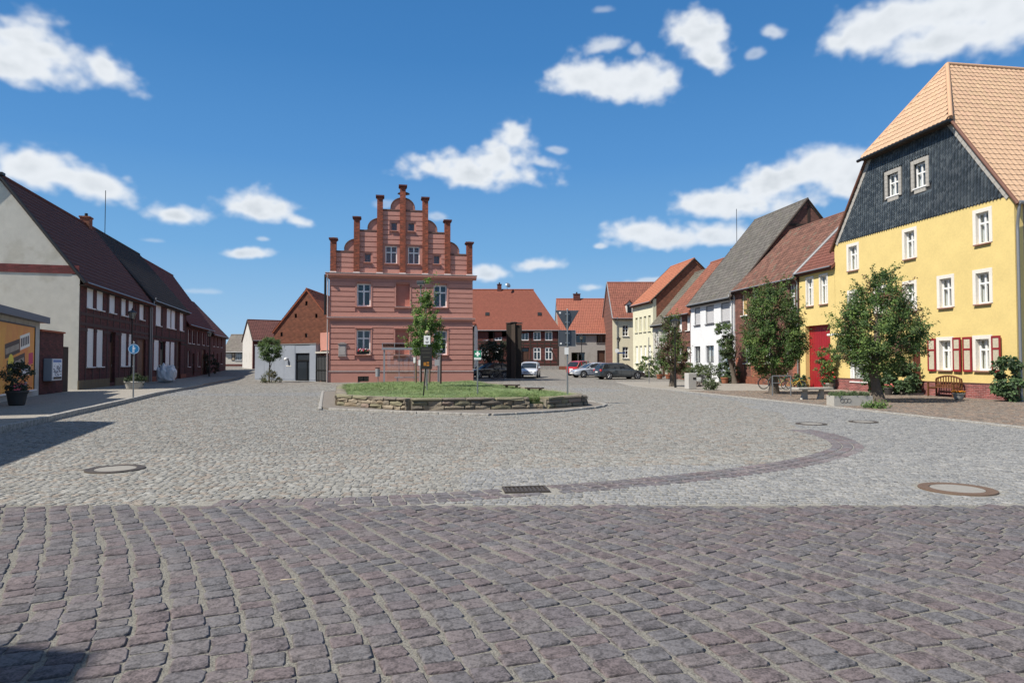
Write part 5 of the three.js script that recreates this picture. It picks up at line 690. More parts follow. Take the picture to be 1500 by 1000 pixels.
// ---------------------------------------------------------------- beside and behind the town hall
{
  const f = new Facade(-23.75, 68, -17.3, 68, 0.14);
  house({ name: 'brick_barn', label: 'red brick barn with steep gable behind the grey blue flat annex', f, depth: 14, eave: 4.6, ridge: 8.75, dir: 'perp', wallMat: BK.orange, tile: { c: [0.40, 0.12, 0.06], amp: 0.03, seed: 111 }, frontOver: 0.2, over: 0.15, category: 'barn', openings: [[2.05, 5.85], [4.1, 5.85], [3.1, 7.1], [3.1, 3.9], [0.65, 4.0]].map(([x, y]) => ({ r: { x0: x, x1: x + 0.22, y0: y, y1: y + 0.42 }, s: { frame: M.dark, sill: false, cols: 1, rows: [], ft: 0.03 } })) });
  const fa = new Facade(-22.9, 60.8, -16.15, 56.2, 0), W = fa.W, top = 3.05, dr = fa.rect(432.5, 517, 453, 559.5); dr.y0 = 0.02;
  const o = thing('flat_annex', 'grey blue flat roofed annex with dark glass door', 'annex', [-22.9, 60.8, 0], fa.turn), gb = plaster('grey_blue_panel', [0.33, 0.37, 0.44], T.mottle, 3);
  mesh('wall', extrude([[0, -0.1], [W, -0.1], [W, top], [0, top]], 0.25, [rectHole(dr)]).translate(0, 0, -0.25), gb, o); mesh('side_wall', span(0, 0.25, -0.1, top, -6, -0.25), gb, o); mesh('side_wall', span(W - 0.25, W, -0.1, top, -4, -0.25), gb, o); mesh('flat_roof', span(-0.06, W + 0.06, top, top + 0.1, -6, 0.06), M.zinc, o);
  { const step = W / 6; for (let i = 0; i < 6; i++) { const a = i * step + 0.01, b = (i + 1) * step - 0.01; if (b < dr.x0 || a > dr.x1) mesh('panel', span(a, b, 0.12, top - 0.02, 0, 0.02), gb, o); else { if (dr.x0 - a > 0.1) mesh('panel', span(a, dr.x0 - 0.02, 0.12, top - 0.02, 0, 0.02), gb, o); if (b - dr.x1 > 0.1) mesh('panel', span(dr.x1 + 0.02, b, 0.12, top - 0.02, 0, 0.02), gb, o); } } }
  const d = group('door', o), dw = dr.x1 - dr.x0, dh = dr.y1 - dr.y0; d.position.set(dr.x0, 0, 0); mesh('frame', [span(0, 0.08, 0, dh, -0.2, -0.08), span(dw - 0.08, dw, 0, dh, -0.2, -0.08), span(0.08, dw - 0.08, dh - 0.08, dh, -0.2, -0.08), span(0.08, dw - 0.08, dh * 0.72, dh * 0.72 + 0.1, -0.2, -0.08), span(0.08, dw - 0.08, 0, 0.12, -0.2, -0.08), span(dw * 0.74, dw * 0.74 + 0.06, 0.12, dh * 0.72, -0.19, -0.09)], M.darkMetal, d); mesh('pane', [span(0.08, dw - 0.08, 0.12, dh - 0.1, -0.15, -0.14)], M.darkGlass, d);
  const wl = thing('wall_lamp', 'round white globe wall lamp beside the dark glass door', 'lamp', [0, 0, 0]), wp = fa.world(fa.hit(422, 526).x, fa.hit(422, 526).y, 0.02); wl.position.copy(wp); wl.rotation.y = fa.turn; mesh('globe', new THREE.SphereGeometry(0.15, 16, 12).translate(0, 0, 0.24), M.white, wl); mesh('bracket', [bar([0, 0, 0], [0, 0, 0.14], 0.03), box(0.12, 0.16, 0.02, 0, 0, 0.012)], M.darkMetal, wl);
  const sg = thing('address_sign', 'small dull lettered sign below the globe lamp', 'sign', [0, 0, 0]), s2 = fa.world(fa.hit(423, 536).x, fa.hit(423, 536).y, 0.022); sg.position.copy(s2); sg.rotation.y = fa.turn; const bits = []; const rq = rng(6); for (let i = 0; i < 9; i++) bits.push(box(0.05, rr(0.06, 0.11, rq), 0.015, -0.3 + i * 0.075, 0, 0.01)); mesh('lettering', bits, M.offwhite, sg);
  // gate and pink wall between annex and town hall
  const fg = new Facade(-16.1, 55.9, -14.45, 53.8, 0), gt = thing('yard_gate', 'dark grey barred gate between annex and town hall', 'gate', [-16.1, 55.9, 0], fg.turn); mesh('frame', [span(0.05, 0.13, 0, 2.1, -0.1, -0.02), span(fg.W - 0.2, fg.W - 0.12, 0, 2.1, -0.1, -0.02), span(0.13, fg.W - 0.2, 2.02, 2.1, -0.1, -0.02), span(0.13, fg.W - 0.2, 0.9, 0.98, -0.1, -0.02), span(0.13, fg.W - 0.2, 0.06, 0.14, -0.1, -0.02)], M.darkMetal, gt); mesh('sheet', span(0.14, fg.W - 0.21, 0.14, 2.02, -0.075, -0.05), flat('gate_grey', [0.07, 0.075, 0.08], 0.6), gt); for (let i = 0; i < 7; i++) mesh('bar', bar([0.25 + i * 0.3, 0.1, -0.03], [0.25 + i * 0.3, 2.05, -0.03], 0.018, 6), M.darkMetal, gt);
  const pw = thing('pink_wall', 'plain pink plaster wall above the yard gate, next to the town hall', 'wall', [-16.1, 56.2, 0], fg.turn); mesh('wall', [span(0, fg.W, 2.55, 4.0, -0.55, -0.3), span(-0.02, 0.2, -0.1, 2.55, -0.55, -0.3), span(fg.W - 0.2, fg.W, -0.1, 2.55, -0.55, -0.3)], plaster('pink_render', [0.62, 0.29, 0.23]), pw); mesh('ledge', span(-0.05, fg.W + 0.05, 2.3, 2.45, -0.6, 0.12), M.concrete, pw);
  // the houses that close the street
  const fc = new Facade(-46.5, 110, -40.8, 110), wr = fc.rect(345.5, 516.5, 352.5, 527.5), shutW = 0.55;
  const hc = house({ name: 'white_cottage', label: 'low white cottage with grey roof closing the shaded street', f: fc, depth: 6, eave: 2.55, ridge: 5.2, dir: 'par', wallMat: plaster('cottage_white', [0.72, 0.68, 0.60]), tile: { c: [0.23, 0.205, 0.175], amp: 0.03, seed: 121 }, openings: [{ r: { ...wr, x0: wr.x0 - 0.1, x1: wr.x1 + 0.1 }, s: { cols: 3, rows: [0.6], frame: M.white } }], plinth: { h: 0.35, m: BK.dark } });
  for (const x of [wr.x0 - 0.1 - shutW - 0.06, wr.x1 + 0.16]) { const s = group('shutter', hc); s.position.set(x, wr.y0, 0.03); mesh('frame', span(0, shutW, -0.05, wr.y1 - wr.y0 + 0.05, 0, 0.03), M.timber, s); mesh('panel', [span(0.1, shutW - 0.1, 0.05, (wr.y1 - wr.y0) * 0.45, 0.031, 0.04), span(0.1, shutW - 0.1, (wr.y1 - wr.y0) * 0.55, wr.y1 - wr.y0 - 0.05, 0.031, 0.04)], flat('shutter_buff', [0.5, 0.4, 0.28]), s); }
  const fd = new Facade(-36.1, 95, -28.6, 99.9); house({ name: 'white_gable_house', label: 'house with maroon tiled roof and white side gable at the street end', f: fd, depth: 6.6, eave: 4.15, ridge: 6.95, dir: 'par', wallMat: BK.dark, gableMatL: plaster('gable_white', [0.70, 0.67, 0.62], T.stain, 3), tile: { c: [0.15, 0.052, 0.042], amp: 0.03, seed: 131 }, verge: M.timber });
}
// ---------------------------------------------------------------- the shaded row
{
  const posL = (t) => [-22.9 - 0.2725 * t, 36 + t], facL = (t0, t1) => { const [a, b] = posL(t0), [c, d] = posL(t1); return new Facade(a, b, c, d); };
  const f1 = facL(0, 14.4), u1 = [[127, 137, 409, 451], [141.5, 151, 414, 455], [160, 168.5, 420, 458.5], [177.5, 184.5, 426, 462], [188, 195, 430, 464], [204, 210.5, 437, 469]].map(([a, b, c, d]) => f1.rect(a, c, b, d)), l1 = [[127, 137, 481, 537], [141, 150.5, 483, 536], [177, 185, 488, 535], [188, 193.5, 489, 534]].map(([a, b, c, d]) => f1.rect(a, c, b, d)), d1 = f1.rect(160, 486, 168, 556), gd = f1.rect(200.5, 497, 212.5, 562); for (const s of [u1, l1]) s.forEach((r) => { r.y0 = s[0].y0; r.y1 = s[0].y1; }); d1.y0 = 0.35; gd.y0 = 0.08;
  const maroon = { c: [0.125, 0.038, 0.028], amp: 0.012, vary: 0.06, seed: 141 };
  const dkBrick = brickwork('brick_maroon', [0.40, 0.215, 0.205], [0.34, 0.185, 0.175], [0.30, 0.22, 0.21], 17);
  const h1 = house({ name: 'gabled_brick_house', label: 'dark brick house with maroon roof and bare plastered gable in the shade', f: f1, depth: 8, eave: 6.2, ridge: 11.25, ridgeAt: 3.75, dir: 'par', wallMat: dkBrick, gableMatL: plaster('worn_cream', [0.78, 0.745, 0.645], T.stain, 4.5), tile: maroon, openings: [...u1, ...l1].map((r) => ({ r, s: { blind: true, recess: 0.06, ft: 0.09, sill: true } })).concat([{ r: d1, door: M.doorBrown, s: { light: true } }, { r: gd, door: M.brownWood, s: { leaves: 2, planks: true, recess: 0.15 } }]), plinth: { h: 0.62, m: plaster('ochre_plinth', [0.22, 0.17, 0.10], T.stain, 1.2) }, verge: flat('verge_dark', [0.03, 0.03, 0.032]), frame: { posts: [0.1, 1.15, 2.35, 3.6, 4.9, 6.1, 7.4, 8.7, 9.7, 11.1, 12.4, 13.6, 14.7], rails: [3.35, 3.65, 4.2, 5.95], holes: [...u1, ...l1, d1, gd], t: 0.17, m: mat('dark_timber', { color: lin(0.10, 0.058, 0.055), map: rep(T.wood, 0.9), roughness: 0.9 }) } });
  mesh('brick_band', span(-0.03, 0, 6.25, 6.68, -7.7, -0.02), brickwork('band_brick', [0.52, 0.24, 0.24], [0.44, 0.20, 0.20], [0.42, 0.3, 0.3], 18), h1); chimney(h1, 13.2, 10.95, -3.75, 0.7, 0.75, 0.6, BK.orange); mesh('plaster_edge', span(-0.012, -0.001, -0.2, 6.22, -0.36, 0.012), plaster('worn_cream'), h1); mesh('ridge_end', box(0.35, 0.14, 0.4, 0.0, 11.32, -3.75), M.darkMetal, h1);
  antenna('antenna', 'thin antenna mast above the roofs of the shaded row', posL(18)[0] - 4, 10.6, posL(18)[1] - 1, 4.4, false);
  downpipe(h1, f1.W - 0.15, 0.1, 6.1, 0.1);
  const f2 = facL(14.4, 27.7), u2 = [[228, 235.6, 440, 477], [244, 249.8, 446, 479], [250.6, 256.2, 448, 480], [263, 268, 452, 483]].map(([a, b, c, d]) => f2.rect(a, c, b, d)), l2 = [[225, 232, 498, 541], [242, 248, 500, 540], [249.3, 255, 501, 540]].map(([a, b, c, d]) => f2.rect(a, c, b, d)), d2 = f2.rect(234, 500, 241, 556), e2 = f2.rect(258, 500, 264, 553); d2.y0 = e2.y0 = 0.1; for (const s of [u2, l2]) s.forEach((r) => { r.y0 = s[0].y0; r.y1 = s[0].y1; });
  const h2 = house({ name: 'dark_roofed_house', label: 'dark brick house with blackened roof and white shuttered windows', f: f2, depth: 8.5, eave: 6.5, ridge: 11.5, ridgeAt: 4.1, dir: 'par', wallMat: dkBrick, tile: { c: [0.032, 0.026, 0.024], amp: 0.03, vary: 0.25, seed: 151 }, openings: [...u2, ...l2].map((r) => ({ r, s: { blind: true, recess: 0.04, ft: 0.1 } })).concat([{ r: d2, door: paint('green_door', [0.10, 0.12, 0.09]), s: { light: true } }, { r: e2, door: M.doorBrown, s: {} }]), plinth: { h: 0.5, m: BK.orange }, frame: { posts: [0.15, 2.2, 4.0, 6.6, 9.3, 11.2, 13.3], rails: [3.2, 3.55, 6.3], holes: [...u2, ...l2, d2, e2] } }); downpipe(h2, 0.35, 0.1, 6.4, 0.1);
  const wood = mat('red_timber', { color: lin(0.085, 0.035, 0.026), map: rep(T.wood, 0.9), roughness: 0.9 });
  const f3 = facL(27.7, 41.5), o3 = [[1.0, 3.2, 0.9, 1.3], [3.0, 3.2, 0.9, 1.3], [5.6, 3.2, 0.9, 1.3], [8.6, 3.2, 0.9, 1.3], [11.4, 3.2, 0.9, 1.3], [1.0, 0.95, 0.9, 1.5], [6.2, 0.95, 0.9, 1.5], [11.4, 0.95, 0.9, 1.5]].map(([x, y, w, h]) => ({ x0: x, x1: x + w, y0: y, y1: y + h }));
  const d3 = { x0: 3.2, x1: 4.3, y0: 0.1, y1: 2.25 }, g3 = { x0: 8.2, x1: 10.6, y0: 0.05, y1: 2.7 };
  house({ name: 'old_timber_house', label: 'reddish half timbered house with maroon roof far along the shaded row', f: f3, depth: 8.5, eave: 5.3, ridge: 11.1, ridgeAt: 4.1, dir: 'par', wallMat: dkBrick, tile: { ...maroon, c: [0.15, 0.035, 0.026], seed: 161 }, openings: [...o3.map((r, i) => ({ r, s: i % 3 ? {} : { blind: true } })), { r: d3, door: paint('green_door'), s: {} }, { r: g3, door: M.brownWood, s: { leaves: 2, planks: true } }], frame: { posts: [0.15, 2.4, 4.6, 6.9, 8.0, 10.8, 13.0, 14.1], rails: [0.5, 2.85, 3.05, 5.1], m: wood, holes: [...o3, d3, g3], braces: [[0.2, 0.6, 0.9, 2.7], [4.8, 3.1, 5.5, 5.0], [7.0, 5.0, 7.9, 3.1]] } });
  const f4 = facL(41.5, 53), o4 = [[1.4, 3.0, 0.9, 1.3], [4.2, 3.0, 0.9, 1.3], [7.4, 3.0, 0.9, 1.3], [1.4, 0.95, 0.9, 1.4], [7.4, 0.95, 0.9, 1.4]].map(([x, y, w, h]) => ({ x0: x, x1: x + w, y0: y, y1: y + h })), d4 = { x0: 4.2, x1: 5.2, y0: 0.1, y1: 2.2 };
  house({ name: 'end_house', label: 'last low house of the shaded row with brown verge boards', f: f4, depth: 8, eave: 4.6, ridge: 8.8, ridgeAt: 3.9, dir: 'par', wallMat: BK.dark, tile: { ...maroon, c: [0.17, 0.05, 0.04], seed: 171 }, openings: [...o4.map((r) => ({ r, s: {} })), { r: d4, door: M.doorBrown, s: {} }], verge: M.timber });
  // poster shop, brick pier and side gate
  const fp = new Facade(-15.6, 17.9, -21.0, 30.3), W = fp.W, H = 3.62, P0 = fp.hit(1, 476), P1 = fp.hit(48, 480), py0 = fp.hit(46, 570).y, px1 = P1.x, px0 = px1 - 7.2;
  const ps = thing('poster_shop', 'flat roofed white shop front with grey fascia in the shade', 'shop', [-15.6, 17.9, 0], fp.turn), ww = plaster('shop_white', [0.62, 0.60, 0.56], T.stain, 2);
  mesh('wall', span(0, W, -0.1, H - 0.3, -0.3, 0), ww, ps); mesh('side_wall', span(W - 0.3, W, -0.1, H - 0.3, -2.6, -0.3), ww, ps); mesh('side_wall', span(0, 0.3, -0.1, H - 0.3, -2.6, -0.3), ww, ps); mesh('back_wall', span(0.3, W - 0.3, -0.1, H - 0.3, -2.6, -2.3), ww, ps); mesh('flat_roof', span(-0.1, W + 0.1, H - 0.3, H - 0.14, -2.7, 0.3), M.zinc, ps); mesh('fascia', span(-0.1, W + 0.15, H - 0.32, H - 0.04, 0.302, 0.36), flat('fascia_grey', [0.16, 0.17, 0.20], 0.6), ps);
  const post = thing('billboard', 'orange advertising billboard with slanted dark print bands on the shop wall', 'billboard', [0, 0, 0]); { const y0 = py0, y1 = P1.y, w = px1 - px0, h = y1 - y0, c = fp.world((px0 + px1) / 2, y0, 0.02); post.position.copy(c); post.rotation.y = fp.turn;
    const cv = document.createElement('canvas'); cv.width = 1024; cv.height = Math.round(1024 * h / w); const x = cv.getContext('2d'), CW = cv.width, CH = cv.height; x.fillStyle = '#e39a34'; x.fillRect(0, 0, CW, CH); const rq = rng(9);
    for (let i = 0; i < 60; i++) { x.fillStyle = ['rgba(240,180,70,.25)', 'rgba(214,120,50,.22)', 'rgba(232,110,70,.2)'][i % 3]; x.beginPath(); x.arc(rq() * CW, rq() * CH, 20 + rq() * 90, 0, 7); x.fill(); }
    x.save(); x.translate(CW * 0.68, CH * 0.20); x.scale(1.25, 1.25); x.rotate(-0.13); x.fillStyle = '#3a2a22'; x.fillRect(-250, 0, 240, 62); x.fillRect(-225, 74, 300, 62); x.fillStyle = '#e9e4da'; x.fillRect(-5, -12, 175, 66); x.fillStyle = '#b9ab98'; for (let i = 0; i < 11; i++) x.fillRect(-238 + i * 20, 20, 13, 26); for (let i = 0; i < 13; i++) x.fillRect(-212 + i * 21, 92, 14, 28); x.fillStyle = '#443c3a'; for (let i = 0; i < 5; i++) x.fillRect(8 + i * 31, 2, 22, 38); x.fillStyle = '#a8481e'; for (let j = 0; j < 2; j++) for (let i = 0; i < 15; i++) x.fillRect(-150 + i * 16, 168 + j * 26, 11, 13); x.restore();
    x.fillStyle = '#c8275c'; x.beginPath(); x.moveTo(CW * 0.87, CH * 0.42); x.lineTo(CW * 0.97, CH * 0.40); x.lineTo(CW * 0.975, CH * 0.58); x.lineTo(CW * 0.87, CH * 0.60); x.fill(); x.fillStyle = '#d7d2cf'; x.fillRect(CW * 0.72, CH * 0.62, CW * 0.2, CH * 0.14); x.fillStyle = '#b5224e'; x.fillRect(CW * 0.55, CH * 0.88, CW * 0.3, CH * 0.12); x.fillStyle = '#8c5a24'; x.fillRect(CW * 0.5, CH * 0.7, CW * 0.05, CH * 0.3); x.fillStyle = '#e6cf3c'; x.beginPath(); x.arc(CW * 0.5, CH * 0.6, 60, 0, 7); x.fill();
    const t = new THREE.CanvasTexture(cv); t.colorSpace = THREE.SRGBColorSpace; const pm = new THREE.MeshStandardMaterial({ map: t, roughness: 0.5 }); pm.name = 'billboard_print'; const pg = new THREE.PlaneGeometry(w, h).translate(0, h / 2, 0.032); pg.userData.metric = true; mesh('print', pg, pm, post); mesh('backing', box(w, h, 0.03, 0, h / 2, 0.015), M.white, post); mesh('frame', [box(0.06, h + 0.1, 0.06, -w / 2 - 0.03, h / 2, 0.03), box(0.06, h + 0.1, 0.06, w / 2 + 0.03, h / 2, 0.03), box(w, 0.05, 0.06, 0, h + 0.025, 0.03)], M.darkMetal, post); mesh('ledge', box(w + 0.1, 0.05, 0.16, 0, -0.026, 0.08), M.white, post); }
  const fb = new Facade(-21.05, 30.45, -21.95, 33.4), bp = thing('brick_pier', 'red brick yard wall with tiled coping beside the billboard', 'wall', [-21.05, 30.45, 0], fb.turn); mesh('wall', span(0, fb.W, -0.05, 2.98, -0.35, -0.02), dkBrick, bp); mesh('coping', [span(-0.05, fb.W + 0.05, 2.98, 3.06, -0.42, 0.05)], flat('coping_red', [0.40, 0.11, 0.05], 0.85), bp);
  const vm = thing('vending_machine', 'white and blue wall mounted vending machine on the brick wall', 'vending machine', [0, 0, 0]), vr = fb.rect(64, 525, 77, 557.5), vp = fb.world((vr.x0 + vr.x1) / 2, vr.y0, 0); vm.position.copy(vp); vm.rotation.y = fb.turn; const vw = vr.x1 - vr.x0 + 0.25, vh = vr.y1 - vr.y0;
  mesh('cabinet', new RoundedBoxGeometry(vw, vh, 0.34, 2, 0.03).translate(0, vh / 2, 0.17), flat('cabinet_grey', [0.30, 0.33, 0.37], 0.5), vm); { const cv = document.createElement('canvas'); cv.width = 128; cv.height = 256; const x = cv.getContext('2d'); x.fillStyle = '#dfe4ea'; x.fillRect(0, 0, 128, 256); x.fillStyle = '#3e6fb0'; x.fillRect(8, 8, 112, 30); const rq = rng(3); for (let i = 0; i < 60; i++) { x.fillStyle = ['#8f9db0', '#5a6677', '#b7c2d0', '#39465a'][i % 4]; x.fillRect(8 + rq() * 100, 48 + rq() * 150, 6 + rq() * 18, 5 + rq() * 14); } x.fillStyle = '#f2f4f6'; x.fillRect(10, 214, 108, 34); const t = new THREE.CanvasTexture(cv); t.colorSpace = THREE.SRGBColorSpace; const pm = new THREE.MeshStandardMaterial({ map: t, roughness: 0.4 }); pm.name = 'vending_print'; const pg = new THREE.PlaneGeometry(vw * 0.9, vh * 0.94).translate(0, vh / 2, 0.345); pg.userData.metric = true; mesh('print', pg, pm, vm); mesh('tray', box(vw * 0.7, 0.1, 0.04, 0, 0.13, 0.355), M.darkMetal, vm); }
  const sgd = thing('side_gate', 'narrow black wooden gate between brick wall and plastered gable', 'gate', [-21.98, 33.5, 0.1], fb.turn); for (let i = 0; i < 5; i++) mesh('plank', span(0.02 + i * 0.15, 0.155 + i * 0.15, 0, 2.25, -0.1, -0.05), M.timber, sgd); mesh('rail', [span(0.02, 0.76, 0.4, 0.5, -0.13, -0.1), span(0.02, 0.76, 1.7, 1.8, -0.13, -0.1)], M.timber, sgd);
  // the houses beside the viewer: out of the picture, but their eaves shade the setts
  const g1 = new Facade(-9.95, 0.35, -15.25, 15.5); const blank = (W) => [0.12, 0.38, 0.64, 0.86].flatMap((k) => [0.95, 3.6].map((y) => ({ r: { x0: W * k - 0.5, x1: W * k + 0.5, y0: y, y1: y + 1.5 }, s: {} })));
  house({ name: 'corner_house', label: 'two storey brick house whose eaves shade the setts by the footpath', f: g1, depth: 8, eave: 6.5, ridge: 10.4, dir: 'par', wallMat: dkBrick, tile: maroon, openings: blank(g1.W) });
  const gr = new Facade(-20.0, 16.9, -22.3, 24.0); house({ name: 'rear_house', label: 'tall plastered house behind the billboard shop that shades the footpath', f: gr, depth: 7, eave: 9.2, ridge: 10.6, dir: 'par', wallMat: plaster('worn_cream'), tile: maroon, openings: blank(gr.W).slice(2, 6) });
  const g2 = new Facade(-5.0, -12, -8.8, 0.1); house({ name: 'tall_house', label: 'three storey plastered house casting the small shadow on the purple cobbles', f: g2, depth: 9, eave: 9.0, ridge: 13, dir: 'par', wallMat: plaster('worn_cream'), tile: maroon, openings: blank(g2.W) });
}
// ================================================================ TREES AND PLANTS
const G = (px, py, h = 0) => { const d = ray(px, py), t = (h - EYE) / d.y; return [d.x * t, -d.z * t]; };
const leafMat = mat('leaf', { color: lin(1, 1, 1), vertexColors: true, roughness: 0.95, transmission: 0.38, thickness: 0, metric: false });
const bark = mat('bark', { color: lin(0.17, 0.14, 0.11), map: rep(T.stain, 0.7), bumpMap: rep(T.rockBump, 0.35), bumpScale: 0.03, roughness: 1 });
const gauss = (r) => (r() + r() + r() + r() - 2) * 0.9;
function leaves({ prof, n, leaf, clumps, tones, seed, spread = 0.26, lean = [0, 0], hollow = 0.45, extra = [], sprays = 0 }) {
  const r = rng(seed), pos = [], col = [], top = prof[prof.length - 1][0], bot = prof[0][0], maxR = Math.max(...prof.map((p) => p[1]));
  const rad = (y) => { let i = 0; while (i < prof.length - 2 && y > prof[i + 1][0]) i++; const [a, b] = prof[i], [c, d] = prof[i + 1]; return lerp(b, d, clamp((y - a) / (c - a))); };
  const cl = []; while (cl.length < clumps) { const y = rr(bot, top, r), R0 = rad(y); if (r() > (R0 / maxR) ** 1.4 + 0.08) continue; const a = r() * 6.283, q = R0 * (hollow + (1 - hollow) * Math.sqrt(r())) * rr(0.82, 1.08, r), t = (y - bot) / (top - bot); cl.push([Math.cos(a) * q + lean[0] * t, y, Math.sin(a) * q + lean[1] * t, spread * rr(0.6, 1.3, r), rr(0.72, 1.28, r), Math.floor(r() * tones.length)]); }
  cl.push(...extra);
  const twigs = []; for (let i = 0; i < sprays; i++) { const c = cl[Math.floor(r() * cl.length)], q = Math.hypot(c[0], c[2]) || 1, L = rr(0.3, 0.65, r), u = [c[0] / q * rr(0.3, 0.8, r), rr(0.4, 1, r), c[2] / q * rr(0.3, 0.8, r)], m = Math.hypot(...u); for (let k = 1; k <= 6; k++) twigs.push([c[0] + u[0] / m * L * k / 6 * 1.2, c[1] + u[1] / m * L * k / 6 + spread * 0.4, c[2] + u[2] / m * L * k / 6 * 1.2, 0.05, c[4], c[5]]); }
  const N = new THREE.Vector3(), A = V(0, 0, 0), B = V(0, 0, 0);
  for (let i = 0; i < n; i++) {
    const c = twigs.length && r() < 0.16 ? twigs[Math.floor(r() * twigs.length)] : cl[Math.floor(r() * cl.length)], x = c[0] + gauss(r) * c[3], y = c[1] + gauss(r) * c[3] * 0.8, z = c[2] + gauss(r) * c[3];
    N.set(gauss(r) + x * 0.5 / maxR, gauss(r) + 0.7, gauss(r) + z * 0.5 / maxR).normalize(); A.set(gauss(r), gauss(r), gauss(r)).cross(N).normalize(); B.copy(N).cross(A);
    const L = leaf * rr(0.6, 1.25, r), w = L * 0.36, f = w * 0.5, tn = tones[c[5] !== undefined && r() < 0.8 ? c[5] : Math.floor(r() * tones.length)], b = c[4] * rr(0.8, 1.2, r);
    const p0 = [x, y, z], p1 = [x + B.x * L * 0.5 + A.x * w + N.x * f, y + B.y * L * 0.5 + A.y * w + N.y * f, z + B.z * L * 0.5 + A.z * w + N.z * f], p2 = [x + B.x * L, y + B.y * L, z + B.z * L], p3 = [x + B.x * L * 0.5 - A.x * w + N.x * f, y + B.y * L * 0.5 - A.y * w + N.y * f, z + B.z * L * 0.5 - A.z * w + N.z * f];
    pos.push(...p0, ...p1, ...p2, ...p0, ...p2, ...p3); for (let k = 0; k < 6; k++) col.push(tn[0] * b, tn[1] * b, tn[2] * b);
  }
  const g = new THREE.BufferGeometry(); g.setAttribute('position', new THREE.Float32BufferAttribute(pos, 3)); g.setAttribute('color', new THREE.Float32BufferAttribute(col, 3)); g.computeVertexNormals(); g.userData.metric = true; g.userData.clumps = cl; return g;
}
function trunkGeo(pts, r0, r1, seed) {   // tapered, slightly lumpy
  const c = new THREE.CatmullRomCurve3(pts.map((p) => V(...p))), S = 12, K = 9, r = rng(seed), pos = [], idx = [], fr = c.computeFrenetFrames(S, false);
  for (let i = 0; i <= S; i++) { const t = i / S, p = c.getPointAt(t), flare = 1 + 0.5 * Math.max(0, 1 - t * 7), R0 = lerp(r0, r1, t) * flare; for (let k = 0; k < K; k++) { const a = k / K * 6.283, q = R0 * (1 + 0.16 * Math.sin(a * 3 + seed) + rr(-0.06, 0.06, r)); const d = fr.normals[i].clone().multiplyScalar(Math.cos(a) * q).addScaledVector(fr.binormals[i], Math.sin(a) * q); pos.push(p.x + d.x, p.y + d.y, p.z + d.z); } }
  for (let i = 0; i < S; i++) for (let k = 0; k < K; k++) { const a = i * K + k, b = i * K + (k + 1) % K; idx.push(a, b, a + K, b, b + K, a + K); }
  const g = new THREE.BufferGeometry(); g.setAttribute('position', new THREE.Float32BufferAttribute(pos, 3)); g.setIndex(idx); g.computeVertexNormals(); g.setAttribute('uv', new THREE.Float32BufferAttribute(new Float32Array(pos.length / 3 * 2), 2)); return g;
}
function tree(name, label, X, D, y, o, grp, category = 'tree') {
  const t = thing(name, label, category, [X, D, y], 0, grp), lg = leaves(o), cr = mesh('crown', lg, leafMat, t), cl = lg.userData.clumps, r = rng(o.seed + 1);
  const list = [trunkGeo(o.trunk, o.r0, o.r1, o.seed)], last = o.trunk[o.trunk.length - 1];
  if (o.limbs !== 0) for (let i = 0; i < (o.limbs ?? 26); i++) { const c = cl[Math.floor(r() * cl.length)], s = rr(0.35, 0.95, r), k = Math.min(o.trunk.length - 2, Math.floor(s * (o.trunk.length - 1))), b = o.trunk[k], e = o.trunk[k + 1], u = s * (o.trunk.length - 1) - k, from = [lerp(b[0], e[0], u), lerp(b[1], e[1], u), lerp(b[2], e[2], u)]; if (c[1] < from[1] - 0.1) continue; list.push(bar(from, c.slice(0, 3), o.r1 * 0.55, 5, 0.008)); }
  mesh('trunk', list, o.bark ?? bark, t); if (o.flowers) { const fg = []; for (let i = 0; i < o.flowers.n; i++) { const c = cl[Math.floor(r() * cl.length)], d = Math.hypot(c[0], c[2]) || 1; fg.push(new THREE.IcosahedronGeometry(o.flowers.size * rr(0.7, 1.2, r), 0).scale(1, 0.8, 1).translate(c[0] * 1.12 + c[0] / d * 0.1 + gauss(r) * 0.1, c[1] + gauss(r) * 0.15, c[2] * 1.12 + gauss(r) * 0.1)); } mesh('blossoms', fg, o.flowers.m, t); }
  return t;
}
const greens = [[0.085, 0.185, 0.024], [0.12, 0.225, 0.03], [0.065, 0.145, 0.02], [0.16, 0.25, 0.04]], rusty = [...greens, ...greens, ...greens, ...greens, [0.22, 0.11, 0.05], [0.17, 0.10, 0.05]];
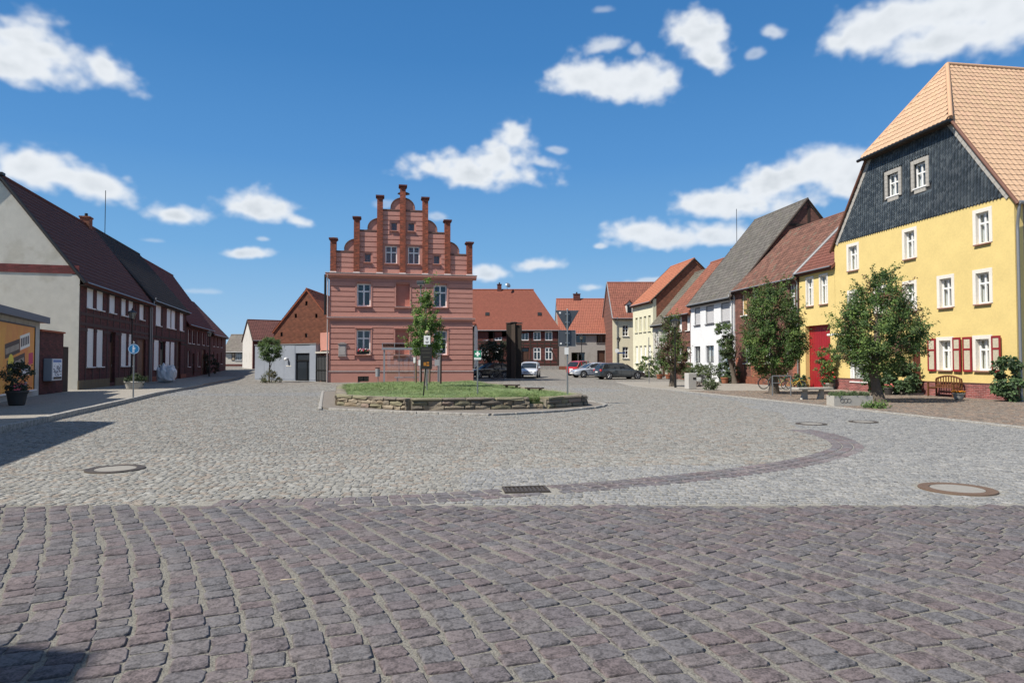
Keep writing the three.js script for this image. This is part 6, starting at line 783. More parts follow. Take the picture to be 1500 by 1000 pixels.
{
  let [x, D] = G(1134, 578);
  tree('hawthorn_tree', 'broad clipped street tree with reddish fading blossom beside the parked bicycles', x, D, 0.035, { prof: [[0.95, 0.55], [1.35, 1.05], [2.1, 1.38], [3.1, 1.42], [4.0, 1.2], [4.7, 0.85], [5.35, 0.25]], n: 42000, leaf: 0.085, clumps: 330, sprays: 240, tones: rusty, seed: 201, trunk: [[0, 0, 0], [0.03, 0.8, 0.02], [0.0, 1.8, 0], [0.02, 3.2, 0], [0, 4.4, 0]], r0: 0.19, r1: 0.08, flowers: { n: 30, size: 0.045, m: flat('rusty_blossom', [0.26, 0.13, 0.075], 0.9) } }, 'street trees before the sunlit houses');
  [x, D] = G(1286, 590);
  tree('hawthorn_tree', 'round topped street tree with crooked trunk before the yellow house', x, D, 0.035, { prof: [[1.15, 0.6], [1.5, 1.15], [2.1, 1.5], [2.9, 1.6], [3.6, 1.25], [4.3, 0.85], [4.95, 0.2]], lean: [0.25, 0], n: 42000, leaf: 0.08, clumps: 320, sprays: 240, tones: [...greens, ...greens, ...greens, ...greens, [0.20, 0.10, 0.045]], seed: 211, spread: 0.25, trunk: [[0.05, 0, 0], [-0.02, 0.5, 0], [-0.12, 1.1, 0.02], [-0.05, 1.8, 0], [0.1, 3.4, 0]], r0: 0.19, r1: 0.08, extra: [[1.75, 1.9, 0.2, 0.16, 1], [1.85, 2.15, 0, 0.15, 1.1], [0.2, 4.9, 0, 0.14, 1], [0.35, 5.05, 0, 0.1, 1.1], [-1.6, 1.75, 0.2, 0.16, 0.95]], flowers: { n: 14, size: 0.045, m: flat('rusty_blossom') } }, 'street trees before the sunlit houses');
  [x, D] = G(985, 566.5);
  tree('cone_tree', 'cone shaped street tree with dark reddish skirt beside the old lantern post', x, D, 0.035, { prof: [[0.9, 0.5], [1.3, 0.95], [1.9, 1.02], [2.5, 0.85], [3.2, 0.62], [3.9, 0.5], [4.55, 0.15]], n: 15000, leaf: 0.085, clumps: 180, sprays: 120, tones: [...greens, [0.16, 0.07, 0.045], [0.13, 0.06, 0.04]], seed: 221, spread: 0.22, trunk: [[0, 0, 0], [0, 0.7, 0], [0.02, 1.6, 0], [0, 3.4, 0]], r0: 0.17, r1: 0.06 }, 'street trees before the sunlit houses');
  [x, D] = G(1077, 562.5);
  tree('pollard_tree', 'slender pollarded tree leaning beside the terracotta pot', x, D, 0.035, { prof: [[1.85, 0.25], [2.2, 0.5], [2.7, 0.55], [3.3, 0.62], [3.9, 0.62], [4.35, 0.4]], lean: [-0.35, 0], n: 6000, leaf: 0.10, clumps: 85, tones: [[0.10, 0.18, 0.035], [0.075, 0.14, 0.03], [0.13, 0.21, 0.05]], seed: 231, spread: 0.15, trunk: [[0, 0, 0], [-0.12, 0.7, 0], [-0.32, 1.5, 0], [-0.5, 2.1, 0], [-0.55, 3.2, 0]], r0: 0.16, r1: 0.09, extra: [] }).children[0].position.x = -0.45;
  [x, D] = G(623, 571, 0.27);
  tree('young_tree', 'young staked tree with pointed light green crown on the grass island', x, D, 0.27, { prof: [[1.55, 0.3], [1.85, 0.85], [2.4, 0.95], [3.0, 0.82], [3.6, 0.62], [4.2, 0.32], [4.8, 0.16], [5.3, 0.05]], n: 8500, leaf: 0.10, clumps: 110, sprays: 70, tones: [[0.14, 0.26, 0.035], [0.11, 0.22, 0.03], [0.18, 0.29, 0.045]], seed: 241, spread: 0.17, hollow: 0.2, trunk: [[0, 0, 0], [0, 1.4, 0], [0.02, 3.0, 0], [0, 4.9, 0]], r0: 0.06, r1: 0.018, bark: mat('pale_bark', { color: lin(0.38, 0.35, 0.29), map: rep(T.stain, 0.5), roughness: 1 }) });
  [x, D] = G(395.5, 560);
  tree('globe_tree', 'small globe tree on twin stems before the grey blue annex', x, D, 0, { prof: [[1.7, 0.35], [2.0, 0.75], [2.6, 0.88], [3.2, 0.72], [3.55, 0.3]], n: 7000, leaf: 0.10, clumps: 100, tones: [[0.10, 0.18, 0.04], [0.13, 0.22, 0.05]], seed: 251, spread: 0.18, trunk: [[-0.1, 0, 0], [-0.08, 1.0, 0], [-0.02, 2.0, 0]], r0: 0.05, r1: 0.04, limbs: 10 });
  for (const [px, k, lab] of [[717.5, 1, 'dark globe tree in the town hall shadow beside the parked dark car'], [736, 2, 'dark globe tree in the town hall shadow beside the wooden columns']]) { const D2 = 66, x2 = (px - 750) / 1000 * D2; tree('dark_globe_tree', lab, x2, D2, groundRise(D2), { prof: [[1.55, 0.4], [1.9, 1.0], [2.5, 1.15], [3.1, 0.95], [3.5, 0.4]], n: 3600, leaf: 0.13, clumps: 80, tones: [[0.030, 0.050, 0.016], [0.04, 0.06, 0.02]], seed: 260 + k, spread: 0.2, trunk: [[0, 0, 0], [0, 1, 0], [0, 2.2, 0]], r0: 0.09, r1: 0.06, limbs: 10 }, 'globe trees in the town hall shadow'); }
}
function bush(name, label, X, D, y, o, cat = 'shrub', grp) {
  const t = thing(name, label, cat, [X, D, y], 0, grp), lg = leaves({ hollow: 0.3, spread: 0.13, tones: greens, ...o }); mesh('foliage', lg, leafMat, t);
  const st = []; const r = rng(o.seed + 3); for (let i = 0; i < 7; i++) { const c = lg.userData.clumps[Math.floor(r() * lg.userData.clumps.length)]; st.push(bar([rr(-0.08, 0.08, r), 0, rr(-0.06, 0.06, r)], c.slice(0, 3), 0.015, 5, 0.006)); } mesh('stems', st, bark, t);
  if (o.flowers) { const fg = []; for (let i = 0; i < o.flowers.n; i++) { const c = lg.userData.clumps[Math.floor(r() * lg.userData.clumps.length)]; fg.push(new THREE.IcosahedronGeometry(o.flowers.size * rr(0.7, 1.2, r), 1).scale(1, 0.75, 1).translate(c[0] * 1.1 + gauss(r) * 0.06, c[1] + 0.05 + gauss(r) * 0.06, c[2] * 1.1 + 0.08 + gauss(r) * 0.06)); } mesh('blossoms', fg, o.flowers.m, t); }
  return t;
}
const broad = [[0.085, 0.17, 0.05], [0.065, 0.14, 0.04], [0.11, 0.20, 0.065]];
{
  const at = (px, py) => G(px, py, 0.035);
  const fyw = facR(11.7, 0), fan = facR(15.3, 11.72), by = (f, px, out) => { const p = f.world(f.hit(px, 575).x, 0, out); return [p.x, -p.z]; };
  let [x, D] = by(fyw, 1225, 0.5); bush('rose_bush', 'climbing rose with red blooms beside the red gate', x, D, 0.035, { prof: [[0.15, 0.25], [0.6, 0.4], [1.1, 0.45], [1.6, 0.58], [2.05, 0.62], [2.4, 0.25]], n: 3600, leaf: 0.09, clumps: 80, seed: 301, extra: [[-0.75, 1.15, 0.1, 0.1, 1], [-0.6, 1.6, 0, 0.12, 1], [0.2, 2.5, 0, 0.1, 1]], flowers: { n: 14, size: 0.06, m: flat('red_bloom', [0.52, 0.03, 0.03], 0.8) } });
  [x, D] = by(fyw, 1308, 0.8); bush('hydrangea', 'large leaved green shrub on one side of the brown door steps', x, D, 0.035, { prof: [[0.05, 0.4], [0.4, 0.62], [0.9, 0.68], [1.3, 0.55], [1.6, 0.2]], n: 1700, leaf: 0.17, clumps: 60, tones: broad, seed: 311 });
  [x, D] = by(fyw, 1345, 0.8); bush('hydrangea', 'wide bushy large leaved shrub between brown door and wooden bench', x, D, 0.035, { prof: [[0.05, 0.45], [0.4, 0.72], [0.9, 0.78], [1.3, 0.62], [1.65, 0.2]], n: 2100, leaf: 0.17, clumps: 70, tones: broad, seed: 321 });
  [x, D] = by(fyw, 1503, 0.7); bush('ivy_bush', 'tall leafy shrub at the corner downpipe of the yellow house', x, D, 0.035, { prof: [[0.05, 0.4], [0.5, 0.6], [1.0, 0.62], [1.5, 0.42], [1.75, 0.15]], n: 1600, leaf: 0.17, clumps: 55, tones: broad, seed: 331 });
  [x, D] = by(fan, 1182, 0.4); bush('leafy_plant', 'small broad leaved plant at the foot of the red gate', x, D, 0.035, { prof: [[0.03, 0.2], [0.3, 0.42], [0.6, 0.35], [0.85, 0.1]], n: 320, leaf: 0.22, clumps: 18, tones: broad, seed: 341 });
  [x, D] = at(1087, 561); bush('vine', 'bushy creeper in the corner between white and brick houses', 15.9, 50.2, 0.035, { prof: [[0.05, 0.5], [0.6, 0.75], [1.3, 0.8], [1.9, 0.5], [2.2, 0.2]], n: 1900, leaf: 0.16, clumps: 60, tones: [[0.06, 0.11, 0.03], [0.08, 0.15, 0.04]], seed: 351 });
  [x, D] = [13.0, 66]; bush('laurel_bush', 'green bush before the pale cream house by the parked dark car', x, D, groundRise(D) + 0.03, { prof: [[0.05, 0.9], [0.6, 1.2], [1.2, 1.1], [1.7, 0.6], [2.1, 0.2]], n: 2200, leaf: 0.16, clumps: 70, tones: greens, seed: 361 });
  [x, D] = at(1039, 571); bush('low_shrub', 'low spreading shrub beside the square concrete post', x, D, 0.035, { prof: [[0.02, 0.3], [0.2, 0.5], [0.42, 0.42], [0.6, 0.15]], n: 900, leaf: 0.10, clumps: 36, tones: [[0.09, 0.14, 0.045], [0.12, 0.16, 0.06]], seed: 371 });
  [x, D] = at(1019, 567); bush('withered_shrub', 'brown withered low bush behind the square concrete post', x + 0.25, D + 0.5, 0.035, { prof: [[0.02, 0.25], [0.15, 0.4], [0.3, 0.2]], n: 500, leaf: 0.06, clumps: 20, tones: [[0.16, 0.09, 0.05], [0.12, 0.08, 0.05]], seed: 381 });
  [x, D] = at(1287, 598); bush('ground_plant', 'patch of low green plants at the foot of the crooked tree', x, D + 0.15, 0.035, { prof: [[0.0, 0.35], [0.08, 0.42], [0.2, 0.2]], n: 700, leaf: 0.07, clumps: 30, seed: 391 });
  [x, D] = G(399, 560.5); bush('weedy_shrub', 'dry grassy shrub round the stems of the small globe tree', x, D - 0.3, 0, { prof: [[0.0, 0.6], [0.3, 0.85], [0.7, 0.4], [1.0, 0.12]], n: 1300, leaf: 0.10, clumps: 50, tones: [[0.13, 0.15, 0.05], [0.18, 0.16, 0.08], [0.09, 0.12, 0.04]], seed: 401 });
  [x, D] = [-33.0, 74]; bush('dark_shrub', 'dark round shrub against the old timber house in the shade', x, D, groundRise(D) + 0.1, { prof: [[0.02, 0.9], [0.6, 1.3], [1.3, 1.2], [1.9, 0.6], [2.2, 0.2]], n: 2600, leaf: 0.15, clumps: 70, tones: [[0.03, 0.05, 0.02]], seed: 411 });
  // hedge in the trough before the white house
  const [hx, hD] = at(1030, 556); const dirx = 0.1465, dird = -0.989;
  for (let i = 0; i < 5; i++) { const k = -2.2 + i * 1.15; bush('hedge_plant', ['feathery shrub at the far end of the white trough', 'feathery shrub second from the far end of the white trough', 'feathery shrub in the middle of the white trough', 'feathery shrub next to the last in the white trough', 'feathery shrub at the end of the white trough by the blue door'][i], 14.55 - k * 0.148, 55 + k - 2.0, 0.035, { prof: [[0.3, 0.4], [0.7, 0.62], [1.1, 0.55], [1.45, 0.2]], n: 900, leaf: 0.11, clumps: 36, tones: [[0.10, 0.15, 0.04], [0.13, 0.18, 0.055], [0.08, 0.12, 0.04]], seed: 420 + i }, 'shrub', 'shrubs in the white trough'); }
  const tr = thing('planter_trough', 'long white planter trough with shrubs before the white house', 'planter', [14.2, 53, 0.035], Math.atan2(0.989, 0.1465)); mesh('box', new RoundedBoxGeometry(4.6, 0.42, 0.55, 1, 0.03).translate(0, 0.21, 0), plaster('trough_white', [0.60, 0.62, 0.62]), tr); mesh('soil', box(4.4, 0.02, 0.45, 0, 0.425, 0), mat('soil', { color: lin(0.05, 0.035, 0.025), roughness: 1 }), tr);
  const fn = thing('railing', 'low black wrought iron railing with rings before the white house door', 'railing', [13.9, 49.9, 0.035], Math.atan2(0.989, 0.1465)); mesh('rail', [bar([-1.6, 0.62, 0], [1.6, 0.62, 0], 0.02), bar([-1.6, 0.12, 0], [1.6, 0.12, 0], 0.02)], M.darkMetal, fn); for (let i = 0; i < 6; i++) mesh('ring', new THREE.TorusGeometry(0.2, 0.016, 6, 18).translate(-1.3 + i * 0.52, 0.37, 0), M.darkMetal, fn); for (const k of [-1.6, -0.53, 0.53, 1.6]) mesh('post', bar([k, 0, 0], [k, 0.68, 0], 0.022), M.darkMetal, fn);
}
// pots and planters
function pot(name, label, X, D, y, r0, h, m, plant, cat = 'plant pot') {
  const o = thing(name, label, cat, [X, D, y]); mesh('pot', new THREE.LatheGeometry([[0, 0], [r0 * 0.68, 0], [r0 * 0.75, h * 0.1], [r0 * 0.95, h * 0.82], [r0 * 1.06, h * 0.84], [r0 * 1.06, h], [r0 * 0.92, h], [r0 * 0.86, h * 0.86], [0, h * 0.86]].map((p) => new THREE.Vector2(...p)), 20), m, o);
  if (plant) { mesh('foliage', leaves({ hollow: 0.2, spread: r0 * 0.35, ...plant, prof: plant.prof.map(([a, b]) => [a + h * 0.86, b]) }), leafMat, o); if (plant.flowers) { const r = rng(plant.seed), fg = []; for (let i = 0; i < plant.flowers.n; i++) { const a = r() * 6.28, q = r0 * Math.sqrt(r()) * 1.05; fg.push(new THREE.IcosahedronGeometry(plant.flowers.size, 1).scale(1, 0.6, 1).translate(Math.cos(a) * q, h + rr(0.05, plant.flowers.h ?? 0.14, r), Math.sin(a) * q)); } mesh('blossoms', fg, plant.flowers.m, o); } }
  return o;
}
const terra = mat('terracotta', { color: lin(0.42, 0.16, 0.085), map: rep(T.stain, 0.6), roughness: 0.9 });
{
  let [x, D] = G(1062, 561.5, 0.035); pot('terracotta_pot', 'terracotta flower pot beside the leaning pollarded tree', x, D, 0.035, 0.28, 0.44, terra, { prof: [[0, 0.15], [0.1, 0.2], [0.2, 0.1]], n: 120, leaf: 0.09, clumps: 10, tones: greens, seed: 501 });
  [x, D] = [13.4, 62]; pot('terracotta_pot', 'small terracotta pot by the cottage, next to the pale cream house', x, D, groundRise(D) + 0.035, 0.3, 0.4, terra, { prof: [[0, 0.2], [0.15, 0.28], [0.3, 0.1]], n: 150, leaf: 0.1, clumps: 10, tones: greens, seed: 505 }); [x, D] = [14.2, 62]; pot('terracotta_pot', 'small terracotta pot with taller plant before the orange roofed brick house', x, D, groundRise(D) + 0.035, 0.3, 0.4, terra, { prof: [[0, 0.2], [0.4, 0.35], [0.8, 0.15]], n: 300, leaf: 0.12, clumps: 16, tones: greens, seed: 507 });
  { const fy0 = facR(11.7, 0), p = fy0.world(fy0.hit(1351, 580).x, 0, 1.75); x = p.x; D = -p.z; } pot('dark_pot', 'dark grey flower pot with pink blooms before the large leaved shrub', x, D, 0.035, 0.2, 0.36, flat('dark_pot', [0.05, 0.045, 0.042], 0.7), { prof: [[0, 0.12], [0.08, 0.2], [0.16, 0.1]], n: 160, leaf: 0.07, clumps: 12, tones: greens, seed: 511, flowers: { n: 9, size: 0.045, m: flat('pink_bloom', [0.62, 0.17, 0.14], 0.8), h: 0.2 } });
  [x, D] = G(1405, 586, 0.035); const bo = pot('flower_bowl', 'round concrete bowl of orange marigolds before the wooden bench', x, D, 0.035, 0.22, 0.24, M.concrete, { prof: [[0, 0.14], [0.06, 0.19], [0.1, 0.1]], n: 160, leaf: 0.05, clumps: 12, tones: greens, seed: 521, flowers: { n: 40, size: 0.034, m: flat('marigold', [0.75, 0.25, 0.01], 0.8), h: 0.09 } }, 'flower bowl'); bo.children[0].position.y = 0.0;
  const fo = mesh('foot', new THREE.LatheGeometry([[0, 0], [0.16, 0], [0.1, 0.06], [0, 0.06]].map((p) => new THREE.Vector2(...p)), 16), M.concrete, bo); bo.position.y += 0.05; fo.position.y = -0.05;
  { const fy0 = facR(11.7, 0), p = fy0.world(fy0.hit(1225, 575).x, 0, 0.5); x = p.x; D = -p.z; } pot('grey_planter', 'grey tub beneath the climbing rose', x, D, 0.035, 0.3, 0.36, M.concrete, null, 'planter');
  // concrete planter with low green, and the concrete bench
  [x, D] = G(1250, 594.5, 0.035); const pl = thing('concrete_planter', 'long washed concrete planter full of low green plants', 'planter', [x, D + 0.25, 0.035], 0.08); mesh('trough', [span(-0.72, 0.72, 0, 0.06, -0.25, 0.25), span(-0.72, 0.72, 0.06, 0.36, 0.19, 0.25), span(-0.72, 0.72, 0.06, 0.36, -0.25, -0.19), span(-0.72, -0.66, 0.06, 0.36, -0.19, 0.19), span(0.66, 0.72, 0.06, 0.36, -0.19, 0.19)], M.concrete, pl); mesh('soil', span(-0.66, 0.66, 0.06, 0.31, -0.19, 0.19), mat('soil'), pl);
  { const cl = []; const r = rng(5); for (let i = 0; i < 60; i++) cl.push([rr(-0.68, 0.68, r), 0.40 + rr(-0.04, 0.05, r), rr(-0.22, 0.22, r), 0.06, rr(0.8, 1.2, r)]); mesh('foliage', leaves({ prof: [[0.38, 0.1], [0.42, 0.1]], n: 2200, leaf: 0.065, clumps: 1, tones: [[0.08, 0.14, 0.035], [0.10, 0.17, 0.04]], seed: 531, extra: cl }), leafMat, pl); } { const dm = flat('darkened_concrete', [0.08, 0.075, 0.07], 0.9), rs = []; for (let i = 0; i < 3; i++) rs.push(new THREE.TorusGeometry(0.07, 0.008, 5, 14).translate(-0.42 + i * 0.13, 0.19, 0.252)); mesh('ring_relief', rs, dm, pl); mesh('dark_end', span(0.721, 0.735, 0.06, 0.33, -0.2, 0.2), M.brownWood, pl); }
  const [b0, c0] = G(1184, 585, 0.035), bn = thing('concrete_bench', 'grey concrete slab bench on two wedge shaped feet', 'bench', [G(1199, 586, 0.035)[0], c0 + 0.1, 0.035], 0.28); mesh('seat', new RoundedBoxGeometry(1.75, 0.09, 0.45, 1, 0.02).translate(0.05, 0.45, 0), M.concrete, bn); for (const k of [-0.4, 0.42]) mesh('foot', extrude([[-0.2, 0], [0.2, 0], [0.2, 0.4], [-0.02, 0.4]], 0.1).rotateY(0.3).translate(k, 0.0, -0.05), M.concrete, bn);
  const [p0, q0] = G(1013.5, 570, 0.035), cp3 = thing('concrete_post', 'square pale concrete post beside the low shrub', 'post', [p0, q0 + 0.25, 0.035], 0.25); mesh('post', new RoundedBoxGeometry(0.52, 0.92, 0.5, 1, 0.03).translate(0, 0.46, 0), plaster('pale_concrete', [0.60, 0.585, 0.56], T.stain, 0.9), cp3); mesh('badge', box(0.2, 0.1, 0.015, 0.12, 0.62, 0.256), M.darkMetal, cp3);
  // wooden garden bench
  const fy = facR(11.7, 0), wb = thing('garden_bench', 'reddish brown wooden garden bench with curved back against the brick plinth', 'bench', [0, 0, 0]), bx0 = fy.hit(1376, 581).x, bx1 = fy.hit(1423, 583).x, bc = fy.world((bx0 + bx1) / 2, 0.035, 0.5); wb.position.copy(bc); wb.rotation.y = fy.turn; const bw = 1.45;
  for (let i = 0; i < 4; i++) mesh('slat', box(bw - 0.1, 0.025, 0.085, 0, 0.43, -0.15 + i * 0.1), M.brownWood, wb); for (const k of [-1, 1]) { mesh('leg', box(0.06, 0.62, 0.06, k * bw / 2, 0.31, 0.2), M.brownWood, wb); mesh('leg', box(0.06, 0.78, 0.06, k * bw / 2, 0.39, -0.22), M.brownWood, wb); mesh('armrest', box(0.08, 0.035, 0.5, k * bw / 2, 0.637, 0.0), M.brownWood, wb); mesh('side_rail', box(0.05, 0.06, 0.36, k * bw / 2, 0.38, -0.01), M.brownWood, wb); }
  { const arc = []; for (let i = 0; i <= 10; i++) { const t = i / 10 * 2 - 1; arc.push([t * bw / 2, 0.80 + 0.14 * (1 - t * t), -0.22]); } mesh('top_rail', tube(arc, 0.04, 20, 6), M.brownWood, wb); for (let i = 0; i < 9; i++) { const t = -0.84 + i * 0.21; mesh('back_slat', span(t * bw / 2 - 0.025, t * bw / 2 + 0.025, 0.44, 0.80 + 0.14 * (1 - t * t), -0.235, -0.21), M.brownWood, wb); } mesh('lower_rail', box(bw - 0.06, 0.05, 0.04, 0, 0.52, -0.22), M.brownWood, wb); }
  // dark potted plant before the billboard, two green tubs by the shaded house door
  [x, D] = G(30, 593, 0.13); pot('potted_oleander', 'dark potted shrub with pale flowers before the billboard', x, D - 0.2, 0.13, 0.32, 0.5, flat('dark_pot'), { prof: [[0.02, 0.25], [0.3, 0.45], [0.65, 0.52], [0.9, 0.35], [1.05, 0.12]], n: 1400, leaf: 0.09, clumps: 45, tones: [[0.04, 0.06, 0.025], [0.06, 0.08, 0.035]], seed: 541, flowers: { n: 16, size: 0.05, m: flat('pale_bloom', [0.6, 0.5, 0.5], 0.8), h: 0.85 } });
  for (const [px, lab] of [[174, 'green leafy tub by the brown door of the shaded brick house'], [183, 'green leafy tub between brown door and lantern post in the shade']]) { const [a, b] = G(px, 572, 0.13); pot('plant_tub', lab, a - 0.6, b + 2.2, 0.13, 0.35, 0.42, M.concrete, { prof: [[0, 0.3], [0.2, 0.42], [0.4, 0.2]], n: 600, leaf: 0.09, clumps: 24, tones: [[0.06, 0.10, 0.025]], seed: 551 + px }, 'plant tub'); }
}
// bulk bag
{
  const [x, D] = G(243, 561, 0.1), o = thing('bulk_bag', 'big white woven bulk bag on the shaded footpath', 'bag', [x, D, 0.1], 0.25), g = new THREE.SphereGeometry(1, 44, 32), p = g.attributes.position; for (let i = 0; i < p.count; i++) { let X = p.getX(i), Y = p.getY(i), Z = p.getZ(i); const q = Math.pow(Math.abs(X) ** 4 + Math.abs(Z) ** 4, 0.25) || 1, k = Math.hypot(X, Z) / q; X *= k; Z *= k; const n = 1 + 0.42 * fbm(X * 2.6 + 3, Y * 2.6, Z * 2.6, 4), yy = Math.sign(Y) * Math.pow(Math.abs(Y), 0.55); p.setXYZ(i, X * 0.60 * n, Math.max(0, (yy * 0.58 + 0.60) * (1.0 + 0.55 * fbm(X * 2.4, Z * 2.4 + 5, 2))), Z * 0.58 * n); } g.computeVertexNormals();
  mesh('sack', g, mat('woven_plastic', { color: lin(0.98, 0.98, 1.0), roughness: 0.55, transmission: 0.15, thickness: 0, bumpMap: rep(T.rockBump, 0.5), bumpScale: 0.04 }), o); const lp = []; for (const [a, b] of [[-0.4, 0.35], [0.4, 0.3], [-0.35, -0.35], [0.38, -0.35]]) lp.push(tube([[a, 0.9, b], [a * 1.1, 1.22, b], [a * 0.8, 1.3, b * 1.05], [a * 0.6, 0.95, b]], 0.025, 10, 5)); mesh('loop', lp, M.white, o);
}
// ================================================================ STREET FURNITURE
function lantern(label, X, D, y, h) {
  const o = thing('lantern_post', label, 'street lamp', [X, D, y], 0.3, 'old style lantern posts'); mesh('post', [bar([0, 0, 0], [0, 0.9, 0], 0.075, 12, 0.06), bar([0, 0.9, 0], [0, h - 0.62, 0], 0.05, 10, 0.035), new THREE.TorusGeometry(0.065, 0.025, 6, 14).rotateX(Math.PI / 2).translate(0, 0.92, 0), bar([0, h - 0.64, 0], [0, h - 0.56, 0], 0.06, 10, 0.09)], M.darkMetal, o);
  const l = mesh('lantern_glass', new THREE.CylinderGeometry(0.23, 0.13, 0.36, 6, 1).translate(0, h - 0.36, 0), mat('lantern_pane', { color: lin(0.55, 0.53, 0.45), roughness: 0.35, transmission: 0.4, thickness: 0, metric: false }), o); const fr = []; for (let k = 0; k < 6; k++) { const a = k / 6 * 6.283; fr.push(bar([Math.sin(a) * 0.135, h - 0.55, Math.cos(a) * 0.135], [Math.sin(a) * 0.238, h - 0.17, Math.cos(a) * 0.238], 0.012, 4)); } mesh('lantern_frame', fr, M.darkMetal, o); mesh('hood', [new THREE.ConeGeometry(0.31, 0.17, 6).translate(0, h - 0.09, 0), new THREE.CylinderGeometry(0.035, 0.05, 0.09, 8).translate(0, h + 0.0, 0), new THREE.SphereGeometry(0.04, 8, 6).translate(0, h + 0.06, 0)], M.darkMetal, o); return o;
}
{ const [x, D] = G(988.5, 567.5, 0.03); lantern('old style black lantern post beside the cone shaped tree', x, D - 0.2, 0.035, 4.25); }
lantern('old style black lantern post against the shaded brick house', -23.25, 41.7, 0.1, 4.7);
lantern('distant black lantern post before the grey house', 2.6 + 0.15, 76 + 2, groundRise(78), 4.4).position.x = (852 - 750) / 1000 * 78; lantern('distant black lantern post against the old timber house', -29.9, 66, groundRise(66) + 0.1, 4.4).position.x = (306.5 - 750) / 1000 * 66; lantern('distant black lantern post near the white cottage', -37.2, 101, groundRise(101), 4.2); lantern('far lantern post at the corner of the cream houses', (906.5 - 750) / 1000 * 82, 82, groundRise(82), 4.2);
{ // modern lamp behind the young tree
  const o = thing('street_lamp', 'tall slim street lamp with flat grey head behind the young tree', 'street lamp', [-6.25, 46.6, 0.0]); mesh('pole', bar([0, 0, 0], [0, 6.8, 0], 0.065, 10, 0.04), M.zinc, o); mesh('head', [new RoundedBoxGeometry(0.5, 0.24, 0.6, 2, 0.06).translate(0, 7.0, 0.05), box(0.12, 0.16, 0.12, 0, 6.84, 0)], flat('lamp_grey', [0.06, 0.07, 0.08], 0.5), o); mesh('lens', box(0.4, 0.02, 0.5, 0, 6.875, 0.05), M.white, o);
}
function signPost(o, h, r = 0.03, m = M.galv) { mesh('post', [bar([0, -0.05, 0], [0, h, 0], r, 10), new THREE.SphereGeometry(r, 8, 6).translate(0, h, 0)], m, o); }
{ // give-way sign seen from behind, with the plate below it
  const [x, D] = [2.06, 25.35], o = thing('road_sign', 'back of a grey triangular road sign above a square plate on a pole', 'road sign', [x, D, 0.2], 0.08), Y = (py) => { const d = ray(832, py); return EYE + d.y * D / -d.z - 0.2; }; signPost(o, Y(453)); const sb = flat('sign_back', [0.085, 0.10, 0.12], 0.55, 0.2), s = 0.84; mesh('triangle_plate', new THREE.ExtrudeGeometry(shapeOf([[-s / 2, 0], [0, -0.70], [s / 2, 0]]), { depth: 0.004, bevelEnabled: true, bevelSize: 0.025, bevelThickness: 0.008, bevelSegments: 2 }).translate(0, Y(455), -0.05), sb, o); mesh('square_plate', new RoundedBoxGeometry(0.62, 0.58, 0.012, 2, 0.005).translate(0, (Y(483.5) + Y(507)) / 2, -0.05), sb, o); mesh('rim', [box(0.64, 0.012, 0.03, 0, Y(483.5), -0.05), box(0.64, 0.012, 0.03, 0, Y(507), -0.05), box(0.012, 0.6, 0.03, -0.315, Y(495), -0.05), box(0.012, 0.6, 0.03, 0.315, Y(495), -0.05)], M.galv, o); for (const y of [460, 472, 488, 502]) mesh('clamp', box(0.16, 0.04, 0.05, 0, Y(y), -0.02), M.galv, o); mesh('sticker', [box(0.07, 0.07, 0.004, -0.27, Y(458), -0.036)], M.white, o); mesh('sticker', [box(0.07, 0.06, 0.004, -0.24, Y(503), -0.036)], M.white, o); mesh('small_plate', box(0.15, 0.25, 0.01, -0.04, Y(514), 0.04), M.white, o);
}
{ // green first-aid style sign
  const [x, D] = G(699.5, 583.5, 0.27), o = thing('first_aid_sign', 'small green sign with white cross on a thin pole in the grass', 'sign', [x, D, 0.25], 0); signPost(o, 1.62 + 0.14, 0.028); const c = document.createElement('canvas'); c.width = 96; c.height = 128; const q = c.getContext('2d'); q.fillStyle = '#0d7a5a'; q.fillRect(0, 0, 96, 128); q.fillStyle = '#f0f2ee'; q.fillRect(36, 12, 24, 70); q.fillRect(13, 35, 70, 24); q.fillStyle = '#e8ebe6'; q.fillRect(0, 98, 96, 30); q.fillStyle = '#8d9a92'; for (let i = 0; i < 6; i++) q.fillRect(12 + i * 12, 108, 8, 9); const t = new THREE.CanvasTexture(c); t.colorSpace = THREE.SRGBColorSpace; const m = new THREE.MeshStandardMaterial({ map: t, roughness: 0.4 }); m.name = 'first_aid_print'; const g = new THREE.PlaneGeometry(0.25, 0.335).translate(0, 1.6, 0.046); g.userData.metric = true; mesh('print', g, m, o); mesh('plate', new RoundedBoxGeometry(0.26, 0.345, 0.012, 2, 0.005).translate(0, 1.6, 0.038), M.galv, o);
}
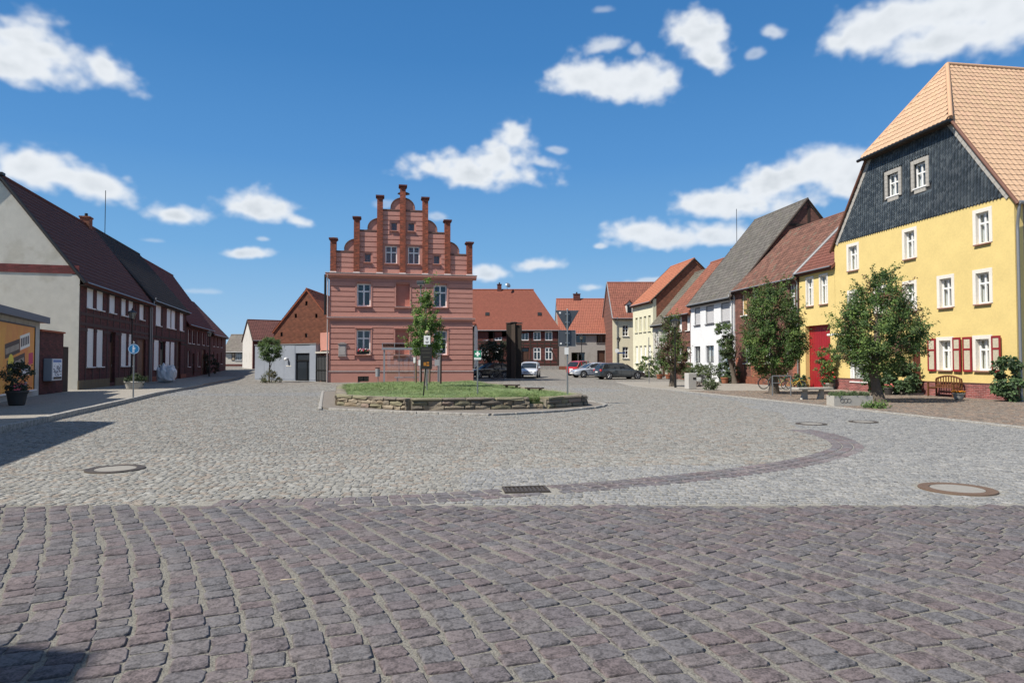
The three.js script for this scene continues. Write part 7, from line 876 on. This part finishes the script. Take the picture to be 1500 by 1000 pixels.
{ // black notice board on a leaning post, and the paper notice behind it
  const [x, D] = G(619.5, 585, 0.27), o = thing('notice_board', 'black notice board with orange emblem on a thin post in the grass', 'sign', [x, D, 0.25], 0.05); mesh('post', bar([0, -0.05, 0], [0.1, 1.35, 0], 0.022, 8), M.darkMetal, o); const c = document.createElement('canvas'); c.width = 128; c.height = 256; const q = c.getContext('2d'); q.fillStyle = '#1d1c18'; q.fillRect(0, 0, 128, 256); q.fillStyle = '#4a4a3e'; for (let i = 0; i < 6; i++) q.fillRect(18 + i * 15, 22, 11, 9); for (let i = 0; i < 7; i++) q.fillRect(12 + i * 15, 62, 11, 9); for (let i = 0; i < 5; i++) q.fillRect(30 + i * 15, 112, 11, 9); q.fillStyle = '#a36a1c'; q.fillRect(34, 178, 30, 40); q.fillRect(70, 172, 26, 22); q.fillRect(68, 202, 30, 20); const t = new THREE.CanvasTexture(c); t.colorSpace = THREE.SRGBColorSpace; const m = new THREE.MeshStandardMaterial({ map: t, roughness: 0.6 }); m.name = 'notice_print'; const g = new THREE.PlaneGeometry(0.4, 0.78).translate(0.11, 1.49, 0.032); g.userData.metric = true; mesh('print', g, m, o); mesh('board', box(0.41, 0.79, 0.03, 0.11, 1.49, 0.016), M.darkMetal, o);
  const o2 = thing('paper_notice', 'white paper notice on a grey post before the young tree', 'sign', [(625.5 - 750) / 1000 * 29, 29, 0.25], 0); mesh('post', bar([0, 0, 0], [0, 2.55, 0], 0.025, 8), M.galv, o2); mesh('knob', new THREE.SphereGeometry(0.09, 12, 10).translate(0, 2.6, 0), flat('buff_knob', [0.5, 0.38, 0.26], 0.8), o2); mesh('sheet', box(0.27, 0.37, 0.012, 0.0, 2.28, 0.034), M.white, o2); mesh('print', [box(0.12, 0.02, 0.004, 0, 2.38, 0.042), box(0.05, 0.07, 0.004, 0, 2.32, 0.042), box(0.14, 0.03, 0.004, 0, 2.2, 0.042), box(0.1, 0.02, 0.004, 0, 2.15, 0.042)], flat('print_grey', [0.12, 0.12, 0.13]), o2);
  // tree stakes with reflective tags
  [[609.5, 'tree stake with white tag, on the shelter side of the young tree'], [617, 'dark tree stake behind the black notice board'], [645.5, 'dark tree stake on the far side from the bus shelter'], [629, 'short pale tree stake close to the young trunk']].forEach(([px, lab], i) => { const D2 = 36.8 + (i % 2) * 0.9, s = thing('tree_stake', lab, 'stake', [(px - 750) / 1000 * D2, D2, 0.25]); mesh('stake', bar([0, -0.05, 0], [0.02 * (i - 1), 1.75, 0], 0.05, 8, 0.045), i === 2 || i === 1 ? M.timber : mat('stake_wood', { color: lin(0.22, 0.165, 0.11), map: rep(T.wood, 0.5), roughness: 0.9 }), s); if (i < 2) mesh('tag', box(0.12, 0.3, 0.02, -0.09, 1.45 - i * 0.14, 0.04), M.white, s); if (i === 3) mesh('tag', box(0.1, 0.3, 0.02, 0.1, 1.48, 0.05), M.white, s); });
}
{ // blue round sign on the footpath
  const [x, D] = G(194.5, 583, 0.13), o = thing('blue_sign', 'round blue footpath sign on a thin grey pole by the kerb', 'road sign', [x, D, 0.13], 0.35); signPost(o, 2.28); const c = document.createElement('canvas'); c.width = c.height = 128; const q = c.getContext('2d'); q.fillStyle = '#2f83b8'; q.fillRect(0, 0, 128, 128); q.strokeStyle = '#e8eef2'; q.lineWidth = 5; q.beginPath(); q.arc(64, 64, 58, 0, 7); q.stroke(); q.fillStyle = '#e8eef2'; q.beginPath(); q.arc(60, 28, 9, 0, 7); q.fill(); q.fillRect(50, 40, 20, 34); q.fillRect(50, 72, 9, 36); q.fillRect(62, 72, 9, 36); q.fillRect(72, 44, 8, 26); const t = new THREE.CanvasTexture(c); t.colorSpace = THREE.SRGBColorSpace; const m = new THREE.MeshStandardMaterial({ map: t, roughness: 0.4 }); m.name = 'blue_print'; const g = new THREE.CircleGeometry(0.205, 28).translate(0, 2.0, 0.046); g.userData.metric = true; mesh('print', g, m, o); mesh('plate', new THREE.CylinderGeometry(0.21, 0.21, 0.012, 28).rotateX(Math.PI / 2).translate(0, 2.0, 0.038), M.galv, o);
}
{ // thin poles on the far right pavement
  const [x, D] = G(951, 561, 0.03), o = thing('hydrant_pole', 'thin pale pole by the green bush and parked dark car', 'pole', [x, D, 0.03]); signPost(o, 3.4, 0.03); mesh('hoop', new THREE.TorusGeometry(0.28, 0.02, 6, 16, Math.PI).translate(0.0, 1.2, 0), M.galv, o);
  const s = thing('route_sign', 'white round sign with blue arrow board before the far cream house', 'road sign', [(904 - 750) / 1000 * 80, 80, groundRise(80)]); signPost(s, 2.9, 0.035); mesh('disc', new THREE.CylinderGeometry(0.26, 0.26, 0.02, 20).rotateX(Math.PI / 2).translate(0, 2.55, 0.05), M.white, s); mesh('arrow', box(0.9, 0.16, 0.02, 0.5, 2.3, 0.05), flat('arrow_blue', [0.05, 0.10, 0.25]), s);
  const b = thing('bollard', 'short grey bollard behind the red car', 'bollard', [(861.5 - 750) / 1000 * 68.6, 68.6, groundRise(68.6)]); mesh('post', new RoundedBoxGeometry(0.2, 1.55, 0.2, 1, 0.02).translate(0, 0.775, 0), flat('bollard_grey', [0.16, 0.16, 0.155], 0.8), b);
}
{ // bus shelter and bin before the town hall
  const f = new Facade((561.5 - 750) / 1000 * 48.6, 48.6, (646 - 750) / 1000 * 49.4, 49.4, 0), W = f.W, o = thing('bus_shelter', 'open grey steel bus shelter with glass back before the town hall', 'bus shelter', [f.a[0], f.a[1], 0], f.turn), H = 2.95, st = flat('steel_grey', [0.36, 0.38, 0.40], 0.5, 0.2);
  for (const x of [0.06, W - 0.06]) { mesh('post', box(0.11, H - 0.45, 0.11, x, (H - 0.45) / 2, 0), st, o); mesh('post', box(0.09, H - 0.45, 0.09, x, (H - 0.45) / 2, -1.4), st, o); } for (const x of [W * 0.28, W * 0.55, W * 0.8]) mesh('mullion', box(0.045, H - 0.45, 0.045, x, (H - 0.45) / 2, -1.4), st, o);
  mesh('beam', [span(-0.1, W + 0.1, H - 0.48, H - 0.32, 0.03, 0.13), span(-0.1, W + 0.1, H - 0.46, H - 0.36, -1.5, -1.4), span(-0.1, 0, H - 0.46, H - 0.36, -1.4, 0.03), span(W, W + 0.1, H - 0.46, H - 0.36, -1.4, 0.03)], st, o); mesh('roof_rail', [span(-0.1, W + 0.1, H - 0.04, H, 0.05, 0.1), ...[0, 0.2, 0.4, 0.6, 0.8, 1].map((t) => span(lerp(-0.1, W + 0.06, t), lerp(-0.06, W + 0.1, t), H - 0.32, H - 0.04, 0.05, 0.09))], st, o);
  mesh('roof_pane', extrude([[0.1, H - 0.3], [0.14, H - 0.28], [-1.5, H - 0.02], [-1.5, H - 0.06]], W + 0.1).rotateY(Math.PI / 2).scale(1, 1, -1).translate(-0.05, 0, 0), mat('shelter_glass', { color: lin(0.86, 0.88, 0.86), transmission: 0.85, thickness: 0, roughness: 0.08, metric: false }), o); for (const [a, b] of [[0.06, 0.28], [0.28, 0.55], [0.55, 0.8], [0.8, 0.98]]) mesh('back_pane', span(W * a + 0.04, W * b - 0.04, 0.2, H - 0.6, -1.405, -1.395), M.glass, o);
  mesh('bench_seat', [span(W * 0.2, W * 0.62, 0.44, 0.5, -1.25, -0.85)], st, o); mesh('bench_leg', [span(W * 0.24, W * 0.24 + 0.06, 0, 0.44, -1.2, -0.95), span(W * 0.57, W * 0.57 + 0.06, 0, 0.44, -1.2, -0.95)], st, o);
  const tt = thing('timetable_post', 'grey bus stop post with timetable case beside the shelter', 'bus stop', [(641.5 - 750) / 1000 * 47, 47, 0]); mesh('post', bar([0, 0, 0], [0, 2.7, 0], 0.03, 8), M.galv, tt); mesh('case', box(0.32, 0.42, 0.05, -0.06, 1.55, 0.06), flat('case_grey', [0.35, 0.36, 0.37]), tt); mesh('red_plate', box(0.34, 0.22, 0.02, -0.5, 1.98, 0.05), flat('plate_red', [0.45, 0.05, 0.04]), tt); mesh('arm', bar([0, 1.98, 0], [-0.6, 1.98, 0.04], 0.015, 6), M.galv, tt);
  const [bx, bD] = [(553.5 - 750) / 1000 * 50.6, 50.6], bin = thing('litter_bin', 'slim dark grey litter bin on a post beside the bus shelter', 'litter bin', [bx, bD, 0]); mesh('post', bar([0, 0, -0.1], [0, 1.2, -0.1], 0.03, 8), M.galv, bin); mesh('body', new THREE.CylinderGeometry(0.17, 0.16, 0.58, 18, 1, true).translate(0, 0.8, 0.05), st, bin); mesh('liner', new THREE.CylinderGeometry(0.155, 0.145, 0.5, 14).translate(0, 0.78, 0.05), M.dark, bin); mesh('hood', new THREE.CylinderGeometry(0.185, 0.185, 0.06, 18).translate(0, 1.16, 0.05), M.darkMetal, bin);
  // flower box under the town hall window
  const th = new Facade(-14.3, 53.3, -3.2, 55.3, 0), r = th.rect(522, 483, 542.5, 519), fb = thing('flower_box', 'window box of red and white geraniums on the town hall sill', 'flower box', [0, 0, 0]), p = th.world((r.x0 + r.x1) / 2, r.y0 + 0.035, 0.05); fb.position.copy(p); fb.rotation.y = th.turn; mesh('trough', new RoundedBoxGeometry(0.95, 0.18, 0.18, 1, 0.015).translate(0, 0.09, 0), M.darkMetal, fb); const cl = []; const q = rng(12); for (let i = 0; i < 26; i++) cl.push([rr(-0.46, 0.46, q), 0.24 + rr(-0.06, 0.08, q), rr(-0.05, 0.1, q), 0.06, 1]); mesh('foliage', leaves({ prof: [[0.2, 0.1], [0.3, 0.1]], n: 700, leaf: 0.07, clumps: 1, tones: greens, seed: 561, extra: cl }), leafMat, fb); const fl = [[], []]; for (let i = 0; i < 34; i++) fl[i % 2].push(new THREE.IcosahedronGeometry(0.05, 1).translate(rr(-0.46, 0.46, q), 0.28 + rr(-0.06, 0.12, q), rr(0.0, 0.15, q))); mesh('blossoms', fl[0], flat('geranium_red', [0.55, 0.03, 0.06], 0.8), fb); mesh('blossoms', fl[1], flat('geranium_white', [0.75, 0.65, 0.66], 0.8), fb);
}
{ // tall dark wooden columns and the two plank seats on the island wall
  const D = 60.5, o = thing('wooden_columns', 'group of three tall dark wooden columns standing close together', 'sculpture', [(753 - 750) / 1000 * D, D, 0], -0.25), wd = mat('tarred_wood', { color: lin(0.035, 0.027, 0.021), map: rep(T.wood, 0.9), bumpMap: rep(T.wood, 0.9), bumpScale: 0.02, roughness: 0.9 }), w2 = mat('weathered_wood', { color: lin(0.085, 0.065, 0.052), map: rep(T.wood, 0.9), roughness: 0.9 }); const col = (x, z, w, d, h, m, tw) => { const g = new THREE.BoxGeometry(w, h, d, 2, 10, 2), p = g.attributes.position; for (let i = 0; i < p.count; i++) { const t = p.getY(i) / h + 0.5, k = 1 + 0.05 * Math.sin(t * 5 + x * 7); p.setXYZ(i, p.getX(i) * k, p.getY(i), p.getZ(i) * k); } g.rotateY(tw); g.computeVertexNormals(); return mesh('column', g.translate(x, h / 2, z), m, o); };
  col(-0.44, 0, 0.44, 0.42, 4.95, wd, 0.1); col(0.02, 0.12, 0.36, 0.38, 5.02, w2, -0.12); col(0.42, -0.1, 0.46, 0.42, 4.9, wd, 0.15); for (const [x, z] of [[-0.44, 0], [0.02, 0.12], [0.42, -0.1]]) mesh('capping', new RoundedBoxGeometry(0.54, 0.1, 0.5, 1, 0.02).translate(x, 5.03 + (x === 0.02 ? 0.06 : 0), z), M.darkMetal, o); mesh('base', box(1.6, 0.14, 0.8, 0, 0.07, 0), M.concrete, o);
  for (const [px, py, lab] of [[749.5, 564, 'dark plank seat on the island wall closer to the town hall'], [783, 568.5, 'dark plank seat on the island wall closer to the road sign']]) { const [x, d] = G(px, py, 0.5), s = thing('plank_seat', lab, 'seat', [x, d, 0.40], Math.atan2(17, -4.9) + Math.PI - 0.9); s.rotation.y = Math.atan2(17.0, 4.85) * 0 - 0.35; mesh('plank', new RoundedBoxGeometry(0.75, 0.05, 0.36, 1, 0.01).translate(0, 0.105, 0), M.timber, s); mesh('support', [box(0.05, 0.085, 0.25, -0.25, 0.04, 0), box(0.05, 0.085, 0.25, 0.25, 0.04, 0)], M.darkMetal, s); }
}
{ // cycle stand rail, bicycles
  const [x, D] = G(1132, 580, 0.035), [x2] = G(1161, 580, 0.035), o = thing('cycle_rail', 'grey tubular rail with cross bar before the parked bicycles', 'railing', [x, D, 0.035], 0.15), w = x2 - x; mesh('post', [bar([0, 0, 0], [0, 0.92, 0], 0.03, 8)], M.galv, o); mesh('post', [bar([w, 0, 0], [w, 0.92, 0], 0.03, 8)], M.galv, o); mesh('rail', [bar([0, 0.92, 0], [w, 0.92, 0], 0.03, 8), bar([0, 0.6, 0], [w * 0.45, 0.6, 0], 0.02, 8)], M.galv, o);
  const bike = (label, X, D2, y, turn, c, lean = 0.08) => {
    const b = thing('bicycle', label, 'bicycle', [X, D2, y], turn, 'parked bicycles'), fm = flat('bike_' + c.join('_'), c, 0.35), R0 = 0.34; b.rotation.x = lean * 0;
    for (const [k, nm] of [[-0.52, 'wheel'], [0.52, 'wheel']]) { const wl = mesh(nm, new THREE.TorusGeometry(R0 - 0.02, 0.021, 7, 28).translate(k, R0, 0), M.dark, b); mesh('rim', new THREE.TorusGeometry(R0 - 0.05, 0.01, 5, 28).translate(k, R0, 0), M.galv, wl); const sp3 = []; for (let i = 0; i < 14; i++) { const a = i / 14 * 6.283; sp3.push(bar([k, R0, 0], [k + Math.cos(a) * (R0 - 0.05), R0 + Math.sin(a) * (R0 - 0.05), 0], 0.0025, 3)); } mesh('spokes', sp3, M.galv, wl); const mg = new THREE.TorusGeometry(R0 + 0.025, 0.013, 4, 20, Math.PI * 0.9).scale(1, 1, 1.4).rotateZ(k < 0 ? 0.5 : 0.1).translate(k, R0, 0); mesh('mudguard', mg, fm, b); }
    const bb = [-0.08, 0.29, 0], st = [-0.2, 0.82, 0], hd = [0.36, 0.86, 0], hb = [0.40, 0.70, 0], ax = [-0.52, R0, 0], fx = [0.52, R0, 0]; mesh('frame', [bar(bb, st, 0.018), bar(bb, hb, 0.02), bar(hb, [-0.12, 0.48, 0], 0.018), bar(hd, hb, 0.02), bar(ax, bb, 0.012), bar(ax, [-0.17, 0.7, 0], 0.011), bar(hb, fx, 0.015)], fm, b); mesh('handlebar', [tube([[0.22, 1.0, 0.27], [0.34, 1.02, 0.2], [0.37, 1.0, 0], [0.34, 1.02, -0.2], [0.22, 1.0, -0.27]], 0.013, 16, 6), bar(hd, [0.37, 1.0, 0], 0.014)], M.darkMetal, b); mesh('saddle', [new RoundedBoxGeometry(0.26, 0.07, 0.16, 2, 0.03).translate(-0.22, 0.93, 0), bar(st, [-0.22, 0.92, 0], 0.014)], M.dark, b); mesh('rack', [box(0.38, 0.015, 0.12, -0.52, 0.74, 0), bar([-0.52, R0, 0.06], [-0.6, 0.74, 0.06], 0.006), bar([-0.52, R0, -0.06], [-0.6, 0.74, -0.06], 0.006)], M.darkMetal, b); mesh('crank', [new THREE.TorusGeometry(0.09, 0.012, 5, 18).translate(-0.08, 0.29, 0.03), bar([-0.08, 0.29, 0.05], [0.06, 0.2, 0.06], 0.01), bar([-0.08, 0.29, -0.05], [-0.22, 0.38, -0.06], 0.01), box(0.1, 0.02, 0.07, 0.06, 0.2, 0.1)], M.darkMetal, b); mesh('head_lamp', new THREE.SphereGeometry(0.04, 10, 8).translate(0.46, 0.86, 0), M.galv, b); return b;
  };
  const [b1, c1] = G(1126, 570, 0.035); bike('dark bicycle leaning behind the clipped tree trunk', b1 + 0.3, c1 + 0.2, 0.035, 0.1, [0.03, 0.035, 0.05]); const [b2, c2] = G(1150, 569, 0.035); bike('green bicycle behind the grey cycle rail', b2 - 0.1, c2 + 0.3, 0.035, 0.25, [0.03, 0.28, 0.17]); const [b3, c3] = G(1158, 570.5, 0.035); bike('small yellow bicycle beside the green one', b3, c3 - 0.5, 0.035, -0.3, [0.60, 0.36, 0.02]).scale.setScalar(0.78);
  bike('bicycle parked in the shade before the wooden columns', (733 - 750) / 1000 * 61, 61, groundRise(61), 0.5, [0.03, 0.03, 0.03]); bike('bicycle with lighter frame parked next to the dark car in the shade', (727 - 750) / 1000 * 62.2, 62.2, groundRise(62.2), 0.9, [0.10, 0.10, 0.11]);
}
// ================================================================ CARS
function carPaint(key, c) { return mat('car_' + key, { color: lin(...c), roughness: 0.35, clearcoat: 1, clearcoatRoughness: 0.04, metric: false }); }
function loft(secs) {   // sections of equal length, joined lengthwise
  const n = secs[0].length, pos = secs.flat(2), idx = []; for (let i = 0; i + 1 < secs.length; i++) for (let k = 0; k + 1 < n; k++) { const a = i * n + k, b = a + n; idx.push(a, a + 1, b, a + 1, b + 1, b); }
  for (const e of [0, secs.length - 1]) for (let k = 1; k + 1 < n; k++) e ? idx.push(e * n, e * n + k, e * n + k + 1) : idx.push(0, k + 1, k);
  const g = new THREE.BufferGeometry(); g.setAttribute('position', new THREE.Float32BufferAttribute(pos, 3)); g.setIndex(idx); const q = toCreasedNormals(g, 0.6); q.userData.metric = true; return q;
}
function car(label, X, D, turn, paintM, o = {}) {
  const L = o.L ?? 4.2, w = (o.w ?? 1.76) / 2, H = o.H ?? 1.48, est = o.estate, c = thing('parked_car', label, 'car', [X, D, groundRise(D) + 0.005], turn, 'cars parked on the square');
  const S = (x) => L * x - L / 2;   // front at +x
  // lower body: stations from tail to nose [x, half width, bottom, shoulder height, top height]
  const st = [[0, 0.80, 0.34, 0.62, 0.74], [0.015, 0.90, 0.26, 0.72, 0.88], [0.06, 0.965, 0.22, 0.80, 0.95], [0.2, 1, 0.20, 0.82, 0.96], [0.45, 1, 0.19, 0.82, 0.95], [0.64, 1, 0.19, 0.80, 0.93], [0.74, 0.99, 0.19, 0.76, 0.90], [0.88, 0.96, 0.20, 0.68, 0.78], [0.955, 0.88, 0.22, 0.58, 0.68], [0.985, 0.76, 0.26, 0.50, 0.58], [1, 0.66, 0.34, 0.44, 0.48]];
  const body = mesh('body', loft(st.map(([x, k, b, s, t]) => { const ww = w * k, P = [[ww * 0.90, b], [ww * 0.985, b + 0.09], [ww, (b + s) / 2], [ww * 0.985, s], [ww * 0.90, s + (t - s) * 0.7], [ww * 0.72, t - 0.005], [ww * 0.35, t + 0.012], [0, t + 0.016]]; return [...P.map(([z, y]) => [S(x), y, z]), ...P.slice(0, -1).reverse().map(([z, y]) => [S(x), y, -z])]; })), paintM, c);
  const gh = est ? [[0.02, 0.9, 0.92, 0.72], [0.075, H - 0.10, 0.93, 0.80], [0.13, H - 0.03, 0.94, 0.82], [0.35, H, 0.95, 0.83], [0.52, H - 0.02, 0.95, 0.82], [0.62, H - 0.20, 0.94, 0.80], [0.745, 0.90, 0.92, 0.80]] : [[0.03, 0.9, 0.92, 0.74], [0.11, H - 0.12, 0.93, 0.80], [0.2, H - 0.02, 0.94, 0.82], [0.38, H, 0.95, 0.83], [0.5, H - 0.02, 0.95, 0.82], [0.6, H - 0.2, 0.94, 0.80], [0.735, 0.90, 0.92, 0.80]];
  const sec = (x, y1, a, b, off = 0) => { const y0 = 0.86, P = [[w * a * 0.94, y0], [w * lerp(a * 0.94, b, 0.5) + 0.015, lerp(y0, y1, 0.5)], [w * b, y1 - 0.05], [w * b * 0.84, y1], [w * b * 0.4, y1 + 0.02], [0, y1 + 0.025]]; return [...P.map(([z, y]) => [S(x), y + off, z]), ...P.slice(0, -1).reverse().map(([z, y]) => [S(x), y + off, -z])]; };
  mesh('windows', loft(gh.map((q) => sec(...q))), M.darkGlass, c);
  const rf = gh.slice(1, 6).map(([x, y1, , b]) => { const P = [[w * b + 0.006, y1 - 0.06], [w * b * 0.9, y1 - 0.008], [w * b * 0.6, y1 + 0.02], [0, y1 + 0.036]]; return [...P.map(([z, y]) => [S(x), y, z]), ...P.slice(0, -1).reverse().map(([z, y]) => [S(x), y, -z])]; }); rf[rf.length - 1] = rf[rf.length - 1].map(([x, y, z]) => [S(0.555), y + 0.12, z]); mesh('roof', loft(rf), paintM, c);
  const at = (x, y, s) => { let i = 0; while (i < gh.length - 2 && x > gh[i + 1][0]) i++; const p = gh[i], q = gh[i + 1], t = clamp((x - p[0]) / (q[0] - p[0])), y1 = lerp(p[1], q[1], t), a = lerp(p[2], q[2], t), b = lerp(p[3], q[3], t), u = clamp((y - 0.86) / Math.max(0.05, y1 - 0.05 - 0.86)); return [S(x), y, s * (w * lerp(a * 0.94, b, u) + 0.012)]; };
  const pil = []; for (const s of [-1, 1]) { pil.push(bar(at(0.735, 0.9, s), at(0.57, H - 0.1, s), 0.035, 5), bar(at(0.43, 0.88, s), at(0.41, H - 0.06, s), 0.035, 4), bar(at(est ? 0.2 : 0.24, 0.9, s), at(est ? 0.17 : 0.21, H - 0.08, s), est ? 0.035 : 0.07, 4), bar(at(0.05, 0.9, s), at(est ? 0.09 : 0.13, H - 0.14, s), 0.05, 5)); } mesh('pillar', pil, paintM, c);
  for (const s of [-1, 1]) { mesh('mirror', new RoundedBoxGeometry(0.12, 0.13, 0.2, 2, 0.04).translate(S(0.66), 0.97, s * (w + 0.09)), paintM, c); mesh('headlight', new THREE.SphereGeometry(0.17, 12, 8).scale(0.9, 0.55, 1).translate(S(0.958), 0.60, s * w * 0.70), mat('headlight', { color: lin(0.75, 0.78, 0.8), roughness: 0.1, clearcoat: 1, metric: false }), c); mesh('tail_light', new RoundedBoxGeometry(0.14, 0.22, 0.3, 2, 0.04).translate(S(0.022), 0.80, s * w * 0.77), mat('tail_light', { color: lin(0.45, 0.02, 0.02), roughness: 0.15, clearcoat: 1, metric: false }), c); mesh('sill_trim', span(S(0.26), S(0.72), 0.17, 0.235, s * w * 0.93 - 0.03, s * w * 0.93 + 0.03), M.dark, c); for (const hx of [0.33, 0.55]) mesh('door_handle', box(0.16, 0.025, 0.03, S(hx), 0.80, s * (w + 0.004)), paintM, c); mesh('door_seam', [box(0.008, 0.55, 0.006, S(0.445), 0.55, s * (w * 1.0 + 0.0)), box(0.008, 0.5, 0.006, S(0.665), 0.55, s * (w * 1.0 - 0.003))], M.dark, c); }
  for (const [x, s] of [[0.185, 1], [0.185, -1], [0.80, 1], [0.80, -1]]) { const r = o.wheel ?? 0.315; mesh('wheel_arch', new THREE.CylinderGeometry(r + 0.05, r + 0.05, 0.1, 24).rotateX(Math.PI / 2).translate(S(x), r + 0.015, s * (w - 0.045)), M.dark, c); const ty = mesh('wheel', new THREE.TorusGeometry(r - 0.075, 0.082, 10, 28).translate(S(x), r, s * (w - 0.062)), flat('tyre', [0.018, 0.018, 0.019], 0.8), c); const rim = [new THREE.CylinderGeometry(r - 0.1, r - 0.1, 0.05, 20, 1, true).rotateX(Math.PI / 2).translate(S(x), r, s * (w - 0.0))]; for (let k = 0; k < 5; k++) { const a = k / 5 * 6.283 + 0.3; rim.push(bar([S(x), r, s * (w + 0.012)], [S(x) + Math.cos(a) * (r - 0.1), r + Math.sin(a) * (r - 0.1), s * (w + 0.0)], 0.04, 5, 0.028)); } rim.push(new THREE.TorusGeometry(r - 0.1, 0.018, 6, 24).translate(S(x), r, s * (w + 0.004)), new THREE.CylinderGeometry(0.05, 0.05, 0.03, 10).rotateX(Math.PI / 2).translate(S(x), r, s * (w + 0.015))); mesh('rim', rim, flat('alloy', [0.55, 0.56, 0.57], 0.35, 0.6), ty); }
  mesh('grille', new RoundedBoxGeometry(0.06, 0.16, w * 0.95, 2, 0.03).translate(S(0.988), 0.50, 0), M.dark, c); mesh('lower_grille', new RoundedBoxGeometry(0.06, 0.12, w * 1.1, 2, 0.03).translate(S(0.985), 0.31, 0), M.dark, c); mesh('number_plate', box(0.02, 0.11, 0.5, S(1.006), 0.415, 0), M.white, c); mesh('number_plate', box(0.02, 0.11, 0.5, S(-0.004), 0.66, 0), M.white, c); mesh('rear_bumper', new RoundedBoxGeometry(0.12, 0.2, w * 1.6, 2, 0.05).translate(S(0.012), 0.36, 0), o.bumper ?? paintM, c); mesh('rear_window', box(0.02, 0.3, w * 1.15, S(est ? 0.035 : 0.052), 1.1, 0, 0, 0, est ? -0.35 : -0.5), M.darkGlass, c);
  return c;
}
{
  car('dark blue grey estate car parked before the cream houses', 9.8, 62.2, 0.30, carPaint('slate', [0.030, 0.042, 0.052]), { estate: true, L: 4.55, H: 1.46 });
  car('silver car half hidden behind the dark estate car', 7.75, 66.2, Math.PI + 0.35, carPaint('silver', [0.42, 0.46, 0.52]), { L: 4.3, H: 1.42 });
  car('small red hatchback behind the silver car', 7.4, 71.0, 0.75, carPaint('red', [0.48, 0.02, 0.025]), { L: 3.7, w: 1.64, H: 1.5 });
  car('white hatchback facing the square beside the wooden columns', 1.72, 65.6, -Math.PI / 2 - 0.12, carPaint('white', [0.72, 0.76, 0.82]), { L: 3.95, H: 1.5 });
  car('dark car parked in the town hall shadow beside the bicycles', -2.35, 65.0, Math.PI + 0.5, carPaint('navy', [0.015, 0.018, 0.025]), { L: 4.3, H: 1.42 });
}
{ const [x, D] = G(421, 853), o = thing('twig', 'short pale twig lying on the purple cobbles', 'twig', [x, D, 0.016], 0.15); mesh('stem', [bar([-0.05, 0.004, 0], [0.0, 0.008, 0.004], 0.004, 6), bar([0, 0.008, 0.004], [0.06, 0.006, -0.006], 0.004, 6, 0.0025)], mat('pale_twig', { color: lin(0.62, 0.52, 0.36), roughness: 0.9 }), o); }
renderer.render(scene, camera);
